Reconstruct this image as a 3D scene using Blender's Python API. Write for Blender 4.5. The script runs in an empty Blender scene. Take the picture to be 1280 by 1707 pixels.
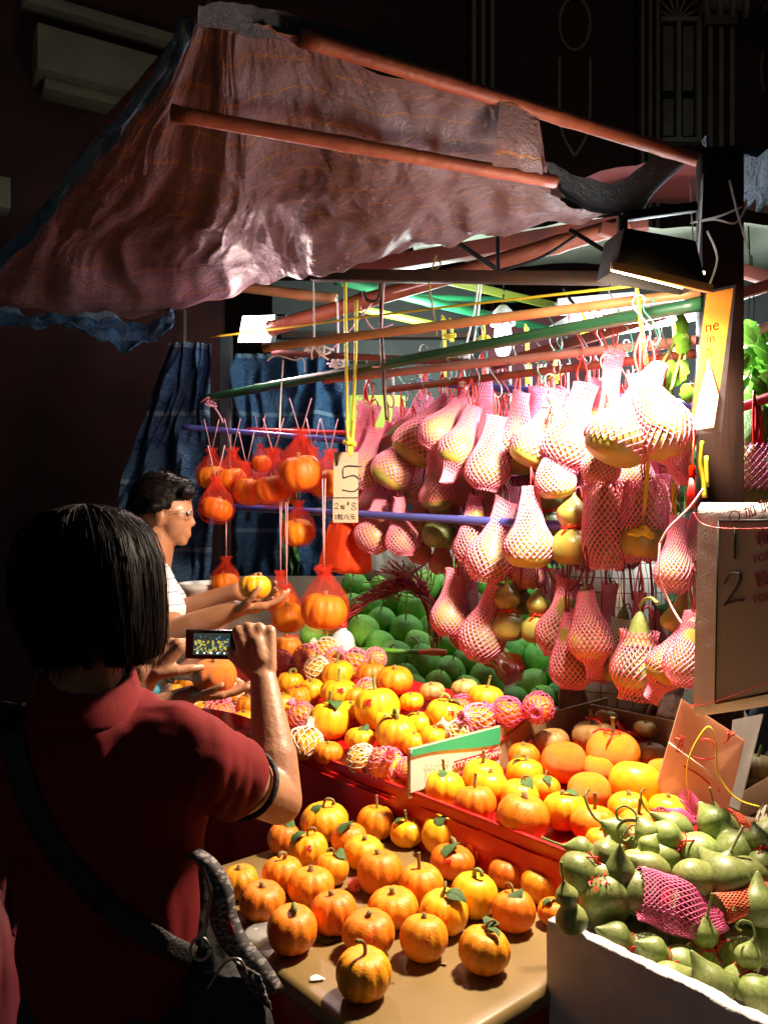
import bpy, bmesh, math, random
from mathutils import Vector, Matrix, Euler, noise
from mathutils.bvhtree import BVHTree
R = math.radians; PI = math.pi; sin = math.sin; cos = math.cos
rnd = random.Random(7)
sc = bpy.context.scene; C = sc.collection

# ---------------------------------------------------------------- camera, sky, exposure, stall lamps
F = 1350.0; CX = 640.0; CY = 853.5; EYE = 1.6
cam = bpy.data.cameras.new('camera'); camo = bpy.data.objects.new('camera', cam); C.objects.link(camo)
camo.location = (0, 0, EYE); camo.rotation_euler = (R(90), 0, 0)
cam.sensor_fit = 'VERTICAL'; cam.sensor_height = 36; cam.lens = 36 * F / 1707; cam.clip_start = .05; cam.clip_end = 200
sc.camera = camo
sc.render.resolution_x = 767; sc.render.resolution_y = 1024
W = bpy.data.worlds.new('World'); sc.world = W; W.use_nodes = True
nt = W.node_tree; nt.nodes.clear()
sky = nt.nodes.new('ShaderNodeTexSky'); sky.sky_type = 'NISHITA'; sky.sun_disc = False
sky.sun_elevation = R(-3); sky.sun_rotation = R(200)
bg = nt.nodes.new('ShaderNodeBackground'); bg.inputs[1].default_value = .36
wo = nt.nodes.new('ShaderNodeOutputWorld'); nt.links.new(sky.outputs[0], bg.inputs[0]); nt.links.new(bg.outputs[0], wo.inputs[0])
sc.view_settings.view_transform = 'Standard'; sc.view_settings.look = 'None'
sc.view_settings.exposure = 0; sc.view_settings.gamma = 1; sc.view_settings.use_curve_mapping = False
sc.cycles.max_bounces = 6; sc.cycles.transparent_max_bounces = 12; sc.cycles.use_denoising = True
sc.cycles.sample_clamp_indirect = 4.0; sc.cycles.caustics_reflective = False; sc.cycles.caustics_refractive = False

def at(px, py, d):
    return Vector(((px - CX) / F * d, d, EYE - (py - CY) / F * d))
UV = Vector((.652, -.758, 0)); NV = Vector((.758, .652, 0)); O0 = Vector((-.209, 1.411, 0))
def tn(t, n, z=0):
    p = O0 + UV * t + NV * n; p.z = z; return p

KEY_P = at(1048, 472, 1.80); KEY_E = 126
LEFT_P = at(427, 548, 3.35); LEFT_E = 40
def lamp(name, loc, e, col, size, kind='POINT', rot=None, **kw):
    l = bpy.data.lights.new(name, kind); l.energy = e; l.color = col
    if kind == 'AREA': l.size = size
    else: l.shadow_soft_size = size
    for k, v in kw.items(): setattr(l, k, v)
    o = bpy.data.objects.new(name, l); C.objects.link(o); o.location = loc
    if rot is not None: o.rotation_euler = rot
    return o
def aim(o, tgt):
    o.rotation_euler = (Vector(tgt) - o.location).to_track_quat('-Z', 'Y').to_euler()
k_ = lamp('key_floodlight_lamp', KEY_P, KEY_E * 2.1, (1, .80, .56), .07, 'SPOT', spot_size=R(168), spot_blend=.3); aim(k_, KEY_P + Vector((-.28, -.12, -1)))
k_ = lamp('corner_floodlight_lamp', LEFT_P + Vector((.05, -.06, -.02)), LEFT_E * 1.5, (1, .76, .68), .06, 'SPOT', spot_size=R(116), spot_blend=.5); aim(k_, LEFT_P + Vector((.5, -.75, -.85)))

lamp('tarp_fill_lamp', KEY_P + Vector((-.03, -.02, -.01)), 24, (1, .78, .60), .08)  # added point lamp at the key floodlight, stands in for spill on the tarpaulin
lamp('tarp_fill_lamp', at(427, 556, 2.95), 5.5, (1, .58, .64), .08)  # added pink-tinted point lamp before the corner floodlight, for glints on the tarpaulin

# ---------------------------------------------------------------- helpers
def tag(o, label=None, cat=None, group=None, kind=None):
    if label: o['label'] = label
    if cat: o['category'] = cat
    if group: o['group'] = group
    if kind: o['kind'] = kind
    return o
def empty(name, label, cat, group=None, loc=(0, 0, 0), kind=None):
    o = bpy.data.objects.new(name, None); C.objects.link(o); o.location = loc; o.empty_display_size = .05
    return tag(o, label, cat, group, kind)
def copy_tree(o, parent=None):
    c = o.copy(); C.objects.link(c); c.parent = parent
    for ch in KIDS.get(o.name, []):
        copy_tree(ch, c)
    return c
KIDS = {}
class MB:
    def __init__(s): s.v = []; s.f = []
    def add(s, vs, fs):
        b = len(s.v); s.v += [tuple(v) for v in vs]; s.f += [tuple(i + b for i in f) for f in fs]; return s
    def box(s, c, d, rot=None, bev=0):
        x, y, z = d[0] / 2, d[1] / 2, d[2] / 2
        m = rot.to_matrix() if isinstance(rot, Euler) else (rot if rot is not None else Matrix.Identity(3))
        vs = [Vector(c) + m @ Vector((a * x, b * y, e * z)) for a in (-1, 1) for b in (-1, 1) for e in (-1, 1)]
        return s.add(vs, [(0, 1, 3, 2), (4, 6, 7, 5), (0, 4, 5, 1), (2, 3, 7, 6), (0, 2, 6, 4), (1, 5, 7, 3)])
    def prism(s, p0, p1, w, h, up=Vector((0, 0, 1))):
        p0 = Vector(p0); p1 = Vector(p1); t = (p1 - p0).normalized(); a = t.cross(up).normalized() * w / 2; b = a.normalized().cross(t).normalized() * h / 2
        vs = [p + i * a + j * b for p in (p0, p1) for i, j in ((-1, -1), (1, -1), (1, 1), (-1, 1))]
        return s.add(vs, [(3, 2, 1, 0), (4, 5, 6, 7), (0, 1, 5, 4), (1, 2, 6, 5), (2, 3, 7, 6), (3, 0, 4, 7)])
    def tube(s, pts, r, n=6, cap=True, flat=1.0):
        pts = [Vector(p) for p in pts]; m = len(pts)
        rr = r if isinstance(r, (list, tuple)) else [r] * m
        t0 = (pts[1] - pts[0]).normalized(); a = t0.orthogonal().normalized(); vs = []
        for i, p in enumerate(pts):
            t = (pts[min(i + 1, m - 1)] - pts[max(i - 1, 0)])
            if t.length < 1e-9: t = t0
            t = t.normalized(); a = (a - t * a.dot(t));
            a = a.normalized() if a.length > 1e-6 else t.orthogonal().normalized()
            b = t.cross(a)
            for k in range(n):
                q = 2 * PI * k / n; vs.append(p + (a * cos(q) + b * sin(q) * flat) * rr[i])
        fs = [(i * n + k, i * n + (k + 1) % n, (i + 1) * n + (k + 1) % n, (i + 1) * n + k) for i in range(m - 1) for k in range(n)]
        if cap: fs += [tuple(range(n))[::-1], tuple((m - 1) * n + k for k in range(n))]
        return s.add(vs, fs)
    def lathe(s, prof, n=24, mod=None, M=None):
        vs = []; fs = []; m = len(prof)
        for i, (r, z) in enumerate(prof):
            for k in range(n):
                q = 2 * PI * k / n; v = Vector((r * cos(q), r * sin(q), z))
                if mod: v = mod(v, q, i)
                if M is not None: v = M @ v
                vs.append(v)
        fs = [(i * n + k, i * n + (k + 1) % n, (i + 1) * n + (k + 1) % n, (i + 1) * n + k) for i in range(m - 1) for k in range(n)]
        return s.add(vs, fs)
    def grid(s, nu, nv, fn, thick=0):
        vs = [Vector(fn(i / nu, j / nv)) for j in range(nv + 1) for i in range(nu + 1)]
        fs = [(j * (nu + 1) + i, j * (nu + 1) + i + 1, (j + 1) * (nu + 1) + i + 1, (j + 1) * (nu + 1) + i) for j in range(nv) for i in range(nu)]
        return s.add(vs, fs)
    def build(s, name, m, parent=None, smooth=True, loc=None, label=None, bev=0, solid=0, sub=0):
        me = bpy.data.meshes.new(name); me.from_pydata(s.v, [], s.f); me.update()
        if bev or solid or sub:
            bm = bmesh.new(); bm.from_mesh(me)
            if solid: bmesh.ops.solidify(bm, geom=bm.faces[:], thickness=solid)
            if bev:
                es = [e for e in bm.edges if len(e.link_faces) == 2 and e.calc_face_angle(0) > .6]
                bmesh.ops.bevel(bm, geom=es, offset=bev, segments=2, affect='EDGES', profile=.6)
            bmesh.ops.recalc_face_normals(bm, faces=bm.faces[:])
            bm.to_mesh(me); bm.free()
        me.materials.append(m)
        if smooth:
            me.polygons.foreach_set('use_smooth', [True] * len(me.polygons))
            if smooth == 'auto' or bev: me.set_sharp_from_angle(angle=R(40))
        return link(name, me, parent, loc, label)
def link(name, me, parent=None, loc=None, label=None):
    o = bpy.data.objects.new(name, me); C.objects.link(o)
    if parent is not None: o.parent = parent; KIDS.setdefault(parent.name, []).append(o)
    if loc is not None: o.location = loc
    if label: o['label'] = label
    return o
def pin(o):
    """keep mesh written in world coordinates where it is although its parent empty stands at the thing's base"""
    if o.parent is not None and o.type in ('MESH', 'FONT'): o.location = o.location - (o.parent.location if o.parent.parent is None else Vector())
    return o
def catmull(pts, n):
    out = []; m = len(pts)
    for i in range(m - 1):
        p0, p1, p2, p3 = pts[max(i - 1, 0)], pts[i], pts[i + 1], pts[min(i + 2, m - 1)]
        for j in range(n):
            t = j / n
            out.append(tuple(.5 * ((2 * b) + (-a + c) * t + (2 * a - 5 * b + 4 * c - d) * t * t + (-a + 3 * b - 3 * c + d) * t ** 3) for a, b, c, d in zip(p0, p1, p2, p3)))
    out.append(tuple(pts[-1])); return out
def cv(*pts, n=6): return [Vector(p) for p in catmull([tuple(p) for p in pts], n)]
def evaluated(o, name=None):
    dg = bpy.context.evaluated_depsgraph_get(); dg.update()
    me = bpy.data.meshes.new_from_object(o.evaluated_get(dg)); me.name = name or o.name; return me

# ---------------------------------------------------------------- materials
def rgb(h):
    h = h.lstrip('#'); c = [int(h[i:i + 2], 16) / 255 for i in (0, 2, 4)]
    return tuple(x / 12.92 if x < .04045 else ((x + .055) / 1.055) ** 2.4 for x in c)
def mat(name, col, rough=.5, col2=None, nscale=8, vary=.0, hue=0.0, bump=0, bscale=40, spec=.5, metal=0, emit=None, es=0, trans=0, alpha=1, coat=0, sheen=0, sss=0, stretch=None, thin=0):
    m = bpy.data.materials.new(name); m.use_nodes = True; n = m.node_tree.nodes; l = m.node_tree.links
    b = n['Principled BSDF']
    b.inputs['Base Color'].default_value = (*col, 1); b.inputs['Roughness'].default_value = rough
    b.inputs['Specular IOR Level'].default_value = spec; b.inputs['Metallic'].default_value = metal
    b.inputs['Coat Weight'].default_value = coat; b.inputs['Transmission Weight'].default_value = trans; b.inputs['Alpha'].default_value = alpha
    b.inputs['Sheen Weight'].default_value = sheen
    if sss: b.inputs['Subsurface Weight'].default_value = sss; b.inputs['Subsurface Radius'].default_value = (.02, .008, .003); b.inputs['Subsurface Scale'].default_value = .8
    tc = n.new('ShaderNodeTexCoord'); src = tc.outputs['Object']
    if stretch:
        mp = n.new('ShaderNodeMapping'); mp.inputs['Scale'].default_value = stretch; l.new(src, mp.inputs[0]); src = mp.outputs[0]
    out = None
    if col2 is not None:
        t = n.new('ShaderNodeTexNoise'); t.inputs['Scale'].default_value = nscale; t.inputs['Detail'].default_value = 5; l.new(src, t.inputs[0])
        if vary:
            oi = n.new('ShaderNodeObjectInfo'); t.noise_dimensions = '4D'; mu = n.new('ShaderNodeMath'); mu.operation = 'MULTIPLY'; mu.inputs[1].default_value = 20
            l.new(oi.outputs['Random'], mu.inputs[0]); l.new(mu.outputs[0], t.inputs['W'])
        r = n.new('ShaderNodeMapRange'); r.inputs[1].default_value = .35; r.inputs[2].default_value = .65; l.new(t.outputs[0], r.inputs[0])
        mx = n.new('ShaderNodeMix'); mx.data_type = 'RGBA'; mx.inputs[6].default_value = (*col, 1); mx.inputs[7].default_value = (*col2, 1)
        l.new(r.outputs[0], mx.inputs[0]); out = mx.outputs[2]
    if vary:
        oi = n.new('ShaderNodeObjectInfo'); hs = n.new('ShaderNodeHueSaturation')
        if out: l.new(out, hs.inputs['Color'])
        else: hs.inputs['Color'].default_value = (*col, 1)
        a = n.new('ShaderNodeMapRange'); a.inputs[3].default_value = 1 - vary; a.inputs[4].default_value = 1 + vary; l.new(oi.outputs['Random'], a.inputs[0]); l.new(a.outputs[0], hs.inputs['Value'])
        if hue:
            f = n.new('ShaderNodeMath'); f.operation = 'FRACT'; g = n.new('ShaderNodeMath'); g.operation = 'MULTIPLY'; g.inputs[1].default_value = 7.31
            l.new(oi.outputs['Random'], g.inputs[0]); l.new(g.outputs[0], f.inputs[0])
            a = n.new('ShaderNodeMapRange'); a.inputs[3].default_value = .5 - hue; a.inputs[4].default_value = .5 + hue; l.new(f.outputs[0], a.inputs[0]); l.new(a.outputs[0], hs.inputs['Hue'])
        out = hs.outputs[0]
    if out: l.new(out, b.inputs['Base Color'])
    if bump:
        t = n.new('ShaderNodeTexNoise'); t.inputs['Scale'].default_value = bscale; t.inputs['Detail'].default_value = 4; l.new(src, t.inputs[0])
        bp = n.new('ShaderNodeBump'); bp.inputs['Strength'].default_value = min(1, bump); bp.inputs['Distance'].default_value = .004; l.new(t.outputs[0], bp.inputs['Height']); l.new(bp.outputs[0], b.inputs['Normal'])
    if emit: b.inputs['Emission Color'].default_value = (*emit, 1); b.inputs['Emission Strength'].default_value = es
    return m
def thin_mat(name, col, rough=.4, tr=.5, clear=0.0, bump=0, bscale=40, col2=None, weave=0):
    """thin sheet: diffuse + translucent + gloss, optionally partly see-through (plastic film, mesh bag)"""
    m = mat(name, col, rough, col2=col2, bump=bump, bscale=bscale); n = m.node_tree.nodes; l = m.node_tree.links
    b = n['Principled BSDF']; o = n['Material Output']
    t = n.new('ShaderNodeBsdfTranslucent'); mx = n.new('ShaderNodeMixShader'); mx.inputs[0].default_value = tr
    if b.inputs['Base Color'].links: l.new(b.inputs['Base Color'].links[0].from_socket, t.inputs[0])
    else: t.inputs[0].default_value = (*col, 1)
    l.new(b.outputs[0], mx.inputs[1]); l.new(t.outputs[0], mx.inputs[2]); s = mx.outputs[0]
    if clear or weave:
        tt = n.new('ShaderNodeBsdfTransparent'); m2 = n.new('ShaderNodeMixShader'); m2.inputs[0].default_value = clear
        l.new(s, m2.inputs[1]); l.new(tt.outputs[0], m2.inputs[2]); s = m2.outputs[0]
        if weave:
            tc = n.new('ShaderNodeTexCoord'); acc = None
            for ax in (0, 1):
                w = n.new('ShaderNodeTexWave'); w.wave_type = 'BANDS'; w.bands_direction = 'DIAGONAL'; w.inputs['Scale'].default_value = weave
                mp = n.new('ShaderNodeMapping'); mp.inputs['Scale'].default_value = (1, 1, 1 if ax else -1); l.new(tc.outputs['Object'], mp.inputs[0]); l.new(mp.outputs[0], w.inputs[0])
                if acc is None: acc = w.outputs['Fac']
                else:
                    q = n.new('ShaderNodeMath'); q.operation = 'MAXIMUM'; l.new(acc, q.inputs[0]); l.new(w.outputs['Fac'], q.inputs[1]); acc = q.outputs[0]
            rr = n.new('ShaderNodeMapRange'); rr.inputs[1].default_value = .55; rr.inputs[2].default_value = .95; rr.inputs[3].default_value = clear + .2; rr.inputs[4].default_value = clear - .25; l.new(acc, rr.inputs[0]); l.new(rr.outputs[0], m2.inputs[0])
    l.new(s, o.inputs[0]); return m

M = {}
M['pumpkin'] = mat('pumpkin_skin', (.72, .205, .005), .44, col2=(.76, .28, .010), nscale=7, vary=.15, hue=.016, bump=.3, bscale=30, sss=.0)
M['yellowp'] = mat('yellow_pumpkin_skin', (.84, .44, .012), .40, col2=(.82, .33, .010), nscale=5, vary=.10, hue=.012, bump=.10, bscale=30)
M['orangep'] = mat('orange_mandarin_skin', (.78, .19, .004), .42, col2=(.80, .25, .008), nscale=9, vary=.1, hue=.01, bump=.7, bscale=220)
M['squash'] = mat('brown_squash_skin', (.45, .24, .07), .45, col2=(.50, .33, .12), nscale=6, vary=.15, bump=.2, bscale=40)
M['stem'] = mat('dry_stem', (.20, .13, .05), .8, col2=(.30, .23, .09), nscale=60, bump=.6, bscale=200)
M['gstem'] = mat('green_stem', (.16, .22, .05), .6, col2=(.28, .30, .08), nscale=40, bump=.5, bscale=180)
M['leaf'] = mat('leaf_green', (.035, .10, .022), .5, col2=(.06, .14, .03), nscale=30, bump=.5, bscale=90)
M['sticker'] = mat('red_foil', (.62, .012, .010), .3)
M['pomelo'] = mat('green_pomelo_skin', (.085, .32, .03), .42, col2=(.15, .40, .05), nscale=11, vary=.25, hue=.015, bump=.5, bscale=260, spec=.5)
M['gourdg'] = mat('green_gourd_skin', (.15, .21, .045), .40, col2=(.27, .31, .11), nscale=22, vary=.28, hue=.015, bump=.15, bscale=60)
M['gourdy'] = mat('yellow_gourd_skin', (.50, .36, .07), .38, col2=(.40, .36, .08), nscale=6, vary=.15, hue=.02, bump=.12, bscale=50)
M['gourdb'] = mat('ripe_gourd_skin', (.42, .27, .05), .38, col2=(.20, .22, .05), nscale=4, vary=.15, bump=.12, bscale=50)
M['pinknet'] = mat('pink_foam', (.88, .27, .42), .6, vary=.05)
M['deepnet'] = mat('magenta_foam', (.74, .12, .30), .6, vary=.05)
M['whitenet'] = mat('white_foam', (.84, .78, .68), .6)
M['rednet'] = mat('red_foam', (.80, .14, .06), .6)
M['bagnet'] = thin_mat('red_mesh_bag', (.80, .045, .012), .8, .4, .80, weave=60)
M['redribbon'] = mat('red_ribbon', (.62, .015, .012), .35)
M['darkred'] = mat('dark_red_string', (.22, .015, .02), .5)
M['yellowstring'] = mat('yellow_raffia', (.75, .62, .04), .45)
M['whitestring'] = mat('white_string', (.75, .70, .66), .6)
M['pinkstring'] = mat('pink_string', (.75, .35, .42), .5)
M['wire'] = mat('hook_wire', (.30, .30, .30), .35, metal=.8)
M['wireg'] = mat('coated_green_wire', (.03, .22, .16), .35)
M['wirer'] = mat('coated_red_wire', (.5, .02, .02), .35)
M['bamboo'] = mat('bamboo', (.42, .19, .07), .42, col2=(.55, .30, .12), nscale=10, bump=.3, bscale=60)
M['redbamboo'] = mat('reddish_and_red_lit_bamboo', (.19, .040, .020), .58, col2=(.27, .075, .03), nscale=14, bump=.6, bscale=60)  # red lamp light on the high tarpaulin poles is put into this colour
M['greenpole'] = mat('green_bamboo', (.02, .20, .08), .35, col2=(.03, .26, .10), nscale=9)
M['darkgreen'] = mat('dark_green_pole', (.015, .07, .035), .35, col2=(.02, .12, .05), nscale=6)
M['limepole'] = mat('lime_pole', (.32, .42, .05), .4)
M['bluepole'] = mat('blue_pole', (.06, .07, .30), .35)
M['redpole'] = mat('red_pole', (.40, .02, .03), .35)
M['pinkpole'] = mat('pale_pink_pole', (.50, .24, .22), .4, col2=(.42, .16, .13), nscale=8)
M['steel'] = mat('dark_steel', (.05, .04, .035), .45, metal=.6, col2=(.10, .05, .03), nscale=12)
M['rustbeam'] = mat('rusty_red_beam', (.22, .05, .03), .5, col2=(.12, .04, .03), nscale=8, bump=.3)
M['black'] = mat('black_metal', (.003, .003, .003), .6, spec=.15)
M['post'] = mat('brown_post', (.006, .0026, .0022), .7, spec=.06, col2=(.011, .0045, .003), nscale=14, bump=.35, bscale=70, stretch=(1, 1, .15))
M['table'] = mat('worn_tabletop', (.23, .155, .058), .4, col2=(.18, .12, .042), nscale=6, bump=.12, bscale=18)
M['redcloth'] = mat('red_plastic_cloth', (.50, .010, .012), .30, col2=(.40, .008, .010), nscale=6, bump=.25, bscale=14)
M['card'] = mat('brown_cardboard', (.36, .22, .11), .8, col2=(.30, .18, .09), nscale=10, bump=.15, bscale=60)
M['cardwhite'] = mat('cardboard_white_print', (.72, .68, .58), .55)
M['cardgreen'] = mat('cardboard_green_print', (.02, .36, .18), .5)
M['cardred'] = mat('cardboard_red_print', (.60, .03, .06), .5)
M['foam'] = mat('styrofoam', (.74, .68, .70), .7, col2=(.64, .58, .60), nscale=14, bump=.55, bscale=160)
M['paper'] = mat('price_card_paper', (.36, .28, .20), .6)
M['pinkcard'] = thin_mat('salmon_card', (.84, .60, .48), .5, .6)
M['glasscard'] = thin_mat('clear_plastic_plate', (.55, .55, .55), .2, .3, .5)
M['ink'] = mat('black_ink', (.02, .02, .025), .5)
M['blueink'] = mat('blue_ink', (.02, .04, .25), .5)
M['redink'] = mat('red_ink', (.62, .03, .02), .5)
M['orangeink'] = mat('orange_ink', (.30, .004, .0), .5)
M['greypaper'] = mat('grey_notice_paper', (.26, .25, .25), .6, col2=(.22, .21, .21), nscale=5)
M['yellowpaper'] = thin_mat('yellow_banner_paper', (.52, .19, .0), .6, .5)
M['bannerglare'] = thin_mat('banner_glare_white', (.90, .82, .66), .5, .7)  # white of the lamp glare on the yellow banner
M['film'] = thin_mat('clear_film', (.12, .10, .11), .12, .1, .93)
M['orangebag'] = thin_mat('orange_plastic_bag', (.85, .08, .02), .22, .4, .06, bump=.5, bscale=20)
M['redbag'] = thin_mat('red_plastic_bag', (.75, .04, .02), .25, .4, .15, bump=.6, bscale=25)
M['sack'] = mat('grey_sack', (.22, .18, .13), .7, col2=(.15, .12, .09), nscale=12, bump=.8, bscale=25)
M['bucket'] = mat('white_bucket_plastic', (.70, .66, .66), .35)
M['jug'] = mat('milky_jug_plastic', (.62, .66, .74), .3)
M['redcap'] = mat('red_cap', (.5, .02, .02), .4)
M['straw'] = mat('dark_red_raffia', (.38, .010, .035), .35)
M['knifeg'] = mat('green_handle_plastic', (.10, .32, .03), .35)
M['knifeo'] = mat('orange_wood_handle', (.55, .16, .04), .45)
M['skin'] = mat('skin', (.36, .175, .10), .45, col2=(.31, .145, .085), nscale=14, bump=.25, bscale=120)
M['skinm'] = mat('tanned_skin', (.36, .165, .09), .42, col2=(.31, .135, .075), nscale=14, bump=.25, bscale=120)
M['hair'] = mat('black_hair', (.004, .0025, .0025), .5, spec=.09, bump=.45, bscale=60, stretch=(6, 6, .25))
M['redshirt'] = mat('red_polo_cloth', (.16, .007, .010), .85, col2=(.125, .0055, .008), nscale=9, bump=.12, bscale=400, spec=.2)
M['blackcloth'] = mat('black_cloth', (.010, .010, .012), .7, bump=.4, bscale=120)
M['strap'] = mat('black_webbing', (.006, .006, .007), .6, bump=.6, bscale=300)
M['denim'] = mat('dark_trousers', (.012, .014, .025), .8)
M['bluecloth'] = mat('light_blue_cloth', (.12, .42, .62), .7)
M['khaki'] = mat('brown_trousers', (.16, .10, .06), .8)
M['leather'] = mat('brown_leather', (.30, .10, .05), .45)
M['silver'] = mat('silver_metal', (.6, .58, .55), .25, metal=1)
M['chrome'] = mat('dull_chrome', (.35, .34, .33), .3, metal=.9)
M['screenbody'] = mat('phone_body', (.008, .008, .010), .2)
M['bulb'] = mat('lit_bulb', (.9, .9, .9), .4, emit=(.86, 1, .97), es=7)
M['tube'] = mat('lit_tube', (.9, .9, .9), .4, emit=(.85, .95, 1), es=5)
M['floodglass'] = mat('lit_flood_glass', (.9, .9, .9), .4, emit=(1, .80, .72), es=24)
M['floodkey'] = mat('lit_flood_glass_warm', (.9, .9, .9), .4, emit=(1, .74, .42), es=20)
M['lampwhite'] = mat('lamp_porcelain', (.7, .7, .7), .3)
M['lit_rim'] = mat('yellow_lit_rim', (.55, .30, .06), .5)  # yellow lamp light put into the colour of the housing rim
M['redwall'] = mat('red_plaster', (.06, .010, .007), .7, col2=(.035, .007, .006), nscale=3, bump=.3)
M['cream'] = mat('cream_stucco', (.30, .26, .17), .7, col2=(.22, .19, .125), nscale=3, bump=.4, bscale=30)
M['shutter'] = mat('shutter_paint', (.36, .33, .25), .6, col2=(.30, .27, .2), nscale=6)
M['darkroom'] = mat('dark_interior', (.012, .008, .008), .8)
M['canvasw'] = thin_mat('pale_canvas', (.50, .55, .42), .6, .4, bump=.3, bscale=10)
M['redcanvas'] = thin_mat('red_canvas', (.13, .008, .008), .6, .3)
M['pavement'] = mat('dark_pavement', (.06, .055, .05), .8, col2=(.045, .04, .04), nscale=5, bump=.4)
M['greenboard'] = mat('lime_board', (.30, .38, .02), .5)
M['maroon'] = mat('maroon_panel', (.10, .012, .02), .6)
M['backwall'] = mat('grey_back_wall', (.10, .11, .10), .7, col2=(.07, .08, .075), nscale=3)
M['wood'] = mat('rough_board', (.16, .09, .05), .7, col2=(.12, .07, .04), nscale=12, bump=.4, stretch=(1, 1, .2))
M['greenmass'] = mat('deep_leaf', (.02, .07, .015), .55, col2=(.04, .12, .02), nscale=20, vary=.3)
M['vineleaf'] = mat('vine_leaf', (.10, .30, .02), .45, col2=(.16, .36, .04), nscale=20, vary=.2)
M['chayote'] = mat('wrinkled_green_fruit', (.16, .30, .04), .45, col2=(.10, .22, .03), nscale=14, vary=.2, bump=1, bscale=60)

for k_ in ('yellowpaper', 'bannerglare', 'orangeink', 'film'): M[k_].node_tree.nodes['Principled BSDF'].inputs['Specular IOR Level'].default_value = 0; M[k_].node_tree.nodes['Principled BSDF'].inputs['Roughness'].default_value = .9
def tarp_mat(name, under, over, stripe, stripe_scale=6.0, rough=.32):
    m = bpy.data.materials.new(name); m.use_nodes = True; n = m.node_tree.nodes; l = m.node_tree.links; b = n['Principled BSDF']; o = n['Material Output']
    ua = n.new('ShaderNodeAttribute'); ua.attribute_name = 'flat'; sp = n.new('ShaderNodeSeparateXYZ'); l.new(ua.outputs['Vector'], sp.inputs[0])
    def math_(op, a, bb=None, v=None):
        q = n.new('ShaderNodeMath'); q.operation = op; l.new(a, q.inputs[0])
        if bb is not None: l.new(bb, q.inputs[1])
        if v is not None: q.inputs[1].default_value = v
        return q.outputs[0]
    fr = math_('FRACT', math_('MULTIPLY', sp.outputs[1], v=stripe_scale)); st = math_('LESS_THAN', fr, v=.07)
    nz = n.new('ShaderNodeTexNoise'); nz.inputs['Scale'].default_value = 5; nz.inputs['Detail'].default_value = 6; l.new(ua.outputs['Vector'], nz.inputs[0])
    mx = n.new('ShaderNodeMix'); mx.data_type = 'RGBA'; mx.inputs[6].default_value = (*under, 1); mx.inputs[7].default_value = (*[c * .62 for c in under], 1); l.new(nz.outputs[0], mx.inputs[0])
    m3 = n.new('ShaderNodeMix'); m3.data_type = 'RGBA'; m3.inputs[7].default_value = (*stripe, 1); l.new(mx.outputs[2], m3.inputs[6]); l.new(math_('MULTIPLY', st, v=.75), m3.inputs[0])
    ge = n.new('ShaderNodeNewGeometry'); m4 = n.new('ShaderNodeMix'); m4.data_type = 'RGBA'; m4.inputs[6].default_value = (*over, 1)
    l.new(m3.outputs[2], m4.inputs[7]); l.new(ge.outputs['Backfacing'], m4.inputs[0]); l.new(m4.outputs[2], b.inputs['Base Color'])
    b.inputs['Roughness'].default_value = rough; b.inputs['Specular IOR Level'].default_value = .45
    cr = n.new('ShaderNodeTexNoise'); cr.inputs['Scale'].default_value = 22; cr.inputs['Detail'].default_value = 6; cr.inputs['Roughness'].default_value = .65; cr.inputs['Distortion'].default_value = 1.2; l.new(ua.outputs['Vector'], cr.inputs[0])
    w1 = n.new('ShaderNodeTexWave'); w1.bands_direction = 'X'; w1.inputs['Scale'].default_value = 95; l.new(ua.outputs['Vector'], w1.inputs[0])
    w2 = n.new('ShaderNodeTexWave'); w2.bands_direction = 'Y'; w2.inputs['Scale'].default_value = 95; l.new(ua.outputs['Vector'], w2.inputs[0])
    wv = math_('ADD', w1.outputs['Fac'], w2.outputs['Fac'])
    b1 = n.new('ShaderNodeBump'); b1.inputs['Strength'].default_value = .9; b1.inputs['Distance'].default_value = .03; l.new(cr.outputs[0], b1.inputs['Height'])
    c2_ = n.new('ShaderNodeTexNoise'); c2_.inputs['Scale'].default_value = 70; c2_.inputs['Detail'].default_value = 3; c2_.inputs['Distortion'].default_value = 2; l.new(ua.outputs['Vector'], c2_.inputs[0]); b0 = n.new('ShaderNodeBump'); b0.inputs['Strength'].default_value = .8; b0.inputs['Distance'].default_value = .018; l.new(c2_.outputs[0], b0.inputs['Height']); l.new(b0.outputs[0], b1.inputs['Normal'])
    b2 = n.new('ShaderNodeBump'); b2.inputs['Strength'].default_value = .45; b2.inputs['Distance'].default_value = .0022; l.new(wv, b2.inputs['Height']); l.new(b1.outputs[0], b2.inputs['Normal']); l.new(b2.outputs[0], b.inputs['Normal'])
    return m
M['tarp'] = tarp_mat('striped_tarpaulin', (.31, .205, .235), (.10, .20, .40), (.50, .24, .07), 7.0, .40)
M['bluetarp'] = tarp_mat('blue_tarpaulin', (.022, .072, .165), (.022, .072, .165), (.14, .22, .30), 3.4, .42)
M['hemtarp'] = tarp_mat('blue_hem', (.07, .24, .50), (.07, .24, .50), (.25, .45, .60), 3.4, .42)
M['greytarp'] = tarp_mat('grey_blue_tarpaulin', (.10, .13, .17), (.04, .06, .11), (.10, .13, .17), 3.4, .4)
# ---------------------------------------------------------------- setting: ground and shophouses
def plane_obj(name, pts, m, parent=None, kind=None, label=None, smooth=False):
    mb = MB(); mb.add(pts, [tuple(range(len(pts)))]); o = mb.build(name, m, parent, smooth=smooth, label=label)
    if kind: o['kind'] = kind
    return o
plane_obj('ground', [(-40, -30, 0), (40, -30, 0), (40, 60, 0), (-40, 60, 0)], M['pavement'], kind='structure')

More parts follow.
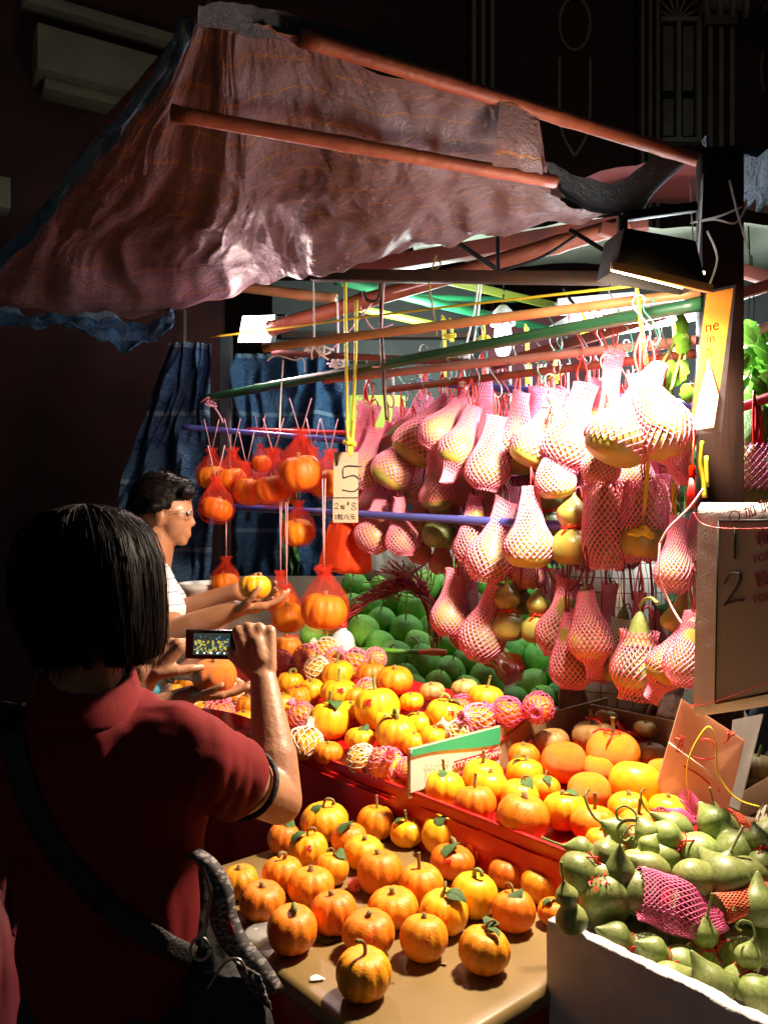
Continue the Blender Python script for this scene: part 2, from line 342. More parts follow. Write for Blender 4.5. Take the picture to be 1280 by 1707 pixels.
FY = 8.0
sh = empty('shophouse', 'dark red shophouse front with cream striped pilasters and shuttered windows above the stall', 'building', loc=(0, FY, 0))
def fx(px): return (px - CX) / F * FY
def fz(py): return EYE - (py - CY) / F * FY
def fbox(mb, x0, y0, x1, y1, dep=.06, off=0):
    mb.box(((fx(x0) + fx(x1)) / 2, FY - off - dep / 2, (fz(y0) + fz(y1)) / 2), (fx(x1) - fx(x0), dep, abs(fz(y0) - fz(y1)))); return mb
pin(MB().box((3.0, FY + .2, 4.0), (14, .4, 8)).build('wall', M['redwall'], sh, smooth=False))
def pilaster(x0, x1, ytop, ybot, ns=3):
    p = pin(fbox(MB(), x0, ytop, x1, ybot, .14, .002).build('pilaster', M['redwall'], sh, bev=.01))
    w = (x1 - x0) / (ns * 2 - 1 + 1)
    for k in range(ns):
        a = x0 + w * .5 + k * 2 * w * (x1 - x0 - w) / ((ns * 2 - 1) * w) * .98
        o = fbox(MB(), a, ytop, a + w * .8, ybot, .03, .146).build('pilaster_strip', M['cream'], p, bev=.006); o.location = -sh.location + Vector(); o.location = (0, 0, 0); 
    return p
for a in ((780, 826, -200, 560, 3), (1056, 1094, -200, 560, 3), (1164, 1218, 62, 560, 3), (1270, 1320, 62, 560, 3), (516, 562, -200, 300, 3)): pilaster(*a)
for x in (1192, 1296):
    mb = MB(); 
    for k, (w, y) in enumerate(((76, 0), (64, 20), (50, 40))): fbox(mb, x - w / 2, y - 3, x + w / 2, y + 17, .22 - k * .03, .002)
    for k in range(4): mb.tube(cv((fx(x - 30 + k * 20), FY - .26, fz(58)), (fx(x - 36 + k * 22), FY - .30, fz(38)), (fx(x - 30 + k * 20), FY - .26, fz(28)), (fx(x - 24 + k * 18), FY - .24, fz(38))), .03, 6)
    pin(mb.build('capital', M['cream'], sh, bev=.01))
def shutter_window(x0, x1, y0, y1, ns, arch=False):
    w = pin(fbox(MB(), x0, y0, x1, y1, .03, .002).build('window', M['darkroom'], sh, smooth=False))
    mb = MB(); t = 7
    for a in ((x0 - t, y0 - t, x0, y1 + t), (x1, y0 - t, x1 + t, y1 + t), (x0, y0 - t, x1, y0), (x0, y1, x1, y1 + t), ((x0 + x1) / 2 - 3, y0, (x0 + x1) / 2 + 3, y1)): fbox(mb, *a, .09, .004)
    mb.build('window_frame', M['shutter'], w, smooth=False)
    for side in (0, 1):
        a = x0 + 5 if side == 0 else (x0 + x1) / 2 + 8; b = (x0 + x1) / 2 - 8 if side == 0 else x1 - 5
        mids = [(y0 + 6, y0 + (y1 - y0) * .6), (y0 + (y1 - y0) * .66, y1 - 6)]
        for (s0, s1) in mids:
            k = s0
            while k < s1 - 4:
                bx = MB().box(((fx(a) + fx(b)) / 2, FY - .055, fz(k + 3)), (fx(b) - fx(a), .012, .042), Euler((R(35), 0, 0))); bx.build('slat', M['shutter'], w, smooth=False)
                k += 6.6
for a in ((588, 712, -60, 106, 1), (1096, 1156, 44, 236, 1)): shutter_window(*a)
# fan light over the second window
fan = MB(); cxf, cyf = (fx(1126), fz(36))
fan.tube([(cxf + .30 * cos(q), FY - .04, cyf + .32 * sin(q)) for q in [PI * i / 16 for i in range(17)]], .03, 6)
for i in range(1, 8): fan.tube([(cxf, FY - .04, cyf), (cxf + .28 * cos(PI * i / 8), FY - .04, cyf + .30 * sin(PI * i / 8))], .012, 5)
pin(fan.build('fanlight', M['shutter'], sh))
orn = MB()
orn.tube([(fx(957) + .15 * cos(q), FY - .02, fz(42) + .26 * sin(q)) for q in [2 * PI * i / 28 for i in range(29)]], .018, 6)
for s in (-1, 1): orn.tube(cv((fx(957) + s * .15, FY - .02, fz(98)), (fx(957) + s * .15, FY - .02, fz(180)), (fx(957) + s * .12, FY - .02, fz(225)), (fx(957), FY - .02, fz(262))), .018, 6)
pin(orn.build('wall_moulding', M['cream'], sh))
orn = MB(); orn.tube([(fx(1290) + .14 * cos(q), FY - .02, fz(120) + .3 * sin(q)) for q in [2 * PI * i / 28 for i in range(29)]], .018, 6); pin(orn.build('wall_moulding', M['cream'], sh))
# left house running away from the street corner
lh = empty('corner_house', 'dark house wall with two worn cream ledges beside the tarpaulin', 'building', loc=(-3.4, 5.6, 0))
a0 = Vector((-3.25, 5.55, 0)); dr = Vector((.86, .5, 0)); nr = Vector((.5, -.86, 0))
def lprism(z0, z1, s0, s1, dep, m, name):
    p0 = a0 + dr * s0; p1 = a0 + dr * s1
    return pin(MB().prism(p0 + Vector((0, 0, (z0 + z1) / 2)) + nr * dep / 2, p1 + Vector((0, 0, (z0 + z1) / 2)) + nr * dep / 2, dep, z1 - z0).build(name, m, lh, bev=.012))
pin(MB().prism(a0 + Vector((-.6, -.35, 4)) - nr * .25, a0 + dr * 5.2 + Vector((0, 0, 4)) - nr * .25, .5, 8).build('wall', M['redwall'], lh, smooth=False))
lprism(4.72, 5.04, .78, 3.0, .30, M['cream'], 'ledge'); lprism(4.64, 4.715, .84, 3.0, .2, M['cream'], 'ledge')
lprism(5.25, 5.33, .7, 3.2, .16, M['cream'], 'ledge'); lprism(3.73, 3.95, -.5, .62, .2, M['cream'], 'ledge')

# back of the stall: panels seen through the poles
bw = empty('stall_back_wall', 'grey and maroon panel wall behind the hanging fruit', 'wall', loc=(.8, 5.2, 0))
for (x0, x1, y0, y1, d, m) in ((455, 800, 470, 760, 4.9, 'backwall'), (800, 1010, 520, 760, 4.6, 'maroon'), (1000, 1330, 470, 1000, 4.4, 'backwall'), (560, 1000, 760, 1100, 5.0, 'darkroom')):
    p = at((x0 + x1) / 2, (y0 + y1) / 2, d); pin(MB().box(p, ((x1 - x0) / F * d, .05, (y1 - y0) / F * d)).build('panel', M[m], bw, smooth=False))
p = at(620, 690, 4.4); pin(MB().box(p, (.36, .03, .2)).build('board', M['greenboard'], bw, smooth=False, label='lime green board'))
for (x0, x1, yy) in ((470, 800, 560), (560, 900, 600), (820, 1130, 545)):
    p = at((x0 + x1) / 2, yy, 4.8); pin(MB().box(p, ((x1 - x0) / F * 4.8, .08, .03)).build('shelf_rail', M['steel'], bw, smooth=False))
# pale canvas roof sheets over the middle of the stall
def sheet(name, c, nu, nv, m, amp=.03, sc_=2.0, parent=None, label=None, seed=0, flat=None, fine=0, crease=0):
    """bilinear or finer cloth through a net of points with folds, c = rows of world points"""
    rows = [catmull([tuple(p) for p in r], max(2, nu // max(1, len(r) - 1))) for r in c]
    cols = list(zip(*rows)); cols = [catmull(list(cc), max(2, nv // max(1, len(cc) - 1))) for cc in cols]
    nu = len(cols) - 1; nv = len(cols[0]) - 1; vs = []; fl = []
    for j in range(nv + 1):
        for i in range(nu + 1):
            p = Vector(cols[i][j]); u = i / nu; v = j / nv
            q = Vector((u * sc_ * 3 + seed, v * sc_ + seed * 1.7, seed)); d = noise.noise(q) * amp + noise.noise(q * 3.1) * amp * .35
            if fine: d += fine * noise.noise(Vector((u * 26 + seed, v * 7, 3))) * (.3 + v)
            if crease:
                w_ = Vector((u * 24 + 1.2 * noise.noise(Vector((u * 8, v * 6, 1))), v * 4.5, seed)); d += crease * (abs(noise.noise(w_)) + .6 * abs(noise.noise(w_ * 2.3)) + .35 * abs(noise.noise(w_ * 5.1)) - .5)
            vs.append(p + Vector((d * .3, -d * .4, d))); fl.append((u * flat[0], v * flat[1], 0) if flat else (u, v, 0))
    fs = [(j * (nu + 1) + i, j * (nu + 1) + i + 1, (j + 1) * (nu + 1) + i + 1, (j + 1) * (nu + 1) + i) for j in range(nv) for i in range(nu)]
    mb = MB(); mb.add(vs, fs); o = mb.build(name, m, parent, label=label)
    at_ = o.data.attributes.new('flat', 'FLOAT_VECTOR', 'POINT'); at_.data.foreach_set('vector', [x for f in fl for x in f])
    return o
o = sheet('canvas_sheet', [[at(690, 395, 3.6), at(800, 385, 3.4), at(1040, 372, 3.1), at(1290, 380, 2.9)], [at(690, 440, 4.6), at(800, 438, 4.6), at(1060, 440, 4.6), at(1300, 450, 4.6)]], 24, 12, M['canvasw'], .05, 2); tag(o, 'pale green canvas ceiling lit from below behind the crossed beams', 'canvas roof')
o = sheet('canvas_sheet', [[at(880, 312, 2.9), at(1000, 285, 2.9), at(1160, 262, 2.8), at(1300, 270, 2.8)], [at(900, 330, 3.4), at(1030, 330, 3.4), at(1170, 345, 3.3), at(1300, 350, 3.3)]], 16, 8, M['redcanvas'], .03, 2); tag(o, 'red canvas awning strip above the black lamp housing', 'awning')
o = sheet('tarpaulin', [[at(1168, 235, 2.2), at(1220, 262, 2.2), at(1300, 250, 2.2)], [at(1195, 300, 2.3), at(1240, 290, 2.3), at(1300, 300, 2.3)], [at(1205, 322, 2.35), at(1256, 345, 2.35), at(1300, 330, 2.35)]], 16, 14, M['greytarp'], .05, 3, flat=(.3, .2)); tag(o, 'dark crumpled tarpaulin end bundled over the top of the brown post', 'tarpaulin')

# ---------------------------------------------------------------- the big tarpaulin
top = [(325, 22, 1.45), (332, 22, 1.45), (345, 24, 1.46), (380, 40, 1.50), (440, 55, 1.53), (545, 78, 1.60), (690, 118, 1.70), (800, 150, 1.76), (900, 195, 1.84)]
mid = [(150, 235, 2.0), (215, 265, 2.0), (290, 290, 2.02), (380, 300, 1.98), (455, 290, 1.95), (560, 275, 1.90), (690, 270, 1.90), (800, 265, 1.93), (912, 292, 2.0)]
low = [(40, 380, 2.6), (120, 405, 2.6), (220, 420, 2.6), (360, 410, 2.35), (440, 385, 2.28), (560, 370, 2.15), (690, 345, 2.08), (800, 340, 2.06), (930, 330, 2.06)]
bot = [(-70, 500, 3.05), (60, 522, 3.05), (235, 528, 3.1), (372, 500, 2.9), (470, 468, 2.66), (560, 452, 2.48), (690, 415, 2.36), (815, 400, 2.26), (1010, 356, 2.12)]
tb = empty('tarpaulin', 'large brown striped tarpaulin roof slung over bamboo poles above the whole stall', 'tarpaulin', loc=(0, 2, 0))
o = pin(sheet('sheet', [[at(*p) for p in r] for r in (top, mid, low, bot)], 280, 210, M['tarp'], .035, 2.0, tb, seed=3.3, flat=(1.6, 1.9), fine=.017, crease=.0075))
# blue hem turned out along the open edges
hem = [(300, 30, 1.44), (262, 112, 1.6), (150, 245, 1.99), (80, 330, 2.3), (30, 395, 2.6), (-70, 480, 3.0)]
o = pin(sheet('hem', [[at(x, y, d) for x, y, d in hem], [at(x + 26 - i * 3, y + 14, d) for i, (x, y, d) in enumerate(hem)]], 40, 4, M['hemtarp'], .02, 5, tb, seed=1, flat=(1.6, .04)))
hem = [(-60, 502), (40, 525), (140, 530), (235, 532), (290, 522)]
hlo = [(-60, 540), (40, 543), (130, 546), (218, 584), (292, 540)]
o = pin(sheet('hem', [[at(x, y, 3.06) for x, y in hem], [at(x, y, 3.0) for x, y in hlo]], 36, 10, M['hemtarp'], .04, 4, tb, seed=5, flat=(1.2, .2)))
o = pin(sheet('hem', [[at(832, 168, 1.78), at(862, 176, 1.80), at(893, 186, 1.84)], [at(828, 225, 1.80), at(860, 230, 1.82), at(898, 240, 1.86)], [at(820, 276, 1.84), at(862, 282, 1.86), at(905, 290, 1.9)]], 16, 16, M['tarp'], .004, 2, tb, seed=9, flat=(.12, .2)))
o = pin(sheet('hem', [[at(905, 270, 1.98), at(960, 290, 2.02), at(1020, 306, 2.05), at(1060, 285, 2.05), at(1096, 250, 2.08)], [at(925, 305, 2.0), at(975, 332, 2.04), at(1030, 350, 2.06), at(1068, 325, 2.08), at(1150, 262, 2.12)], [at(935, 320, 1.98), at(985, 352, 2.02), at(1040, 358, 2.03), at(1072, 350, 2.08), at(1080, 320, 2.14)]], 32, 12, M['greytarp'], .008, 2, tb, seed=4, flat=(.5, .3)))
o = pin(sheet('hem', [[at(330, 6, 1.42), at(420, 8, 1.5), at(560, 45, 1.62), at(700, 88, 1.74)], [at(330, 42, 1.45), at(440, 62, 1.54), at(560, 76, 1.62), at(700, 106, 1.72)]], 24, 8, M['greytarp'], .012, 2, tb, seed=7, flat=(.6, .2)))

# blue tarpaulin curtains at the back left
def curtain(label, xs, ytop, ybot, d, folds=8, amp=.05, m='bluetarp', seed=0, slant=0):
    def f(u, v):
        x = xs[0] + (xs[1] - xs[0]) * u + slant * v * (1 - u); y = ytop + (ybot - ytop) * v
        p = at(x, y, d); ph = u * folds * 2 * PI
        p.y += amp * .55 * sin(ph + noise.noise(Vector((u * 4, v * 2.5, seed))) * 5) * (.4 + noise.noise(Vector((u * 2, v * 2, seed + 9)))) + .10 * noise.noise(Vector((u * 5, v * 3.5, seed))) + .04 * noise.noise(Vector((u * 13 + v * 4, v * 9, seed))); p.x += .02 * noise.noise(Vector((u * 5, v * 5, seed + 4))); return p
    mb = MB(); mb.grid(70, 50, f); o = mb.build('tarpaulin_curtain', M[m]); at_ = o.data.attributes.new('flat', 'FLOAT_VECTOR', 'POINT')
    h = abs(ybot - ytop) / F * d; w = abs(xs[1] - xs[0]) / F * d
    at_.data.foreach_set('vector', [x for j in range(51) for i in range(71) for x in (i / 70 * w, j / 50 * h, 0)])
    return tag(o, label, 'tarpaulin')
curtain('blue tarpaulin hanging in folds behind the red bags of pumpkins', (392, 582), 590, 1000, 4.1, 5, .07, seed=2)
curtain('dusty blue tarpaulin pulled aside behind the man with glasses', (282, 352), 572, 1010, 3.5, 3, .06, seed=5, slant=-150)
curtain('narrow green cloth hanging between the blue tarpaulins', (470, 500), 820, 960, 3.95, 2, .03, 'leaf', seed=8)
o = MB().box(at(170, 900, 5.0), (1.5, .1, 3.4)).build('dark_screen', M['redwall'], smooth=False); tag(o, 'dark red hoarding between the house wall and the stall', 'hoarding')

# ---------------------------------------------------------------- poles, beams, post
def knot_pole(name, label, a, b, r, m, n=10, node=.3, sag=0.0, cat='pole', parent=None, r2=None):
    a = Vector(a); b = Vector(b); L = (b - a).length; k = max(14, int(L / .04)); pts = []; rr = []
    for i in range(k + 1):
        t = i / k; p = a.lerp(b, t); p.z -= sag * 4 * t * (1 - t); pts.append(p); q = (t * L / (node or 1)) % 1
        rr.append((r + ((r2 or r) - r) * t) * (1.12 if (q < .045 or q > .955) and node else 1.0))
    o = MB().tube(pts, rr, n).build(name, M[m], parent)
    if parent is None: tag(o, label, cat)
    return o
knot_pole('bamboo_pole', 'long red-lit bamboo pole carrying the outer edge of the big tarpaulin', at(500, 62, 1.57), at(1200, 278, 2.13), .0165, 'redbamboo', node=.33)
knot_pole('bamboo_pole', 'shorter red-lit bamboo pole under the middle of the big tarpaulin', at(285, 188, 1.62), at(925, 303, 1.94), .0155, 'redbamboo', node=.36)
knot_pole('bamboo_pole', 'thick orange bamboo beam rising behind the strings towards the black lamp housing', at(450, 548, 3.3), at(1050, 372, 2.7), .03, 'redbamboo', node=.4)
knot_pole('bamboo_pole', 'short thick bamboo stub just above the white corner floodlight', at(395, 478, 3.5), at(560, 498, 3.35), .022, 'bamboo')
knot_pole('bamboo_pole', 'tan bamboo pole with a white string tied at its cut end', at(440, 580, 2.62), at(1180, 486, 1.98), .0135, 'bamboo', node=.28)
knot_pole('bamboo_pole', 'thin brown bamboo pole just under the tan one', at(455, 588, 2.95), at(820, 606, 2.7), .012, 'rustbeam')
knot_pole('hanging_pole', 'bright to dark green pole on which the hooks of pink netted gourds hang', at(340, 665, 3.38), at(1170, 506, 1.93), .0165, 'darkgreen', node=.35)
knot_pole('hanging_pole', 'pale pink pole just under the green pole', at(540, 634, 2.9), at(1170, 566, 2.05), .013, 'pinkpole')
knot_pole('hanging_pole', 'red-brown pole lowest of those above the netted gourds', at(640, 650, 2.85), at(1170, 588, 2.1), .012, 'redbamboo')
knot_pole('hanging_pole', 'lilac metal pole showing behind the brightest netted gourds', at(700, 636, 3.0), at(1170, 676, 2.3), .014, 'bluepole', node=0)
knot_pole('hanging_pole', 'blue and silver pole over the bagged pumpkins', at(305, 712, 3.25), at(582, 735, 3.2), .012, 'bluepole', node=0)
knot_pole('hanging_pole', 'red pole beside the blue one over the bagged pumpkins', at(410, 716, 3.35), at(585, 722, 3.3), .010, 'redpole', node=0)
knot_pole('hanging_pole', 'dark blue steel bar level with the price card', at(380, 845, 3.42), at(1168, 889, 2.02), .0145, 'bluepole', node=0)
knot_pole('green_pole', 'glossy emerald pole slanting towards the bare bulb', at(560, 466, 3.6), at(940, 556, 4.2), .022, 'greenpole', node=.5)
knot_pole('green_pole', 'second emerald pole just under the slanting one', at(600, 492, 3.9), at(860, 500, 4.3), .015, 'greenpole', node=.5)
knot_pole('lime_pole', 'yellow-green pole slanting down behind the tan bamboo', at(730, 464, 3.4), at(1000, 528, 4.0), .018, 'limepole', node=0)
knot_pole('lime_pole', 'lime pole low behind the yellow string', at(570, 508, 3.8), at(740, 545, 4.1), .018, 'limepole', node=0)
def beam(name, label, a, b, w, h, m): return tag(MB().prism(a, b, w, h).build(name, M[m], bev=.003), label, 'beam')
beam('steel_beam', 'long black steel beam running level below the tarpaulin', at(520, 459, 2.6), at(1160, 466, 2.3), .035, .035, 'steel')
beam('steel_beam', 'rusty red roof beam crossing above the level steel beam', at(560, 455, 3.3), at(1080, 368, 2.9), .05, .06, 'rustbeam')
beam('steel_brace', 'thin diagonal steel brace joined to the black beam', at(752, 398, 2.5), at(830, 450, 2.55), .014, .012, 'black')
beam('steel_brace', 'short upright steel strut standing on the black beam', at(829, 386, 2.5), at(830, 452, 2.5), .014, .012, 'black')
beam('steel_brace', 'thin steel brace running up to the black lamp housing', at(950, 383, 2.5), at(1030, 432, 2.35), .014, .012, 'black')
beam('steel_beam', 'dark beam passing behind the brown post', at(1000, 380, 2.6), at(1330, 480, 2.6), .03, .04, 'rustbeam')
beam('steel_beam', 'maroon beam under the green pole', at(820, 610, 2.6), at(1300, 470, 2.2), .02, .03, 'rustbeam')
pz = at(1204, 300, 1.97)
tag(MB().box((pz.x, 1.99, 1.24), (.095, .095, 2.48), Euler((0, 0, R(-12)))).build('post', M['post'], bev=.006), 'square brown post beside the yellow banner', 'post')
tag(MB().prism(at(300, 516, 3.6) , at(300, 1300, 3.6), .05, .05, Vector((0, 1, 0))).build('post', M['steel'], bev=.004), 'grey steel upright behind the man with glasses', 'post')
tag(MB().prism(at(378, 560, 4.3), at(378, 1100, 4.3), .06, .06, Vector((0, 1, 0))).build('post', M['chrome'], bev=.004), 'metal upright behind the white corner floodlight', 'post')
tag(MB().prism((-1.15, 1.55, 0), (-1.15, 1.55, 2.4), .04, .04, Vector((0, 1, 0))).build('post', M['steel'], bev=.004), 'thin steel stall post near the striped tarpaulin edge', 'post')

# ---------------------------------------------------------------- lamps
def local(o, p): return Vector(p)
fl = empty('floodlight', 'glaring white floodlight in the corner under the tarpaulin edge', 'floodlight', loc=LEFT_P)
rt = Euler((R(-12), R(4), R(-24))); m3 = rt.to_matrix()
MB().box((0, .03, 0), (.17, .05, .13), rt).build('housing', M['black'], fl, bev=.006)
MB().box(m3 @ Vector((0, .002, 0)), (.155, .004, .115), rt).build('glass', M['floodglass'], fl, smooth=False)
MB().tube([m3 @ Vector((-.085, .03, 0)), m3 @ Vector((-.085, .07, .09)), m3 @ Vector((.085, .07, .09)), m3 @ Vector((.085, .03, 0))], .005, 6).build('bracket', M['steel'], fl)
fl = empty('floodlight', 'large black lamp housing seen from behind beside the brown post', 'floodlight', loc=at(1100, 420, 1.80))
hb = MB(); base = fl.location
c_ = [at(1040, 378, 1.74), at(1160, 400, 1.74), at(1178, 474, 1.74), at(1025, 450, 1.74)]; c2 = [p + Vector((.0, .16, .02)) for p in c_]
rim = [at(1022, 440, 1.84), at(1185, 492, 1.84)]
hb.add([p - base for p in c_ + c2], [(0, 3, 2, 1), (4, 5, 6, 7), (0, 1, 5, 4), (0, 4, 7, 3), (1, 2, 6, 5)]); hb.build('housing', M['black'], fl, bev=.006)
hb = MB(); hb.prism(at(1020, 444, 1.725) - base, at(1186, 482, 1.725) - base, .012, .018); hb.prism(at(1022, 444, 1.91) - base, at(1184, 482, 1.91) - base, .012, .02)
hb.prism(at(1022, 444, 1.725) - base, at(1022, 444, 1.91) - base, .012, .02); hb.build('rim', M['lit_rim'], fl, bev=.002)
MB().box(at(1092, 452, 1.82) - base, (.18, .12, .006), Euler((0, R(14), 0))).build('glass', M['floodkey'], fl, smooth=False)
hb = MB(); hb.prism(at(1036, 360, 1.8) - base, at(1038, 420, 1.8) - base, .02, .02, Vector((0, 1, 0))); hb.prism(at(1036, 362, 1.8) - base, at(1160, 345, 1.8) - base, .02, .02); hb.build('bracket', M['black'], fl, bev=.003)
hb = MB()
for k in range(0): hb.prism(at(1068 + k * 17, 395 + k * 4, 1.73) - base, at(1064 + k * 17, 440 + k * 5, 1.73) - base, .006, .02, Vector((1, 0, 0)))

def bulb(px, py, d, s, label, e=6):
    r = empty('light_bulb', label, 'light bulb', 'bare bulbs under the stall roof', loc=at(px, py, d))
    MB().lathe([(0, -.09), (.02, -.085), (.03, -.06), (.032, -.02), (.03, .0), (.026, .015), (0, .016)], 16).build('bulb', M['bulb'], r)
    MB().lathe([(.026, .014), (.045, .02), (.046, .04), (.034, .07), (.015, .09), (0, .092)], 16).build('holder', M['lampwhite'], r)
    MB().tube([(0, 0, .09), (.01, 0, .3), (0, 0, .5)], .003, 5).build('cord', M['black'], r); r.scale = (s, s, s)
    lamp('bulb_lamp', at(px, py + 16, d) , e, (.86, 1, .96), .04)
bulb(838, 552, 3.6, 1.25, 'bare white bulb in a porcelain holder above the gourds', 36)
bulb(1246, 580, 3.2, 1.0, 'white bulb shining through leaves behind the brown post', 16)
bulb(1252, 628, 3.0, .9, 'white bulb lower among the leaves behind the brown post', 10)
def ftube(p, q, label, e, w=.06):
    c = (Vector(p) + Vector(q)) / 2; r = empty('fluorescent_lamp', label, 'strip light', 'strip lights under the stall roof', loc=c); p = Vector(p) - c; q = Vector(q) - c
    MB().prism(p, q, w, .025).build('casing', M['lampwhite'], r, bev=.004)
    dz = Vector((0, 0, -.035)); MB().tube([p * .96 + dz, q * .96 + dz], .017, 10).build('tube', M['tube'], r)
    for s in (p, q): MB().prism(s * .97 + Vector((0, 0, -.05)), s * .97 + Vector((0, 0, 0)), .03, .02, Vector((0, 1, 0))).build('end_cap', M['lampwhite'], r)
    o = lamp('strip_and_fill_lamp', c + Vector((0, 0, -.08)), e, (.86, .95, 1), .1)
ftube(at(930, 505, 3.3), at(1060, 494, 3.2), 'strip light glowing above the green pole', 26)
ftube(at(1010, 534, 2.52), at(1190, 498, 2.30), 'brightest strip light just beside the yellow banner', 60)
ftube(at(1180, 534, 3.3), at(1330, 560, 3.2), 'strip light glowing behind the brown post', 22)
o = MB().box(at(1080, 520, 3.5), (.8, .5, .02), Euler((R(6), R(-8), 0))).build('ceiling_board', M['lampwhite'], smooth=False); tag(o, 'white ceiling board lit up by the strip lights', 'board')
lamp('strip_and_fill_lamp', at(700, 560, 3.8), 42, (.85, 1, .95), .15)  # added unseen lamp without a fixture, brightens the pomelos at the back
# ---------------------------------------------------------------- mesh library (shared between alike pieces)
LIB = {}
def lib(key, fn):
    if key not in LIB:
        mb, m = fn(); me = bpy.data.meshes.new(key); me.from_pydata(mb.v, [], mb.f); me.update()
        me.materials.append(m); me.polygons.foreach_set('use_smooth', [True] * len(me.polygons)); LIB[key] = me
    return LIB[key]
def part(key, fn, name, parent, loc=None, rot=None, scale=None, label=None):
    o = link(name, lib(key, fn), parent, loc, label)
    if rot is not None: o.rotation_euler = rot
    if scale is not None: o.scale = (scale,) * 3 if isinstance(scale, (int, float)) else scale
    return o
def pk_surf(q, ph, hh, nr, dep, seed):
    """ribbed squat fruit of unit width; ph 0 at the top"""
    r = .5 * (sin(ph) ** .86 if sin(ph) > 0 else 0); z = hh * .5 * cos(ph)
    z -= .085 * math.exp(-(ph / .42) ** 2); z += .05 * math.exp(-((PI - ph) / .4) ** 2)
    g = abs(((q * nr / (2 * PI)) % 1) - .5) * 2; rib = 1 - dep * math.exp(-((1 - g) / .26) ** 2) * min(1, sin(ph) * 1.6) - .015 * (1 - g)
    w = 1 + .03 * noise.noise(Vector((cos(q) * 1.2 + seed, sin(q) * 1.2, ph))) ; r *= rib * w; z *= 1 + .03 * sin(q + seed)
    return Vector((r * cos(q), r * sin(q), z))
SHAPES = {'a': (.84, 10, .105, 1), 'b': (.78, 9, .10, 2), 'c': (.90, 11, .08, 3), 'd': (.72, 12, .11, 4), 'r': (.88, 8, .004, 5), 's': (.68, 10, .09, 6)}
def pk_mesh(shape, m):
    def f():
        hh, nr, dep, sd = SHAPES[shape]; mb = MB(); n = 50; k = 18
        vs = [pk_surf(2 * PI * i / n, PI * j / k, hh, nr, dep, sd) for j in range(k + 1) for i in range(n)]
        fs = [(j * n + i, j * n + n * 0 + (i + 1) % n, (j + 1) * n + (i + 1) % n, (j + 1) * n + i)[::-1] for j in range(k) for i in range(n)]
        mb.add(vs, fs); return mb, M[m]
    return f
def stem_fn(kind, m='stem'):
    def f():
        mb = MB()
        if kind == 'stub': mb.tube([(0, 0, -.04), (0, 0, .05), (.01, 0, .11)], [.10, .05, .055], 7)
        if kind == 'long': mb.tube(cv((0, 0, -.04), (.0, 0, .08), (.03, 0, .2), (.10, .01, .30), (.20, .02, .33)), [.075, .06] + [.035] * 22 + [.045], 6)
        if kind == 'straight': mb.tube(cv((0, 0, -.04), (.0, 0, .1), (.015, 0, .2), (.03, .0, .34)), [.08, .06] + [.038] * 16 + [.05], 6)
        if kind == 'curl': mb.tube(cv((0, 0, -.04), (0, 0, .10), (.05, 0, .19), (.15, .02, .20), (.21, .03, .13), (.16, .03, .10)), [.07, .055] + [.028] * 29, 6)
        if kind == 'hook': mb.tube(cv((0, 0, -.04), (-.03, 0, .09), (.04, 0, .17), (.16, 0, .17), (.19, 0, .07)), [.08, .07] + [.05] * 23, 6)
        return mb, M[m]
    return f
def leaf_fn(m='leaf', sh=1, cu=0):
    def f():
        mb = MB(); nu, nv = 6, 9
        def g(u, v):
            w = .20 * sh * sin(PI * min(1, v * 1.02)) ** .7 * (1 - .35 * v) * (1 + .12 * (int(v * 9) % 2)); x = (u - .5) * 2 * w
            return (x, -.04 - .42 * v, .06 + .10 * sin(v * 2.4) - .9 * x * x + .05 * abs(x) - .16 * v * v + .012 * sin(v * 40) * abs(x) * 4 + cu * .05 * sin(v * PI) * (1 if x > 0 else -.6) * abs(x) * 4 - .05 * cu * v * v)
        mb.grid(nu, nv, g); mb.tube([g(.5, v / 8) for v in range(9)], .008, 4); return mb, M[m]
    return f
GLYPH = [[(-1, .9), (-.6, .6)], [(-1, .2), (-.55, .1)], [(-1, -.9), (-.6, -.3)], [(-.3, .8), (.2, .8)], [(-.05, .8), (-.05, -.2)], [(-.35, -.3), (.25, -.15)], [(.4, 1), (.4, -.1), (1, -.1), (.95, -.8), (.7, -.95)], [(.4, .95), (.95, .95), (.95, .45), (.4, .45)], [(.3, -.5), (.6, -.55)], [(.2, -.8), (.5, -.85)]]
def sticker_fn(shape, kind):
    def f():
        hh, nr, dep, sd = SHAPES[shape]; mb = MB()
        def sp(a, b, off=1.012): return pk_surf(-PI / 2 + a, PI * .5 - b, hh, nr, 0.0, sd) * off
        if kind == 'ink':
            for st in GLYPH: mb.tube([sp(x * .16, .42 + y * .16, 1.01) for x, y in st], .017, 5, flat=.6)
        else:
            for k in range(14):
                a = rnd.uniform(-.22, .22); b = .4 + rnd.uniform(-.22, .22); q = [sp(a + rnd.uniform(-.09, .09), b + rnd.uniform(-.09, .09), 1.01 + rnd.uniform(0, .03)) for _ in range(3)]; mb.add(q, [(0, 1, 2)])
        return mb, M['sticker']
    return f
def net_strands(mb, prof, N, twist, rs, wob=.0, n=4, mod=None):
    """two families of crossing foam strands on a surface of revolution"""
    m = len(prof); L = [0]
    for i in range(1, m): L.append(L[-1] + math.hypot(prof[i][0] - prof[i - 1][0], prof[i][1] - prof[i - 1][1]))
    for fam in (1, -1):
        for k in range(N):
            q0 = 2 * PI * k / N; pts = []
            for i, (r, z) in enumerate(prof):
                q = q0 + fam * (twist * L[i] / L[-1]) + wob * sin(i * 1.3 + k * 2); p = Vector(((r + .004 * fam) * cos(q), (r + .004 * fam) * sin(q), z))
                pts.append(mod(p) if mod else p)
            mb.tube(pts, rs, n, cap=False)
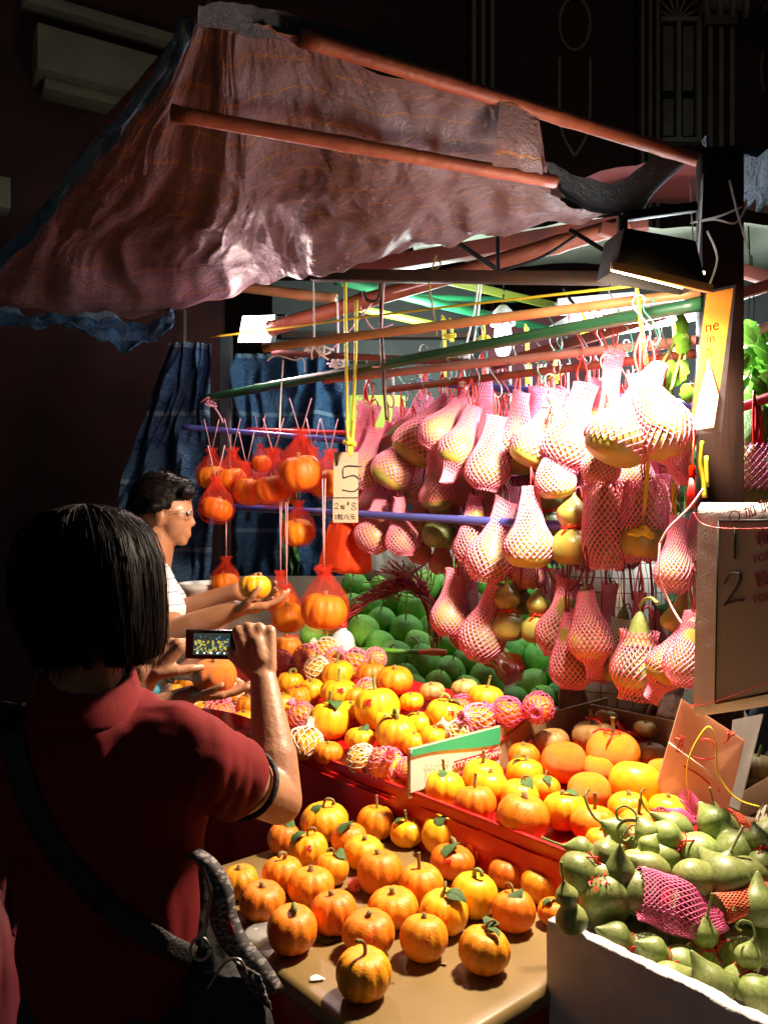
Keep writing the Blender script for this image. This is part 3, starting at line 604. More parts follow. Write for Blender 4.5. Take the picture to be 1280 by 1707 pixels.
def pnet_fn(m, hh=.86, tail=True, N=15):
    def f():
        mb = MB(); a = [(.535 * sin(PI * t) ** .8, hh * .54 * -cos(PI * t)) for t in [.07, .16, .28, .4, .5, .6, .72, .82, .90]]
        if tail: a += [(.14, hh * .60), (.12, hh * .74), (.19, hh * .92)]
        a = [tuple(p) for p in catmull(a, 3)]
        net_strands(mb, a, N, 1.9, .017, .03, mod=lambda p: p + .05 * noise.noise_vector(p * 2.2)); return mb, M[m]
    return f
def thing_root(name, label, cat, group, loc, rot=(0, 0, 0), s=1):
    r = empty(name, label, cat, group, loc); r.rotation_euler = rot; r.scale = (s, s, s); return r
GL = [0]
def pumpkin(loc, w, label, group, m='pumpkin', shape='a', stem='stub', stemm='stem', leaf=0, sticker=None, rot=None, net=None, netrot=None, cat='pumpkin', name='pumpkin', ribbon=False):
    r = thing_root(name, label, cat, group, loc, rot or (rnd.uniform(-.12, .12), rnd.uniform(-.12, .12), rnd.uniform(-.5, .5) if sticker else rnd.uniform(-PI, PI)), w)
    hh = SHAPES[shape][0]
    part('fruit_%s_%s' % (shape, m), pk_mesh(shape, m), 'fruit', r)
    if stem: part('stem_%s_%s' % (stem, stemm), stem_fn(stem, stemm), 'stem', r, (0, 0, hh * .5 - .09), (rnd.uniform(-.2, .2), rnd.uniform(-.2, .2), rnd.uniform(-PI, PI) if stem != 'long' else 0))
    GL[0] += 1
    for k in range(leaf): part('leaf_shape%d' % ((k + GL[0]) % 4), leaf_fn('leaf', .75 + .22 * ((k + GL[0]) % 4), (k + GL[0]) % 4), 'leaf', r, (0, 0, hh * .5 - .06), (rnd.uniform(-.25, .2), rnd.uniform(-.3, .3), (rnd.uniform(-1.3, 1.5) + k * 2.2) - r.rotation_euler.z), scale=rnd.uniform(.75, 1.15))
    if sticker: part('sticker_%s_%s' % (shape, sticker), sticker_fn(shape, sticker), 'sticker', r)
    if ribbon: part('topband', lambda: (MB().tube([(.15 * cos(q), .15 * sin(q), hh * .5 - .03) for q in [PI * i / 7 for i in range(15)]], .014, 5).tube(cv((.14, 0, .40), (.3, -.05, .42), (.42, -.14, .28)), .016, 5).tube(cv((-.14, 0, .40), (-.2, -.2, .40), (-.3, -.34, .3)), .016, 5), M['redribbon']), 'ribbon', r)
    if net: part('pnet_%s' % net, pnet_fn(net), 'foam_net', r, None, netrot or (rnd.uniform(-.5, .5) + 1.4, rnd.uniform(-.6, .6), rnd.uniform(-PI, PI)))
    return r

ORD = ['', 'first', 'second', 'third', 'fourth', 'fifth', 'sixth', 'seventh', 'eighth', 'ninth', 'tenth', 'eleventh', 'twelfth', 'thirteenth', 'fourteenth', 'fifteenth']
def rows(items, cuts, key=lambda a: a[1]):
    """group picture rows (far to near) and give each item (row, place in the row)"""
    rr = {}
    for i, a in enumerate(items):
        r = sum(key(a) > c for c in cuts); rr.setdefault(r, []).append(i)
    out = {}
    for r, ids in rr.items():
        for k, i in enumerate(sorted(ids, key=lambda i: items[i][0])): out[i] = (r, k + 1, len(ids))
    return out
def drop(px, py, wpx, a, b, c, off=.43):
    X = (px - CX) / F; Y = (py - CY) / F; o = off * wpx / F; d = (EYE - a) / (Y + b * X + c + o); return at(px, py, d), wpx * d / F

# ---------------------------------------------------------------- near table
tb = empty('folding_table', 'worn tan table carrying the nearest rows of small orange pumpkins', 'table', loc=tn(0, .25, 0))
def rounded(t0, t1, n0, n1, r, z, k=5):
    pts = []
    for (ct, cn, q0) in ((t1 - r, n1 - r, 0), (t0 + r, n1 - r, 90), (t0 + r, n0 + r, 180), (t1 - r, n0 + r, 270)):
        for i in range(k + 1): q = R(q0 + 90 * i / k); pts.append(tn(ct + r * cos(q), cn + r * sin(q), z))
    return pts
TZ = .83; prof = [(0, TZ), (.006, TZ - .002), (.012, TZ - .010), (.013, TZ - .024), (.009, TZ - .032), (-.01, TZ - .034)]
vs = []; K = 24
for e, z in [(-.02, TZ)] + prof: vs += rounded(-.36 - e, .372 + e, .0 - e, .53 + e, .045 + max(0, e), z)
fs = [tuple(range(K))] + [(i * K + k, (i + 1) * K + k, (i + 1) * K + (k + 1) % K, i * K + (k + 1) % K) for i in range(len(prof)) for k in range(K)] + [tuple(range(len(prof) * K, (len(prof) + 1) * K))[::-1]]
o = pin(MB().add(vs, fs).build('tabletop', M['table'], tb, smooth=False)); o.data.polygons.foreach_set('use_smooth', [False] + [True] * (len(o.data.polygons) - 2) + [False])
for t, n in ((-.3, .05), (.31, .05), (-.3, .46), (.31, .46)): pin(MB().tube([tn(t, n, 0), tn(t, n, TZ - .035)], .014, 8).build('leg', M['steel'], tb))

NEAR = [(400,1470,64,'a','stub',0,0),(437,1501,78,'b','stub',0,0),(473,1397,56,'c','straight',1,'foil'),(471,1457,70,'a','hook',0,0),(541,1370,82,'b','curl',1,0),(514,1416,68,'a','curl',1,'ink'),(553,1448,58,'c','curl',1,0),(518,1477,80,'b','stub',0,0),(556,1520,82,'a','stub',0,0),(487,1549,86,'c','ghook',0,0),
(582,1399,62,'c','stub',1,0),(627,1370,66,'a','straight',0,0),(606,1421,70,'b','stub',0,0),(633,1453,78,'c','stub',0,0),(701,1474,78,'a','straight',0,0),(655,1513,86,'d','stub',0,0),(614,1554,90,'b','stub',0,'foil'),(606,1622,96,'a','long',0,0),(706,1562,82,'c','stub',0,'foil'),(740,1520,84,'a','curl',1,'foil'),
(679,1387,60,'b','straight',1,0),(740,1392,76,'c','curl',1,0),(754,1436,76,'d','hook',1,'ink'),(807,1416,72,'a','hook',0,0),(790,1491,80,'c','ghook',0,0),(846,1455,66,'b','stub',0,0),(856,1518,74,'c','curl',1,0),(807,1583,88,'a','curl',2,0),(904,1474,74,'b','stub',0,0),(921,1520,52,'a','stub',2,0)]
ro = rows(NEAR, [1410, 1450, 1485, 1530, 1575])
RN = ['farthest', 'second', 'third', 'fourth', 'fifth', 'nearest']
DESC = {'stub': 'short-stemmed', 'straight': 'upright-stemmed', 'curl': 'curly-stemmed', 'hook': 'hooked-stem', 'ghook': 'thick green-stemmed', 'long': 'long bent-stemmed'}
for i, (px, py, w, shp, st, lf, sk) in enumerate(NEAR):
    loc, wm = drop(px, py, w, TZ, 0, 0, SHAPES[shp][0] * .47)
    r_, k_, n_ = ro[i]; m = 'yellowp' if (px, py) in ((790, 1491), (740, 1392), (740, 1520), (679, 1387)) else 'pumpkin'
    lab = '%s %s pumpkin%s%s, %s from handbag, %s table row' % (DESC[st], 'yellow' if m == 'yellowp' else 'orange', ' with leaf' if lf else '', ' and red mark' if sk and lf else (' with red mark' if sk else ''), ORD[k_], RN[r_])
    pumpkin(loc, wm, lab, 'small pumpkins on the tan table', m, shp, 'hook' if st == 'ghook' else st, 'gstem' if st == 'ghook' else 'stem', lf, sk or None)
def litter(name, label, px, py, m, s, n=5):
    loc, _ = drop(px, py, 1, TZ + .003, 0, 0, 0); mb = MB(); vs = [Vector((s * cos(2 * PI * k / n) * rnd.uniform(.5, 1.2), s * sin(2 * PI * k / n) * rnd.uniform(.3, .8), rnd.uniform(0, .002))) for k in range(n)]
    mb.add(vs, [tuple(range(n))]); mb.add([v + Vector((0, 0, -.0022)) for v in vs], [tuple(range(n))[::-1]]); o = mb.build(name, M[m], loc=loc, smooth=False); tag(o, label, 'scrap')
litter('paper_scrap', 'torn white paper scrap on the bare front of the tan table', 526, 1631, 'whitenet', .014, 9)
litter('stem_bit', 'broken stem bit lying near the middle front of the table', 741, 1606, 'stem', .006)
litter('stem_bit', 'tiny stem bit beside the long-stemmed pumpkin', 655, 1636, 'stem', .004)
litter('leaf_bit', 'dark fallen leaf between the two front left pumpkins', 545, 1566, 'leaf', .022, 8)
pumpkin(drop(592, 1476, 24, TZ, 0, 0, .3)[0] , .03, 'pink foam net scrap wrapped round a stub in the middle of the table', 'scraps', 'pumpkin', 'b', None, net='pinknet', cat='foam net', name='foam_net_scrap')
loc, _ = drop(440, 1556, 1, TZ + .006, 0, 0, 0); tag(MB().lathe([(0, .006), (.03, .006), (.036, .002), (.036, 0), (0, -.002)], 24).build('clear_dish', M['glasscard'], loc=loc), 'clear round dish on the table beside the printed handbag', 'dish')

# ---------------------------------------------------------------- raised display with red cloth
disp = empty('display_stand', 'stall display covered with red plastic cloth under the yellow pumpkins', 'display stand', loc=tn(.2, .9, 0))
def red_step(n0, n1, z, t0, t1, name='cloth_panel'):
    mb = MB(); mb.grid(60, 3, lambda u, v: tn(t0 + (t1 - t0) * u, n0 + (n1 - n0) * v, z + .004 * noise.noise(Vector((u * 12, v * 2, z)))))
    return pin(mb.build(name, M['redcloth'], disp))
def drape(n, z1, z0, t0, t1):
    mb = MB(); mb.grid(110, 12, lambda u, v: tn(t0 + (t1 - t0) * u, n - .012 * v + (.010 + .012 * v) * noise.noise(Vector((u * 16, v * 1.5, 2))), z1 + (z0 - z1) * v)); return pin(mb.build('cloth_panel', M['redcloth'], disp))
A = -1.6; B_ = .37
# lip and shelf in front of the trays
pin(MB().prism(tn(A, .522, .936), tn(B_, .522, .936), .012, .028).build('edge_rail', M['redcloth'], disp, bev=.003))
pin(MB().prism(tn(A, .548, .905), tn(B_, .548, .905), .010, .05).build('edge_rail', M['redcloth'], disp, bev=.003))
drape(.512, .922, .05, A, B_); red_step(.50, .53, .915, A, -.25); 
mb = MB(); mb.grid(70, 14, lambda u, v: tn(-.17 + (.67 - .32 * v) * u, .555 + .60 * v, .708 + .15 * (.762 + .555 + .60 * v) + .003 * noise.noise(Vector((u * 8, v * 5, 1))) - .004)); pin(mb.build('tray_bed', M['redcloth'], disp))
mb = MB(); mb.grid(60, 20, lambda u, v: tn(A + 1.43 * u, .552 + .42 * v, .93 + .35 * (.032 + .42 * v) - .02)); pin(mb.build('sloping_board', M['redcloth'], disp))
mb = MB()
for q in range(2): mb.grid(50, 16, lambda u, v: at(300 + 160 * u, 1180 + 95 * v + 26 * u, 2.52 - .42 * u - .10 * v + .03 * noise.noise(Vector((u * 6, v * 9, 7)))) + Vector((0, 0, .012 * sin(v * 16 + u * 4))))
pin(mb.build('cloth_fold', M['redcloth'], disp))
plane = [(-1.7, .53), (.9, .53), (.9, 1.9), (-1.7, 1.9)]
pin(MB().box(tn(-.35, 1.15, .46), (2.3, 1.1, .88), Euler((0, 0, math.atan2(-.758, .652)))).build('trestle_box', M['wood'], disp, smooth=False))

# cardboard tray wall with printed end
cb = empty('cardboard_tray', 'open cardboard tray with green and white printed end around the second tier pumpkins', 'cardboard box', loc=tn(-.17, .9, .9))
def cpt(s, h, off=0): return tn(-.176 + off, .502 + s * .71, 1.052 - .115 * (1 - h))
def cwall(s0, s1, h0, h1, m, name, off=0, th=.005):
    a = [cpt(s0, h0, off), cpt(s1, h0, off), cpt(s1, h1, off), cpt(s0, h1, off)]; b = [p - UV * th for p in a]
    return pin(MB().add(a + b, [(0, 1, 2, 3), (7, 6, 5, 4), (0, 4, 5, 1), (1, 5, 6, 2), (2, 6, 7, 3), (3, 7, 4, 0)]).build(name, M[m], cb, smooth=False))
cwall(0, 1.12, 0, 1, 'card', 'side_panel'); cwall(.005, .44, .12, .995, 'cardwhite', 'printed_label', .003, .002)
g = [cpt(.006, .99, .0062), cpt(.438, .99, .0062)] + [cpt(.438 - .43 * k / 10, .62 + .28 * sin(k / 10 * 2.2) ** 1 * (k / 10) + .0, .0062) for k in range(11)]
pin(MB().add(g, [tuple(range(len(g)))]).build('printed_band', M['cardgreen'], cb, smooth=False))
g = [cpt(.20, .34, .0066), cpt(.435, .34, .0066), cpt(.435, .52, .0066), cpt(.20, .52, .0066)]
pin(MB().add(g, [(0, 1, 2, 3)]).build('printed_band', M['cardred'], cb, smooth=False))
for k in range(4): cwall(.5 + k * .15, .505 + k * .15, .05, .98, 'card', 'flute_crease', .0015, .003)
pin(MB().prism(tn(-.17, 1.20, .99), tn(.20, 1.21, .99), .006, .12).build('side_panel', M['card'], cb, smooth=False))
o = MB().add([tn(-.166, .90, .985), tn(-.163, .93, 1.0), tn(-.164, .95, .98), tn(-.160, .93, .965), tn(-.165, .91, .958), tn(-.163, .92, .975)], [(0, 1, 5), (1, 2, 5), (2, 3, 5), (3, 4, 5), (4, 0, 5)]).build('torn_tape', M['cardwhite'], cb); pin(o)

def text(body, m, size, loc, rot, parent=None, name='lettering', ext=.0006, align='CENTER', shear=0, sx=1):
    c = bpy.data.curves.new(name, 'FONT'); c.body = body; c.size = size; c.extrude = ext; c.align_x = align; c.align_y = 'CENTER'; c.shear = shear; c.materials.append(M[m])
    tmp = bpy.data.objects.new(name, c); C.objects.link(tmp); me = evaluated(tmp, name); bpy.data.objects.remove(tmp, do_unlink=True)
    if not me.materials: me.materials.append(M[m])
    o = bpy.data.objects.new(name, me); C.objects.link(o); o.location = loc
    if isinstance(rot, Matrix): o.rotation_mode = 'QUATERNION'; o.rotation_quaternion = rot.to_quaternion()
    else: o.rotation_euler = rot
    o.scale = (sx, 1, 1)
    if parent is not None:
        o.parent = parent; o.location = Vector(loc) - parent.location; KIDS.setdefault(parent.name, []).append(o)
    return o
def basis(xd, yd):
    x = Vector(xd).normalized(); z = x.cross(Vector(yd)).normalized(); y = z.cross(x); return Matrix((x, y, z)).transposed()
bm_ = basis(-(cpt(1, 0) - cpt(0, 0)), Vector((0, 0, -1)))
text('HANDLE CAREFULLY', 'cardwhite', .020, cpt(.318, .43, .0075), bm_, cb, sx=.92); text('WHEN PUTTING IT', 'cardred', .019, cpt(.31, .21, .0062), bm_, cb, sx=.85)
for k in range(6): pin(MB().tube(cv(cpt(.07 + .018 * k, .34, .0062), cpt(.075 + .02 * k, .5 + .02 * (k % 2), .0062), cpt(.068 + .02 * k, .62 - .03 * (k % 3), .0062)), .0007, 4).build('printed_line', M['ink'], cb))

T2 = [(740,1313,70,'a','straight',1,'y'),(805,1293,70,'b','straight',0,'y'),(815,1312,65,'c','stub',0,'y'),(792,1339,72,'a','straight',0,'p'),(875,1288,64,'b','stub',1,'y'),(873,1262,54,'c','stub',0,'p'),(866,1327,66,'a','curl',1,'y'),(871,1363,90,'c','stub',0,'p'),(907,1313,54,'b','curl',1,'y'),(941,1351,76,'a','stub',1,'y'),(940,1271,78,'r','none',0,'o'),(919,1235,60,'s','none',0,'s'),(1021,1257,90,'r','straight',0,'o'),(988,1226,72,'s','straight',0,'s'),(982,1320,74,'r','none',0,'o'),(1059,1307,88,'r','none',0,'y'),(1083,1257,58,'s','stub',0,'s'),(989,1373,80,'b','straight',0,'p'),(1047,1349,70,'a','stub',0,'y'),(1064,1383,76,'c','straight',0,'p'),(1112,1349,64,'b','stub',0,'y'),(1004,1404,60,'a','stub',0,'y'),(1075,1215,40,'s','stub',0,'s'),(1000,1282,60,'r','none',0,'o'),(1105,1290,60,'r','none',0,'o'),(1120,1390,60,'a','stub',0,'p'),(1010,1200,40,'r','stub',0,'s')]
MT = {'y': 'yellowp', 'p': 'pumpkin', 'o': 'orangep', 's': 'squash'}; CT = {'y': 'yellow', 'p': 'orange', 'o': 'smooth deep-orange', 's': 'brownish'}
ro = rows(T2, [1275, 1318, 1345]); RN = ['rearmost', 'second', 'third', 'front']
for i, (px, py, w, shp, st, lf, c_) in enumerate(T2):
    loc, wm = drop(px, py, w, .708, .114, .098, SHAPES[shp][0] * .46); r_, k_, n_ = ro[i]
    pumpkin(loc, wm, '%s pumpkin%s, %s from the printed cardboard, %s tray row' % (CT[c_], ' with leaf' if lf else (' with stiff stem' if st == 'straight' else ''), ORD[k_], RN[r_]), 'pumpkins in the red tray', MT[c_], shp, None if st == 'none' else st, 'stem', lf, None, ribbon=(px, py) in ((1021, 1257), (988, 1226)))
o = sheet('red_net_bag', [[at(952, 1215, 2.3), at(1010, 1192, 2.3), at(1060, 1205, 2.28), at(1090, 1240, 2.2)], [at(960, 1228, 2.18), at(1000, 1210, 2.14), at(1050, 1222, 2.14), at(1110, 1262, 2.12)]], 20, 8, M['redbag'], .02, 3); tag(o, 'crumpled red plastic laid over the brownish squashes behind the tray', 'plastic bag')
pumpkin(at(667, 1325, 1.98), .098, 'ribbed orange pumpkin lying on its side on the red edge rail', 'pumpkins in the red tray', 'pumpkin', 'a', None, rot=(R(78), R(8), R(-18)))

# ---------------------------------------------------------------- heap of yellow pumpkins
Y1 = [(480,1079,48,'p','straight',0,0,0),(484,1137,46,'y','ghook',0,0,0),(564,1125,56,'y','straight',0,0,0),(565,1154,64,'y','straight',0,'ink',0),(619,1124,52,'p','straight',0,0,0),(658,1134,62,'p','stub',0,0,0),(628,1179,78,'y','straight',0,'ink',0),(686,1169,42,'y','stub',0,0,0),(720,1152,44,'s','stub',0,0,0),(742,1190,66,'y','ghook',1,'ink',0),(774,1147,46,'s','stub',0,0,0),(810,1164,63,'p','straight',0,0,0),(497,1162,46,'p','stub',0,'foil',0),(502,1192,44,'y','stub',0,0,'pinknet'),(549,1201,70,'y','straight',1,0,0),(600,1231,52,'y','stub',1,0,0),(660,1222,72,'y','ghook',1,0,0),(698,1207,52,'y','stub',1,0,0),(722,1231,48,'y','stub',0,0,0),(547,1254,50,'p','stub',0,'foil',0),(510,1240,58,'y','stub',0,0,'whitenet'),(604,1267,50,'y','stub',0,0,'whitenet'),(643,1276,58,'y','none',0,0,'pinknet'),(682,1285,42,'p','none',0,0,'pinknet'),
(290,1151,30,'y','stub',0,0,0),(311,1137,32,'p','stub',0,0,0),(289,1130,30,'y','stub',0,0,0),(343,1184,40,'y','stub',0,0,0),(366,1192,52,'p','none',0,0,'pinknet'),(408,1200,42,'y','stub',0,0,0),(322,1180,40,'y','none',0,0,'whitenet'),(388,1155,48,'p','none',0,0,'whitenet'),(414,1176,42,'p','stub',0,0,0),(300,1165,34,'y','stub',0,0,0),(471,1175,46,'y','stub',0,0,0),(458,1212,46,'y','stub',0,0,0),(466,1106,44,'p','none',0,0,'pinknet'),(512,1098,46,'y','none',0,0,'pinknet'),(545,1083,42,'y','straight',0,0,'whitenet'),(592,1104,46,'p','none',0,0,'pinknet'),(530,1118,46,'y','straight',0,0,'whitenet'),(614,1150,40,'y','none',0,0,'pinknet'),(795,1203,58,'p','none',0,0,'pinknet'),(844,1188,52,'p','none',0,0,'deepnet'),(897,1180,50,'p','none',0,0,'deepnet'),(762,1223,44,'y','stub',0,0,'whitenet'),(690,1240,44,'y','stub',0,0,0),(770,1180,44,'p','none',0,0,'deepnet'),(440,1150,44,'y','stub',0,0,0),(430,1120,40,'p','stub',0,0,0),(640,1200,44,'y','stub',0,0,0),(584,1185,46,'y','stub',0,0,0),(520,1150,44,'y','stub',0,0,0),(590,1160,44,'p','stub',0,0,0),(447,1240,50,'y','stub',0,0,0),(560,1100,40,'y','none',0,0,'pinknet'),(626,1098,36,'y','none',0,0,'pinknet'),(380,1222,40,'y','stub',0,0,0),(340,1150,36,'p','stub',0,0,0)]
ro = rows(Y1, [1116, 1152, 1180, 1205, 1235]); RN = ['rearmost', 'second', 'third', 'fourth', 'fifth', 'front']
for i, (px, py, w, c_, st, lf, sk, net) in enumerate(Y1):
    loc, wm = drop(px, py, w, .481, .265, .228, .34); r_, k_, n_ = ro[i]; shp = 'abcd'[i % 4] if c_ != 's' else 's'
    lab = '%s pumpkin%s%s, %s from phone side, %s heap row' % (CT[c_], ' with leaf' if lf else '', {'pinknet': ' in pink foam net', 'deepnet': ' in purplish-pink foam net', 'whitenet': ' in white foam net'}.get(net, ' with red mark' if sk else ''), ORD[k_], RN[r_])
    pumpkin(loc, wm, lab, 'pumpkins in the yellow heap', MT[c_], shp, None if st == 'none' else ('hook' if st == 'ghook' else st), 'gstem' if st in ('ghook', 'straight') else 'stem', lf, sk or None, net=net or None, netrot=(rnd.uniform(.9, 1.6), 0, rnd.uniform(-2.4, -.2)) if net else None, ribbon=(px, py) in ((480, 1079), (497, 1162)))

# ---------------------------------------------------------------- green pomelos
def pomelo_fn(k):
    def f():
        mb = MB(); n = 30; kk = 18; vs = []
        for j in range(kk + 1):
            ph = PI * j / kk; r = .5 * sin(ph) * (1 - .16 * max(0, cos(ph)) ** 1.5 * (1 if k else .5)); z = .5 * cos(ph) * 1.04
            if k and cos(ph) > 0: z += .05 * cos(ph) ** 3
            for i in range(n):
                q = 2 * PI * i / n; w = 1 + .035 * noise.noise(Vector((cos(q), sin(q), ph + k * 5))); vs.append((r * w * cos(q), r * w * sin(q), z))
        mb.add(vs, [(j * n + i, (j + 1) * n + i, (j + 1) * n + (i + 1) % n, j * n + (i + 1) % n) for j in range(kk) for i in range(n)]); return mb, M['pomelo']
    return f
def pstem_fn(): return MB().tube(cv((0, 0, -.03), (0, 0, .08), (.05, 0, .20), (.14, .02, .32)), [.06, .035] + [.024] * 17, 5), M['stem']
PM = [(590,974,40),(604,979,26),(632,972,26),(707,977,48),(732,972,30),(690,1017,53),(636,1035,44),(606,1053,52),(678,1055,56),(634,1079,52),(655,1098,58),(707,1107,54),(748,1121,50),(730,1140,46),(745,1075,42),(736,1028,26),(778,1102,46),(850,1086,46),(898,1098,54),(812,1132,56),(860,1164,38),(886,1141,48),(928,1125,40),(808,976,28),(830,968,40),(858,967,34),(872,1078,28),(560,1062,38),(976,1163,28),(700,1080,50),(660,1000,46),(614,1010,46),(585,1012,44),(760,990,46),(778,1020,48),(800,1050,50),(826,1015,48),(868,1020,46),(910,1050,50),(940,1078,50),(850,1045,46),(895,985,44),(925,1005,44),(955,1120,48),(985,1130,44),(1010,1160,42),(930,1160,44),(575,1085,40),(590,1100,36),(780,1070,46),(960,1040,46),(560,1035,36),(545,1010,34),(715,1052,40),(760,1050,44),(675,1130,44),(690,1145,40),(780,1150,44),(900,1030,40),(520,1060,38),(830,1100,46),(1010,1100,44),(905,1165,42),(765,955,40),(700,950,36),(660,965,36),(900,950,36),(740,945,34)]
ro = rows(PM, [965, 990, 1020, 1050, 1078, 1105, 1135]); RN = ['topmost', 'second', 'third', 'fourth', 'fifth', 'sixth', 'seventh', 'lowest']
for i, (px, py, w) in enumerate(PM):
    loc, wm = drop(px, py, w, -.936, 0, .62, .15); r_, k_, n_ = ro[i]; st = i % 5 != 4
    r = thing_root('pomelo', 'green pomelo %s, %s from bagged pumpkins, %s row of the slope' % ('with dry stalk' if st else 'without stalk', ORD[k_], RN[r_]), 'pomelo', 'green pomelos piled behind the pumpkins', loc, (rnd.uniform(.0, .9), rnd.uniform(-.5, .5), rnd.uniform(-.7, .7)), wm * 1.1); r.scale = (wm * rnd.uniform(1.02, 1.18), wm * rnd.uniform(1.0, 1.15), wm * rnd.uniform(1.0, 1.2))
    part('pomelo%d' % (i % 2), pomelo_fn(i % 2), 'fruit', r)
    if st: part('pstem', pstem_fn, 'stalk', r, (0, 0, .5), (0, 0, rnd.uniform(-PI, PI)))
o = MB().add([(-1.1, 2.75, .80), (1.3, 2.75, .80), (1.3, 3.8, 1.30), (-1.1, 3.8, 1.30), (1.3, 3.8, 0), (-1.1, 3.8, 0), (-1.1, 2.75, 0), (1.3, 2.75, 0)], [(0, 1, 2, 3), (3, 2, 4, 5), (6, 7, 1, 0), (1, 7, 4, 2), (0, 3, 5, 6)]).build('sloping_shelf', M['wood'], smooth=False); tag(o, 'dark sloping shelf that carries the green pomelos', 'shelf')

# things lying among them
def bundle():
    r = empty('raffia_bundle', 'tangle of dark red raffia lying over the pomelos', 'raffia', loc=at(660, 990, 3.2)); r['kind'] = 'thing'
    mb = MB(); rn = random.Random(3)
    spine = [(572, 1035), (600, 1005), (640, 985), (675, 968), (705, 985), (722, 1020), (728, 1062)]
    for k in range(170):
        i = rn.choice([0, 1, 1, 2, 2, 2, 3, 3, 3, 3, 4, 4]); n_ = rn.choice([1, 2, 2]); pts = []
        for j in range(n_ + 1):
            x, y = spine[min(6, i + j)]; pts.append(at(x + rn.uniform(-10, 10), y + rn.uniform(-12, 12), 3.12 + rn.uniform(-.05, .06) + .0012 * (985 - y)))
        if i == 3 or i == 2: pts[-1] = at(spine[i][0] + rn.uniform(-40, 50), spine[i][1] + rn.uniform(-40, 25), 3.1 + rn.uniform(-.06, .05))
        mb.tube([p - r.location for p in cv(*pts, n=4)], .0022, 3)
    for k in range(12): mb.tube([p - r.location for p in cv(at(700, 985, 3.1), at(706 + k, 1010 + k, 3.08), at(712 + rn.uniform(0, 22), 1045, 3.06), at(716 + rn.uniform(0, 18), 1085, 3.03))], .0016, 3)
    mb.build('strands', M['straw'], r)
bundle()
jg = empty('plastic_jug', 'small milky plastic jug with red cap behind the netted pumpkins', 'jug', loc=at(571, 1090, 2.95))
MB().lathe([(p[0], p[1]) for p in catmull([(0, -.02), (.042, -.018), (.045, 0), (.044, .05), (.032, .075), (.016, .088), (.015, .1)], 3)], 24).build('body', M['jug'], jg); MB().lathe([(.018, .098), (.018, .118), (0, .12)], 16).build('cap', M['redcap'], jg)
kn = empty('pruning_knife', 'long green tool with orange wooden handle lying on the pomelos', 'knife', loc=at(680, 1086, 2.9)); b = kn.location
MB().tube([at(592, 1082, 2.93) - b, at(700, 1087, 2.86) - b], .009, 8).build('shaft', M['knifeg'], kn); MB().tube(cv(at(698, 1087, 2.86) - b, at(720, 1087, 2.85) - b, at(744, 1088, 2.84) - b), [.010] * 5 + [.013] * 4 + [.012] * 4, 8).build('handle', M['knifeo'], kn)
o = sheet('plastic_bag', [[at(752, 1050, 3.0), at(785, 1058, 3.0), at(830, 1068, 2.95), at(838, 1085, 2.9)], [at(762, 1075, 2.9), at(795, 1085, 2.85), at(835, 1105, 2.8), at(872, 1104, 2.8)], [at(800, 1100, 2.86), at(826, 1112, 2.8), at(842, 1140, 2.75), at(870, 1134, 2.78)]], 36, 30, M['redbag'], .035, 1.6); tag(o, 'crumpled translucent red plastic bag on the pomelos', 'plastic bag')
o = sheet('grey_sack', [[at(600, 925, 3.75), at(640, 912, 3.7), at(690, 905, 3.7), at(765, 915, 3.75)], [at(598, 945, 3.6), at(650, 945, 3.55), at(700, 938, 3.55), at(772, 945, 3.6)], [at(610, 962, 3.6), at(650, 972, 3.55), at(710, 960, 3.55), at(760, 968, 3.6)]], 44, 26, M['sack'], .04, 1.6, seed=2); tag(o, 'crumpled grey-brown sack lying behind the topmost pomelos', 'sack')
bk = empty('bucket', 'white plastic bucket marked with a dollar sign behind the man\'s arms', 'bucket', loc=at(345, 1025, 3.2)); s = .105
MB().lathe([(0, -.10), (.088, -.10), (.104, .10), (.112, .105), (.112, .125), (.106, .128), (.100, .12), (.085, -.09), (0, -.092)], 32).build('body', M['bucket'], bk)
mb = MB()
def onb(q, z): return Vector((.1 * sin(q) * 1.02, -.1 * cos(q) * 1.03, z))
for st in ([(-.5, .06), (-.42, .0), (-.5, -.04)], [(-.34, .07), (-.36, -.04)], [(-.27, .07), (-.29, -.04)], [(-.48, .035), (-.18, .04)], [(-.5, -.01), (-.2, -.005)]): mb.tube([onb(a, b) for a, b in st], .002, 4)
for st in ([(.05, .07), (.2, .085), (.42, .07), (.3, .02)],): mb.tube(cv(*[onb(a, b) for a, b in st]), .0025, 4)
mb.build('lettering', M['blueink'], bk)
bgx = empty('carrier_bag', 'bright orange plastic carrier bag hanging under the price card', 'plastic bag', loc=at(575, 900, 3.0)); b = bgx.location
bgs = [[at(552, 868, 3.0), at(575, 862, 2.97), at(604, 868, 3.0)], [at(545, 885, 2.98), at(578, 885, 2.92), at(612, 890, 2.98)], [at(532, 938, 2.98), at(572, 945, 2.90), at(618, 936, 2.96)], [at(530, 950, 3.0), at(574, 958, 2.96), at(620, 955, 3.0)]]
o = sheet('film_body', bgs, 30, 24, M['orangebag'], .012, 1.5, bgx, seed=1); pin(o)
o = sheet('film_body', [[p + Vector((0, .07, 0)) for p in r] for r in bgs], 30, 24, M['orangebag'], .012, 1.5, bgx, seed=4); pin(o)
mb = MB(); mb.tube([p - b for p in cv(at(556, 870, 3), at(560, 845, 3), at(575, 838, 3), at(590, 868, 3))], .004, 5); mb.build('handle', M['orangebag'], bgx)
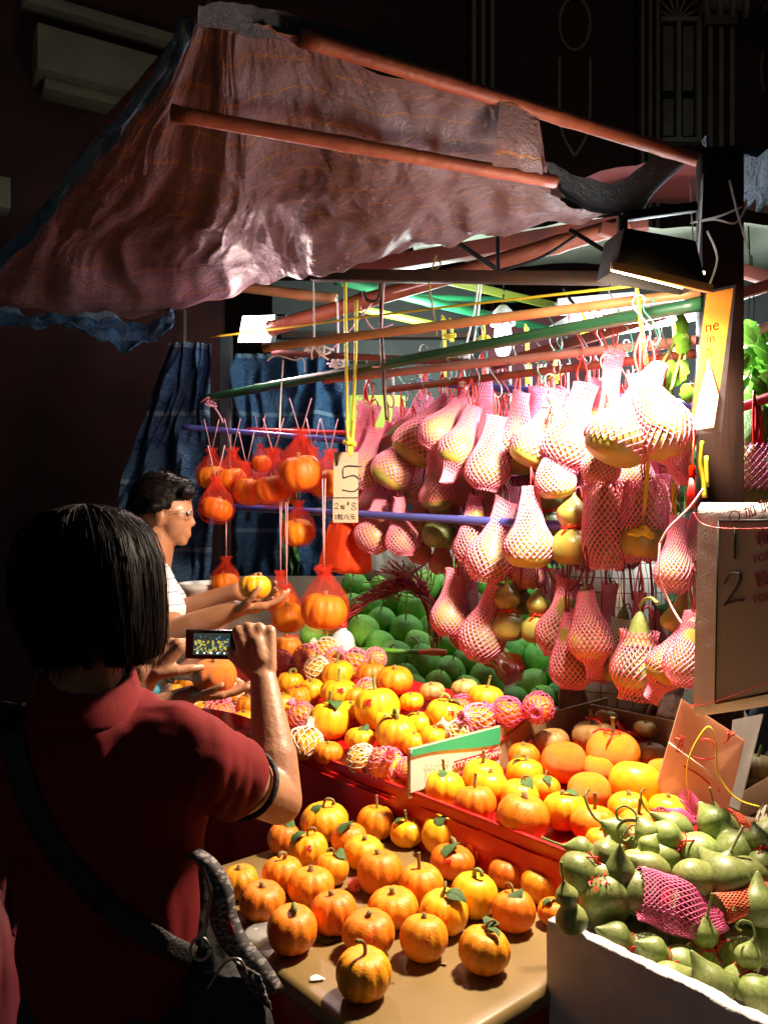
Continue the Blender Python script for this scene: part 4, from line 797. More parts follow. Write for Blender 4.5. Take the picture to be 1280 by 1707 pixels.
# ---------------------------------------------------------------- hanging gourds in foam nets (unit height 1, centre of height at 0)
FR = {'fat': [(0, 0), (.2, .012), (.31, .08), (.37, .22), (.37, .38), (.31, .54), (.20, .68), (.125, .80), (.075, .9), (.035, .98), (0, 1)],
      'twin': [(0, 0), (.16, .012), (.26, .08), (.31, .2), (.29, .33), (.21, .44), (.16, .50), (.18, .57), (.225, .66), (.20, .77), (.115, .87), (.055, .94), (.03, .985), (0, 1)],
      'pear': [(0, 0), (.15, .012), (.25, .08), (.295, .2), (.29, .32), (.235, .46), (.165, .60), (.12, .74), (.095, .86), (.06, .94), (.03, .985), (0, 1)],
      'hulu': [(0, 0), (.15, .012), (.24, .08), (.275, .2), (.255, .33), (.175, .44), (.125, .50), (.15, .57), (.195, .66), (.185, .76), (.115, .86), (.06, .93), (.03, .985), (0, 1)],
      'long': [(0, 0), (.12, .012), (.20, .07), (.235, .2), (.22, .36), (.19, .54), (.155, .72), (.12, .86), (.07, .94), (.03, .985), (0, 1)]}
def fruit_fn(k, m, bend=0):
    def f():
        mb = MB(); p = [tuple(x) for x in catmull(FR[k], 3)]; p = [(max(0, r), z - .5) for r, z in p]
        mb.lathe(p, 32, lambda v, q, i: Vector((v.x * (1 + .03 * sin(q * 3 + v.z * 5)) + bend * (v.z + .5) ** 2, v.y * (1 + .03 * cos(q * 2)), v.z))); return mb, M[m]
    return f
NETS = {  # profile from bottom to top
 'open': [(.285, -.36), (.305, -.28), (.305, -.18), (.255, -.04), (.185, .10), (.14, .24), (.115, .38), (.10, .50), (.105, .60)],
 'full': [(.16, -.56), (.17, -.52), (.25, -.44), (.305, -.32), (.30, -.18), (.245, -.04), (.18, .11), (.14, .26), (.125, .40), (.13, .52), (.15, .60)],
 'tail': [(.17, -.78), (.145, -.66), (.14, -.56), (.20, -.47), (.29, -.34), (.305, -.22), (.265, -.08), (.20, .08), (.155, .24), (.13, .38), (.12, .50)],
 'neck': [(.19, -.62), (.17, -.54), (.23, -.45), (.30, -.32), (.305, -.2), (.26, -.05), (.21, .08), (.20, .18), (.215, .26)],
 'cyl': [(.18, -.54), (.21, -.45), (.245, -.3), (.265, -.12), (.27, .06), (.26, .22), (.25, .36), (.24, .5)],
 'tube': [(.15, -.5), (.13, -.35), (.12, -.1), (.115, .1), (.13, .3), (.16, .5)]}
def hnet_fn(k, m, N=21, seed=0, flat=1.0):
    def f():
        mb = MB(); p = [tuple(x) for x in catmull(NETS[k], 3)]; ln = NETS[k][-1][1] - NETS[k][0][1]
        def md(v): 
            t = noise.noise_vector(v * 2.4 + Vector((seed * 3, 0, 0))) * .035; e = max(0, -(v.z + .5)) + max(0, v.z - .42); t *= 1 + 9 * e
            return Vector((v.x * (1 - e * .5 * flat), v.y * (1 - e * 1.6 * flat), v.z)) + t
        net_strands(mb, p, N, 2.7 * ln, .0078, .0, n=4, mod=md); return mb, M[m]
    return f
def gstem_fn(kind):
    def f():
        mb = MB()
        if kind == 'short': mb.tube([(0, 0, .48), (0, 0, .54), (.01, 0, .60)], [.035, .025, .022], 6)
        else: mb.tube(cv((0, 0, .47), (0, 0, .56), (-.10, 0, .66), (-.28, 0, .70), (-.42, 0, .66)), [.04, .03] + [.020] * 22 + [.03], 6)
        return mb, M['gstem']
    return f
def waist_fn(k):
    def f():
        mb = MB(); r = {'hulu': .135, 'twin': .172}.get(k, .2); z = 0 if k in ('hulu', 'twin') else -.02
        mb.tube([(r * cos(q), r * sin(q), z + .01 * sin(q * 2)) for q in [PI * i / 12 for i in range(25)]], .014, 5, flat=.6)
        for s in (-1, 1): mb.tube(cv((s * .01, -r, z), (s * .07, -r - .03, z + .05), (s * .12, -r - .02, z - .03), (s * .16, -r + .0, z - .09)), .011, 5)
        mb.tube(cv((0, -r, z), (.01, -r - .03, z + .03), (0, -r, z + .01)), .02, 5); return mb, M['redribbon']
    return f
GC = [0]
def gourd(px, py, hpx, d, label, group, net='full', k='pear', m='gourdb', nm='pinknet', tilt=0, stem=None, up=.12, upm='redribbon', waist=False, rotz=None, lean=0, name='gourd', span=None):
    GC[0] += 1; sd = GC[0] % 4
    spans = {'open': 1.10, 'full': 1.16, 'tail': 1.30, 'neck': 1.12, 'cyl': 1.04, 'tube': 1.0, None: 1.0}
    s = 1.13 * hpx * d / F / (span or spans[net]); base = at(px, py, d)
    off = {'open': -.05, 'full': 0, 'tail': .14, 'neck': .06, 'cyl': 0, 'tube': 0, None: 0}[net]
    E_ = Euler((R(lean), R(tilt), 0)).to_matrix() @ Euler((0, 0, rnd.uniform(-PI, PI) if rotz is None else rotz)).to_matrix()
    base = base + E_ @ Vector((0, 0, off * s))
    r = thing_root(name, label, 'gourd', group, base, E_.to_euler(), s); r.scale = (s * rnd.uniform(1.02, 1.20), s * rnd.uniform(1.0, 1.15), s)
    if net != 'tube': part('gfruit_%s_%s' % (k, m), fruit_fn(k, m), 'fruit', r)
    if stem: part('gst_' + stem, gstem_fn(stem), 'stem', r)
    if waist: part('waist_' + k, waist_fn(k), 'ribbon', r, rot=(0, 0, -r.rotation_euler.z if rotz is None else 0))
    if net: part('hnet_%s_%s_%d' % (net, nm, sd), hnet_fn(net, nm, 25, sd), 'foam_net', r, label=None)
    if up:
        inv = E_.inverted(); u = inv @ Vector((0, 0, 1)); L = up / s; mb = MB(); t0 = Vector((0, 0, .46)); 
        for q in range(3):
            o = inv @ Vector((rnd.uniform(-.07, .07), rnd.uniform(-.04, .04), 0)); mb.tube(cv(t0, t0 + u * L * .5 + o, t0 + u * L, n=4), .014 if upm != 'darkred' else .010, 4)
        mb.tube(cv(t0 + u * .02, t0 + u * .10 + inv @ Vector((.09, 0, 0)), t0 + u * .03 + inv @ Vector((.13, 0, -.10)), n=4), .014, 4)
        mb.build('ribbon', M[upm], r)
    return r, base + E_ @ Vector((0, 0, .46 * s)) + Vector((0, 0, up))
def dg(px): return 2.93 - (px - 590) * .00185
# px, py, height, tilt, net, kind, fruit, depth offset, row, extras
G = [
 (640,752,84,10,'full','pear','gourdb',.22,0,{}), (786,712,86,14,'full','pear','gourdb',.18,0,{}), (842,748,84,-6,'full','pear','gourdb',.2,0,{}), (930,706,96,10,'full','pear','gourdb',.14,0,{}), (1035,735,84,0,'full','pear','gourdb',.24,0,{}), (1082,690,110,8,'full','pear','gourdy',.12,0,{}), (975,672,70,22,'tube','pear','gourdb',.08,0,{}), (600,775,70,4,'full','pear','gourdb',.2,0,{}),
 (644,850,70,8,'full','pear','gourdb',.3,1,{}), (758,868,84,-5,'full','pear','gourdb',.22,1,{}), (850,858,78,6,'full','pear','gourdb',.22,1,{}), (900,905,70,-4,'full','pear','gourdb',.26,1,{}), (978,905,84,5,'full','pear','gourdb',.2,1,{}), (1040,905,84,-4,'full','pear','gourdb',.22,1,{}), (1098,838,80,8,'full','pear','gourdb',.2,1,{}), (735,925,60,0,'full','pear','gourdb',.25,1,{}),
 (772,1045,70,0,'full','pear','gourdb',.14,2,{}), (1092,1130,60,-4,'tube','pear','gourdb',.12,2,{}), (1000,1092,84,6,'full','pear','gourdb',.14,2,{}), (960,1010,70,-6,'full','pear','gourdb',.18,2,{}),
 (603,722,92,16,'tube','pear','gourdb',.06,0,{}), (612,767,92,15,'full','pear','gourdb',0,0,{}), (654,733,70,30,'full','long','gourdg',.12,0,{'stem': 'short'}), (668,762,100,32,'open','pear','gourdb',.02,0,{}), (714,714,116,33,'open','pear','gourdb',.08,0,{}), (744,706,98,38,'full','pear','gourdy',-.03,0,{}), (766,742,118,20,'tail','pear','gourdb',-.06,0,{}), (806,690,96,-5,'tube','pear','gourdb',.14,0,{}), (816,756,112,9,'full','pear','gourdy',-.04,0,{'stem': 'short'}), (862,724,120,3,'open','pear','gourdb',.10,0,{'nm': 'pinknet'}), (903,715,118,24,'open','pear','gourdy',-.02,0,{}), (922,778,82,-6,'open','pear','gourdb',-.06,0,{'span': .95}), (956,712,132,16,'full','pear','gourdy',0,0,{}), (1004,756,96,10,'full','pear','gourdb',-.05,0,{}), (1052,690,160,28,'open','pear','gourdy',-.12,0,{}), (1104,712,176,-24,'tail','pear','gourdy',-.08,0,{}), (1062,774,92,5,'full','pear','gourdb',.12,0,{}), (1018,640,96,6,'tube','pear','gourdb',.05,0,{}), (985,700,110,20,'full','pear','gourdy',.16,0,{}), (690,700,80,25,'tube','pear','gourdb',.2,0,{}), (890,690,80,8,'tube','pear','gourdb',.2,0,{}),
 (732,861,92,0,None,'hulu','gourdb',.06,1,{'waist': True, 'm': 'gourdg'}), (726,800,88,-4,'open','pear','gourdb',.0,1,{}), (627,872,94,14,'full','pear','gourdb',.02,1,{}), (668,878,88,-6,'full','long','gourdb',.0,1,{}), (620,826,76,2,'full','pear','gourdb',.18,1,{'stem': 'short'}), (703,850,74,10,'open','pear','gourdb',.12,1,{}), (790,888,104,2,'full','long','gourdb',0,1,{'stem': 'short'}), (822,816,84,0,'full','pear','gourdb',.16,1,{}), (825,905,124,14,'full','pear','gourdb',-.03,1,{}), (882,880,118,3,'open','pear','gourdy',-.10,1,{}), (878,940,78,2,'full','pear','gourdb',.05,1,{}), (916,852,84,0,None,'hulu','gourdg',.14,1,{'waist': True}), (953,880,108,0,None,'hulu','gourdb',.0,1,{'waist': True, 'stem': 'short'}), (1008,875,124,0,'cyl','long','gourdb',-.02,1,{}), (1073,868,118,2,'cyl','pear','gourdb',.05,1,{}), (1000,800,86,0,'full','pear','gourdb',.2,1,{}), (1125,928,110,3,'full','pear','gourdb',-.02,1,{}), (1052,832,60,10,None,'pear','gourdy',.2,1,{}), (1152,905,84,8,'full','pear','gourdb',.05,1,{}), (772,806,70,5,'full','pear','gourdb',.2,1,{}), (950,792,78,5,'tube','pear','gourdb',.22,1,{}), (660,822,80,-4,'tube','pear','gourdb',.22,1,{}), (700,905,66,6,'full','pear','gourdb',.2,1,{}), (756,838,84,10,'tube','pear','gourdb',.24,1,{}),
 (752,1007,100,6,'full','pear','gourdb',-.02,2,{}), (782,990,94,-4,'tube','pear','gourdb',.1,2,{}), (808,1040,112,12,'full','pear','gourdb',-.04,2,{'stem': 'short'}), (845,1018,88,0,None,'hulu','gourdb',0,2,{'waist': True, 'stem': 'short'}), (895,1026,80,3,None,'hulu','gourdb',.02,2,{'waist': True}), (935,1032,116,10,'full','long','gourdb',.02,2,{}), (950,1086,112,-3,'full','long','gourdb',-.06,2,{}), (982,1056,132,-6,'tail','pear','gourdy',-.08,2,{'stem': 'short'}), (1014,1008,64,4,'tube','pear','gourdb',.12,2,{}), (1036,1056,80,5,'neck','pear','gourdg',.04,2,{'nm': 'whitenet', 'stem': 'short'}), (1022,1112,44,10,None,'pear','gourdy',.1,2,{'up': 0}), (1062,1020,60,4,'tube','pear','gourdb',.14,2,{}), (1063,1092,130,3,'neck','pear','gourdg',-.04,2,{'stem': 'curl'}), (1117,1104,126,28,'tail','pear','gourdb',-.02,2,{}), (1130,1020,62,14,None,'pear','gourdy',.05,2,{'stem': 'short'}), (1147,1082,112,10,'full','long','gourdb',-.10,2,{}), (928,985,64,0,'tube','pear','gourdb',.15,2,{}), (868,985,70,0,None,'hulu','gourdg',.2,2,{}), (1092,1060,70,0,'full','pear','gourdb',.16,2,{}), (905,965,60,-8,'tube','pear','gourdb',.2,2,{})]
rf = random.Random(12)
for y0, row in ((728, 0), (792, 1), (868, 1)):
    for x in range(612, 1130, 44): G.append((x + rf.uniform(-10, 10), y0 + rf.uniform(-12, 12), rf.uniform(76, 96) + (x - 600) * .05, rf.uniform(-10, 22), rf.choice(['full', 'full', 'open', 'tail']), 'pear', 'gourdb', rf.uniform(.30, .44), row, {}))
RN = ['top', 'middle', 'bottom']; ro = {}
for r in range(3):
    ids = sorted([i for i, g in enumerate(G) if g[8] == r], key=lambda i: G[i][0])
    for k, i in enumerate(ids): ro[i] = (k + 1, len(ids))
NUM = ORD[:10] + ['tenth', '11th', '12th', '13th', '14th', '15th', '16th', '17th', '18th', '19th', '20th', '21st', '22nd', '23rd', '24th', '25th', '26th'] + ['%dth' % k for k in range(27, 31)] + ['31st', '32nd', '33rd', '34th', '35th', '36th', '37th', '38th', '39th', '40th', '41st', '42nd', '43rd', '44th', '45th', '46th', '47th', '48th', '49th', '50th', '51st', '52nd', '53rd', '54th', '55th', '56th', '57th', '58th', '59th', '60th', '61st', '62nd', '63rd', '64th', '65th']
HOOKS = []
for i, (px, py, h, ti, net, k, m, dd, row, ex) in enumerate(G):
    ex = dict(ex); what = {'open': 'pink-netted gourd with bare base', 'full': 'gourd wrapped whole in pink net', 'tail': 'gourd in pink net with hanging tail', 'neck': 'netted gourd with green neck showing', 'cyl': 'gourd in straight pink net sleeve', 'tube': 'slim folded pink foam sleeve', None: 'bare gourd with red ribbon' if ex.get('waist') else 'bare gourd without net'}[net]
    if ex.get('nm') == 'whitenet': what = 'gourd in white foam net with green neck'
    m = ex.pop('m', m); up = ex.pop('up', (.10, .09, .12)[row])
    _, tip = gourd(px, py, h, dg(px) + dd - (.03 if row == 2 else 0), '%s, %s from the price card, %s hanging row' % (what, NUM[ro[i][0]], RN[row]), 'gourds hanging from the poles', net, k, m, tilt=ti, up=up, upm='redribbon' if row == 0 else 'darkred', name='gourd' if net != 'tube' else 'foam_sleeve', **ex)
    HOOKS.append((tip, row, px))
HC = [0]
def hook(p, m, L, label, group='wire hooks on the stall poles', name='wire_hook', rz=0):
    pts = [(0, 0, -L * .5), (.012, 0, -L * .5 - .010), (.022, 0, -L * .5 + .004), (.018, 0, -L * .2), (.0, 0, L * .1), (-.016, 0, L * .35), (-.014, 0, L * .5 + .006), (0, 0, L * .5 + .012), (.012, 0, L * .5)]
    mb = MB(); mb.tube(cv(*pts, n=4), .0022, 5); o = mb.build(name, M[m], loc=p); o.rotation_euler = (0, 0, rz); return tag(o, label, 'hook', group)
hk = [(tip, px) for tip, row, px in HOOKS if row == 0]
hk.sort(key=lambda a: a[1]); cl = ['wire', 'wireg', 'wire', 'wire', 'wirer']
for i, (tip, px) in enumerate(hk):
    L = .09; m = cl[i % 5]; hook(tip + Vector((0, 0, L * .5 - .01)), m, L, '%s wire hook, %s from the price card over the netted gourds' % ({'wire': 'grey', 'wireg': 'green', 'wirer': 'red'}[m], NUM[i + 1]), rz=rnd.uniform(-.6, .6))
for i, (px, py, m, d) in enumerate([(742, 600, 'wireg', 2.6), (846, 572, 'wire', 2.4), (923, 548, 'wireg', 2.3), (958, 560, 'wirer', 2.22), (1000, 560, 'wirer', 2.18), (1040, 545, 'wireg', 2.1), (1082, 540, 'wireg', 2.05), (905, 640, 'wireg', 2.3), (700, 640, 'wire', 2.7), (1110, 580, 'wire', 2.05)]):
    hook(at(px, py, d), m, .11, '%s empty hook, %s from the price card high on the poles' % ({'wire': 'grey', 'wireg': 'green', 'wirer': 'red'}[m], NUM[i + 1]), 'empty wire hooks on the stall poles', rz=rnd.uniform(-.5, .5))
for i, (px, py) in enumerate([(565, 898), (583, 902), (602, 903), (535, 868), (548, 860)]):
    hook(at(px, py, 3.02), 'steel', .075, 'thin black hook, %s of those dangling just under the price card' % ORD[i + 1], 'hooks under the price card')
o = MB().tube(cv(at(634, 452, 2.6), at(636, 560, 2.6), at(640, 640, 2.58), at(645, 700, 2.58)), .006, 6); o.tube(cv(at(634, 470, 2.6), at(630, 500, 2.6), at(612, 500, 2.6), at(606, 486, 2.6)), .006, 6)
tag(o.build('iron_rod', M['steel']), 'black iron rod with a hooked top hanging over the netted gourds', 'rod')
o = MB().tube(cv(at(338, 762, 3.3), at(339, 790, 3.3), at(346, 802, 3.3), at(353, 790, 3.3), at(353, 730, 3.3)), .006, 6); tag(o.build('iron_hook', M['black']), 'empty black hook at the end of the blue pole', 'hook')

# ---------------------------------------------------------------- orange pumpkins in red mesh bags
def bag_fn(k):
    def f():
        mb = MB(); p = [(.0, -.47), (.2, -.46), (.42, -.34), (.55, -.1), (.54, .12), (.49, .28), (.38, .44), (.25, .58), (.12, .72), (.05, .82), (.08, .88), (.13, .96)]
        p = [tuple(x) for x in catmull(p, 3)]
        def md(v, q, i):
            a = max(0, v.z); return v * 1 + Vector((.12 * sin(q * 5 + k) * a, .12 * cos(q * 4 + k * 2) * a, .05 * sin(q * 3) * a)) + Vector((.10 * a * a * sin(k * 2.1), 0, 0))
        mb.lathe(p, 40, md); return mb, M['bagnet']
    return f
BG = [(353,795,44,3.2,1),(385,799,48,3.12,1),(414,820,46,3.05,1),(456,815,62,2.95,1),(501,787,66,2.85,1),(546,806,52,2.95,1),(436,773,30,3.35,1),(361,848,56,3.0,0),(497,887,54,2.95,2),(375,972,46,3.1,3),(481,1029,56,2.8,3),(468,1002,52,2.92,3),(540,1019,78,2.6,3),(520,790,40,3.2,1)]
for i, (px, py, w, d, kind) in enumerate(BG):
    wm = w * (1.12 if kind == 1 else 1) * d / F; loc = at(px, py, d); pos = {1: '%s from the man in the upper hanging row' % ORD[1 + sorted([b[0] for b in BG if b[4] == 1]).index(px)] if kind == 1 else '', 0: 'hanging alone beside the face of the man', 2: 'hanging alone under the dark steel bar', 3: '%s from the man in the low row' % ORD[1 + sorted([b[0] for b in BG if b[4] == 3]).index(px)] if kind == 3 else ''}[kind]
    r = pumpkin(loc, wm, 'orange pumpkin in red mesh bag, ' + pos, 'pumpkins in red mesh bags', 'pumpkin', 'abcd'[i % 4], 'stub', 'stem', rot=(rnd.uniform(-.3, .3), rnd.uniform(-.3, .3), rnd.uniform(-3, 3)))
    b = part('bag_%d' % (i % 4), bag_fn(i % 4), 'mesh_bag', r); b.rotation_euler = r.rotation_euler.to_matrix().inverted().to_euler()
    inv = r.rotation_euler.to_matrix().inverted(); mb = MB(); t = Vector((.06 * sin((i % 4) * 2.1), 0, .84)); L = (.13 if kind != 3 else .30) / wm
    for s in (-1, 1): mb.tube([inv @ t, inv @ (t + Vector((s * (.25 if kind != 3 else .03), 0, L)))], .014, 4)
    mb.build('string', M['pinkstring'], r)

# ---------------------------------------------------------------- strings, ropes and bows
def string(name, label, pts, r, m, n=5, cat='string'):
    if not isinstance(pts[0], list): return tag(MB().tube(cv(*pts, n=4), r, n).build(name, M[m]), label, cat)
    e = empty(name, label, cat, None, pts[0][0])
    for p in pts: MB().tube([q - e.location for q in cv(*p, n=4)], r, n).build('strand', M[m], e)
    return e
def tie(x, y, d, m, s=1, k=9, seed=0):
    rn = random.Random(seed); out = []
    for i in range(k):
        out.append([at(x + rn.uniform(-3, 3), y + rn.uniform(-3, 3), d), at(x + rn.uniform(-14, 14) * s, y + rn.uniform(-10, 10) * s, d - .02), at(x + rn.uniform(-22, 22) * s, y + rn.uniform(-4, 16) * s, d)])
    return out
string('rope', 'pair of yellow ropes hanging from the beam to the blue pole', [[at(575, 462, 2.7), at(577, 600, 2.7), at(580, 740, 2.7)], [at(594, 500, 2.72), at(592, 615, 2.7), at(586, 740, 2.7)], [at(578, 700, 2.68), at(584, 760, 2.68), at(590, 700, 2.68)]] + tie(583, 735, 2.68, 'y', .5), .006, 'yellowstring', cat='rope')
string('rope', 'taut yellow rope running from the white floodlight to the black lamp housing', [at(350, 562, 3.0), at(470, 547, 2.9), at(700, 517, 2.55), at(1060, 476, 2.0)], .004, 'yellowstring', cat='rope')
string('rope', 'thick yellow rope beside the glaring gourds tied on the lower bar', [[at(1060, 470, 1.96), at(1068, 540, 1.97), at(1078, 620, 2.0), at(1080, 760, 2.02), at(1070, 880, 2.04)]] + tie(1070, 883, 2.03, 'y', 1.1, 10), .0055, 'yellowstring', cat='rope')
string('string', 'white string knotted round the cut end of the tan bamboo', [[at(522, 462, 2.7), at(523, 520, 2.66), at(524, 575, 2.62)]] + tie(524, 576, 2.6, 'w', 1.5, 12, 3), .0032, 'whitestring')
string('string', 'loose white string looped below the tan bamboo end', [[at(445, 602, 2.7), at(460, 592, 2.7), at(490, 600, 2.7), at(505, 598, 2.7), at(508, 620, 2.7)], [at(472, 600, 2.7), at(468, 660, 2.7), at(466, 716, 2.7)]], .0028, 'whitestring')
string('string', 'white string bow hanging behind the yellow ropes', [[at(562, 495, 3), at(564, 560, 3), at(562, 605, 3)]] + tie(562, 606, 3, 'w', .8, 10, 5), .0035, 'whitestring')
for i, (x, y0, y1, d, m, lab) in enumerate([(740, 525, 640, 3.0, 'yellowstring', 'next to the small blue bundle'), (752, 530, 570, 3.0, 'yellowstring', 'tied in a loose tuft over the green pole'), (805, 530, 575, 3.0, 'yellowstring', 'just before the bare bulb'), (878, 540, 640, 2.9, 'yellowstring', 'just after the bare bulb'), (973, 520, 560, 2.8, 'yellowstring', 'between the two coated hooks'), (1123, 520, 600, 2.6, 'yellowstring', 'just before the yellow banner'), (925, 590, 640, 2.7, 'yellowstring', 'knotted on the red-brown pole')]):
    string('raffia_tie', 'bright yellow raffia tie ' + lab, [[at(x - 3 + q * 2, y0 + 3 * q, d), at(x + q, (y0 + y1) / 2, d), at(x + 3 - q * 2, y1, d)] for q in range(3)] + tie(x, (y0 + y1) / 2 + 10, d, 'y', .55, 7, i + 20), .0045, m, cat='raffia tie')
string('string', 'twisted white strings hanging together over the green pole', [[at(798, 465, 2.75), at(790, 520, 2.75), at(772, 600, 2.75), at(778, 640, 2.75)], [at(802, 465, 2.75), at(796, 530, 2.75), at(786, 590, 2.75)]] + tie(780, 590, 2.74, 'w', .7, 9, 9), .0035, 'whitestring')
string('string', 'pink string crossing behind the yellow ropes', [[at(620, 505, 2.9), at(575, 560, 2.9), at(545, 590, 2.9)], [at(600, 510, 2.9), at(622, 548, 2.9), at(655, 540, 2.9)], [at(720, 470, 2.9), at(655, 488, 2.9)], [at(640, 470, 2.58), at(636, 560, 2.6), at(640, 605, 2.6), at(620, 612, 2.6)]], .003, 'pinkstring')
string('string', 'pink string tied round the beam end above the clear bottle', [[at(355, 676, 3.35), at(365, 690, 3.35), at(372, 705, 3.35)]] + tie(350, 668, 3.34, 'p', .8, 6, 4), .004, 'pinkstring')
string('string', 'dark twine wound round the black beam and hanging in strands', [[at(727, 425, 2.5), at(716, 470, 2.5), at(722, 520, 2.5), at(728, 560, 2.5)], [at(722, 430, 2.5), at(735, 440, 2.5), at(720, 452, 2.5)]], .003, 'stem')
string('cable', 'black cable sagging between the roof beams', [[at(830, 452, 2.6), at(900, 430, 2.6), at(960, 392, 2.6)], [at(940, 480, 2.6), at(955, 505, 2.6), at(985, 520, 2.6)]], .005, 'black', cat='cable')
string('string', 'cloudy plastic strips tied round the top of the brown post', [[at(1170, 300, 1.85), at(1166, 380, 1.85), at(1160, 470, 1.85)], [at(1160, 370, 1.85), at(1200, 360, 1.83), at(1235, 345, 1.85)], [at(1150, 372, 1.85), at(1190, 366, 1.83), at(1225, 372, 1.85), at(1245, 340, 1.85)], [at(1178, 385, 1.84), at(1195, 430, 1.84), at(1180, 480, 1.84)], [at(1215, 300, 1.84), at(1230, 360, 1.84), at(1248, 420, 1.84)]], .0025, 'glasscard')
string('string', 'thin white strings dangling under the black lamp housing', [[at(1150, 300, 1.83), at(1154, 400, 1.83), at(1152, 470, 1.83)], [at(1172, 290, 1.83), at(1158, 420, 1.83), at(1156, 478, 1.83)]], .0016, 'whitestring')
for i, x in enumerate([700, 736, 812, 850, 884, 902, 922, 946, 982, 1012, 1046]):
    pass
string('string', 'row of pale strings hanging behind the netted gourds', [[at(x, 615 - (x - 640) * .03, 3.1), at(x + 1, 660, 3.1), at(x, 700, 3.1)] for x in (655, 700, 736, 742, 812, 850, 876, 884, 902, 908, 922, 946, 982)], .0045, 'whitestring')
string('string', 'thin pink string falling from the white sign corner across the gourds', [[at(1172, 815, 1.72), at(1150, 845, 1.75), at(1115, 880, 1.8), at(1100, 905, 1.85)], [at(1100, 905, 1.85), at(1098, 960, 1.85), at(1118, 1010, 1.85), at(1140, 1045, 1.8)]], .0028, 'pinkstring')
string('string', 'dark red strings and cut stems hanging in the lower gourd row', [[at(760, 930, 2.55), at(764, 960, 2.55)], [at(812, 935, 2.5), at(814, 985, 2.5)], [at(905, 925, 2.35), at(927, 972, 2.35), at(985, 975, 2.25)], [at(980, 940, 2.25), at(990, 955, 2.2), at(975, 1000, 2.2)], [at(1008, 930, 2.15), at(1010, 975, 2.15)], [at(948, 985, 2.2), at(962, 972, 2.2), at(972, 948, 2.2)], [at(1048, 940, 2.1), at(1054, 1000, 2.1)], [at(1080, 905, 2.05), at(1085, 960, 2.05), at(1088, 1010, 2.05)], [at(870, 930, 2.4), at(866, 985, 2.4)]], .0035, 'darkred')

# ---------------------------------------------------------------- styrofoam box of green gourds
sb = empty('styrofoam_box', 'rough white styrofoam box heaped with green gourds beside the table', 'box', loc=tn(.8, .6, .7))
def shell(root, t0, t1, n0, n1, z0, z1, th, m, nm='wall'):
    walls = [((t0, t1), (n0, n0 + th)), ((t0, t1), (n1 - th, n1)), ((t0, t0 + th), (n0 + th, n1 - th)), ((t1 - th, t1), (n0 + th, n1 - th))]
    for k, ((a, b), (c, d)) in enumerate(walls):
        pts = []; L = max(b - a, d - c); N = 44; mb = MB()
        def f(u, v):
            # wrap round the wall's section with a worn rim
            sec = [(0, 0), (0, .5), (0, .93), (.12, 1), (.5, 1), (.88, 1), (1, .93), (1, .5), (1, 0)]; i = min(7, int(v * 8)); w = v * 8 - i; s0 = sec[i]; s1 = sec[i + 1]; x = s0[0] + (s1[0] - s0[0]) * w; z = s0[1] + (s1[1] - s0[1]) * w
            if b - a > d - c: p = tn(a + (b - a) * u, c + (d - c) * x, z0 + (z1 - z0) * z)
            else: p = tn(a + (b - a) * x, c + (d - c) * u, z0 + (z1 - z0) * z)
            if z > .9: p.z += .004 * noise.noise(p * 22) + .002 * noise.noise(p * 90)
            return p + noise.noise_vector(p * 60) * .0012
        mb.grid(N * 2, 24, f); pin(mb.build(nm, M[m], root))
shell(sb, .378, .92, .30, .76, .80, .935, .026, 'foam')
pin(MB().box(tn(.649, .53, .815), (.50, .41, .02), Euler((0, 0, math.atan2(-.758, .652)))).build('bottom', M['foam'], sb, smooth=False))
s2 = empty('styrofoam_box', 'second styrofoam box in shade under the box of green gourds', 'box', loc=tn(.82, .6, .5)); shell(s2, .375, .93, .31, .77, .55, .797, .03, 'foam')
pin(MB().box(tn(.649, .54, .775), (.50, .40, .02), Euler((0, 0, math.atan2(-.758, .652)))).build('lid', M['foam'], s2, smooth=False))
o = MB().box(tn(.649, .54, .27), (.5, .40, .54), Euler((0, 0, math.atan2(-.758, .652)))).build('crate', M['wood'], bev=.01); tag(o, 'dark wooden crate holding up the stacked styrofoam boxes', 'crate')
def longstem_fn(k):
    def f():
        mb = MB(); P_ = [[(0, 0, .47), (0, 0, .58), (.08, 0, .75), (.22, .05, .88), (.34, .1, .86)], [(0, 0, .47), (0, 0, .6), (-.10, 0, .74), (-.26, 0, .74), (-.30, .05, .60), (-.2, .08, .54)], [(0, 0, .47), (.01, 0, .62), (.03, 0, .85)]][k]
        q = cv(*P_); mb.tube(q, [.045, .035] + [.022] * (len(q) - 3) + [.034], 6); return mb, M['gstem']
    return f
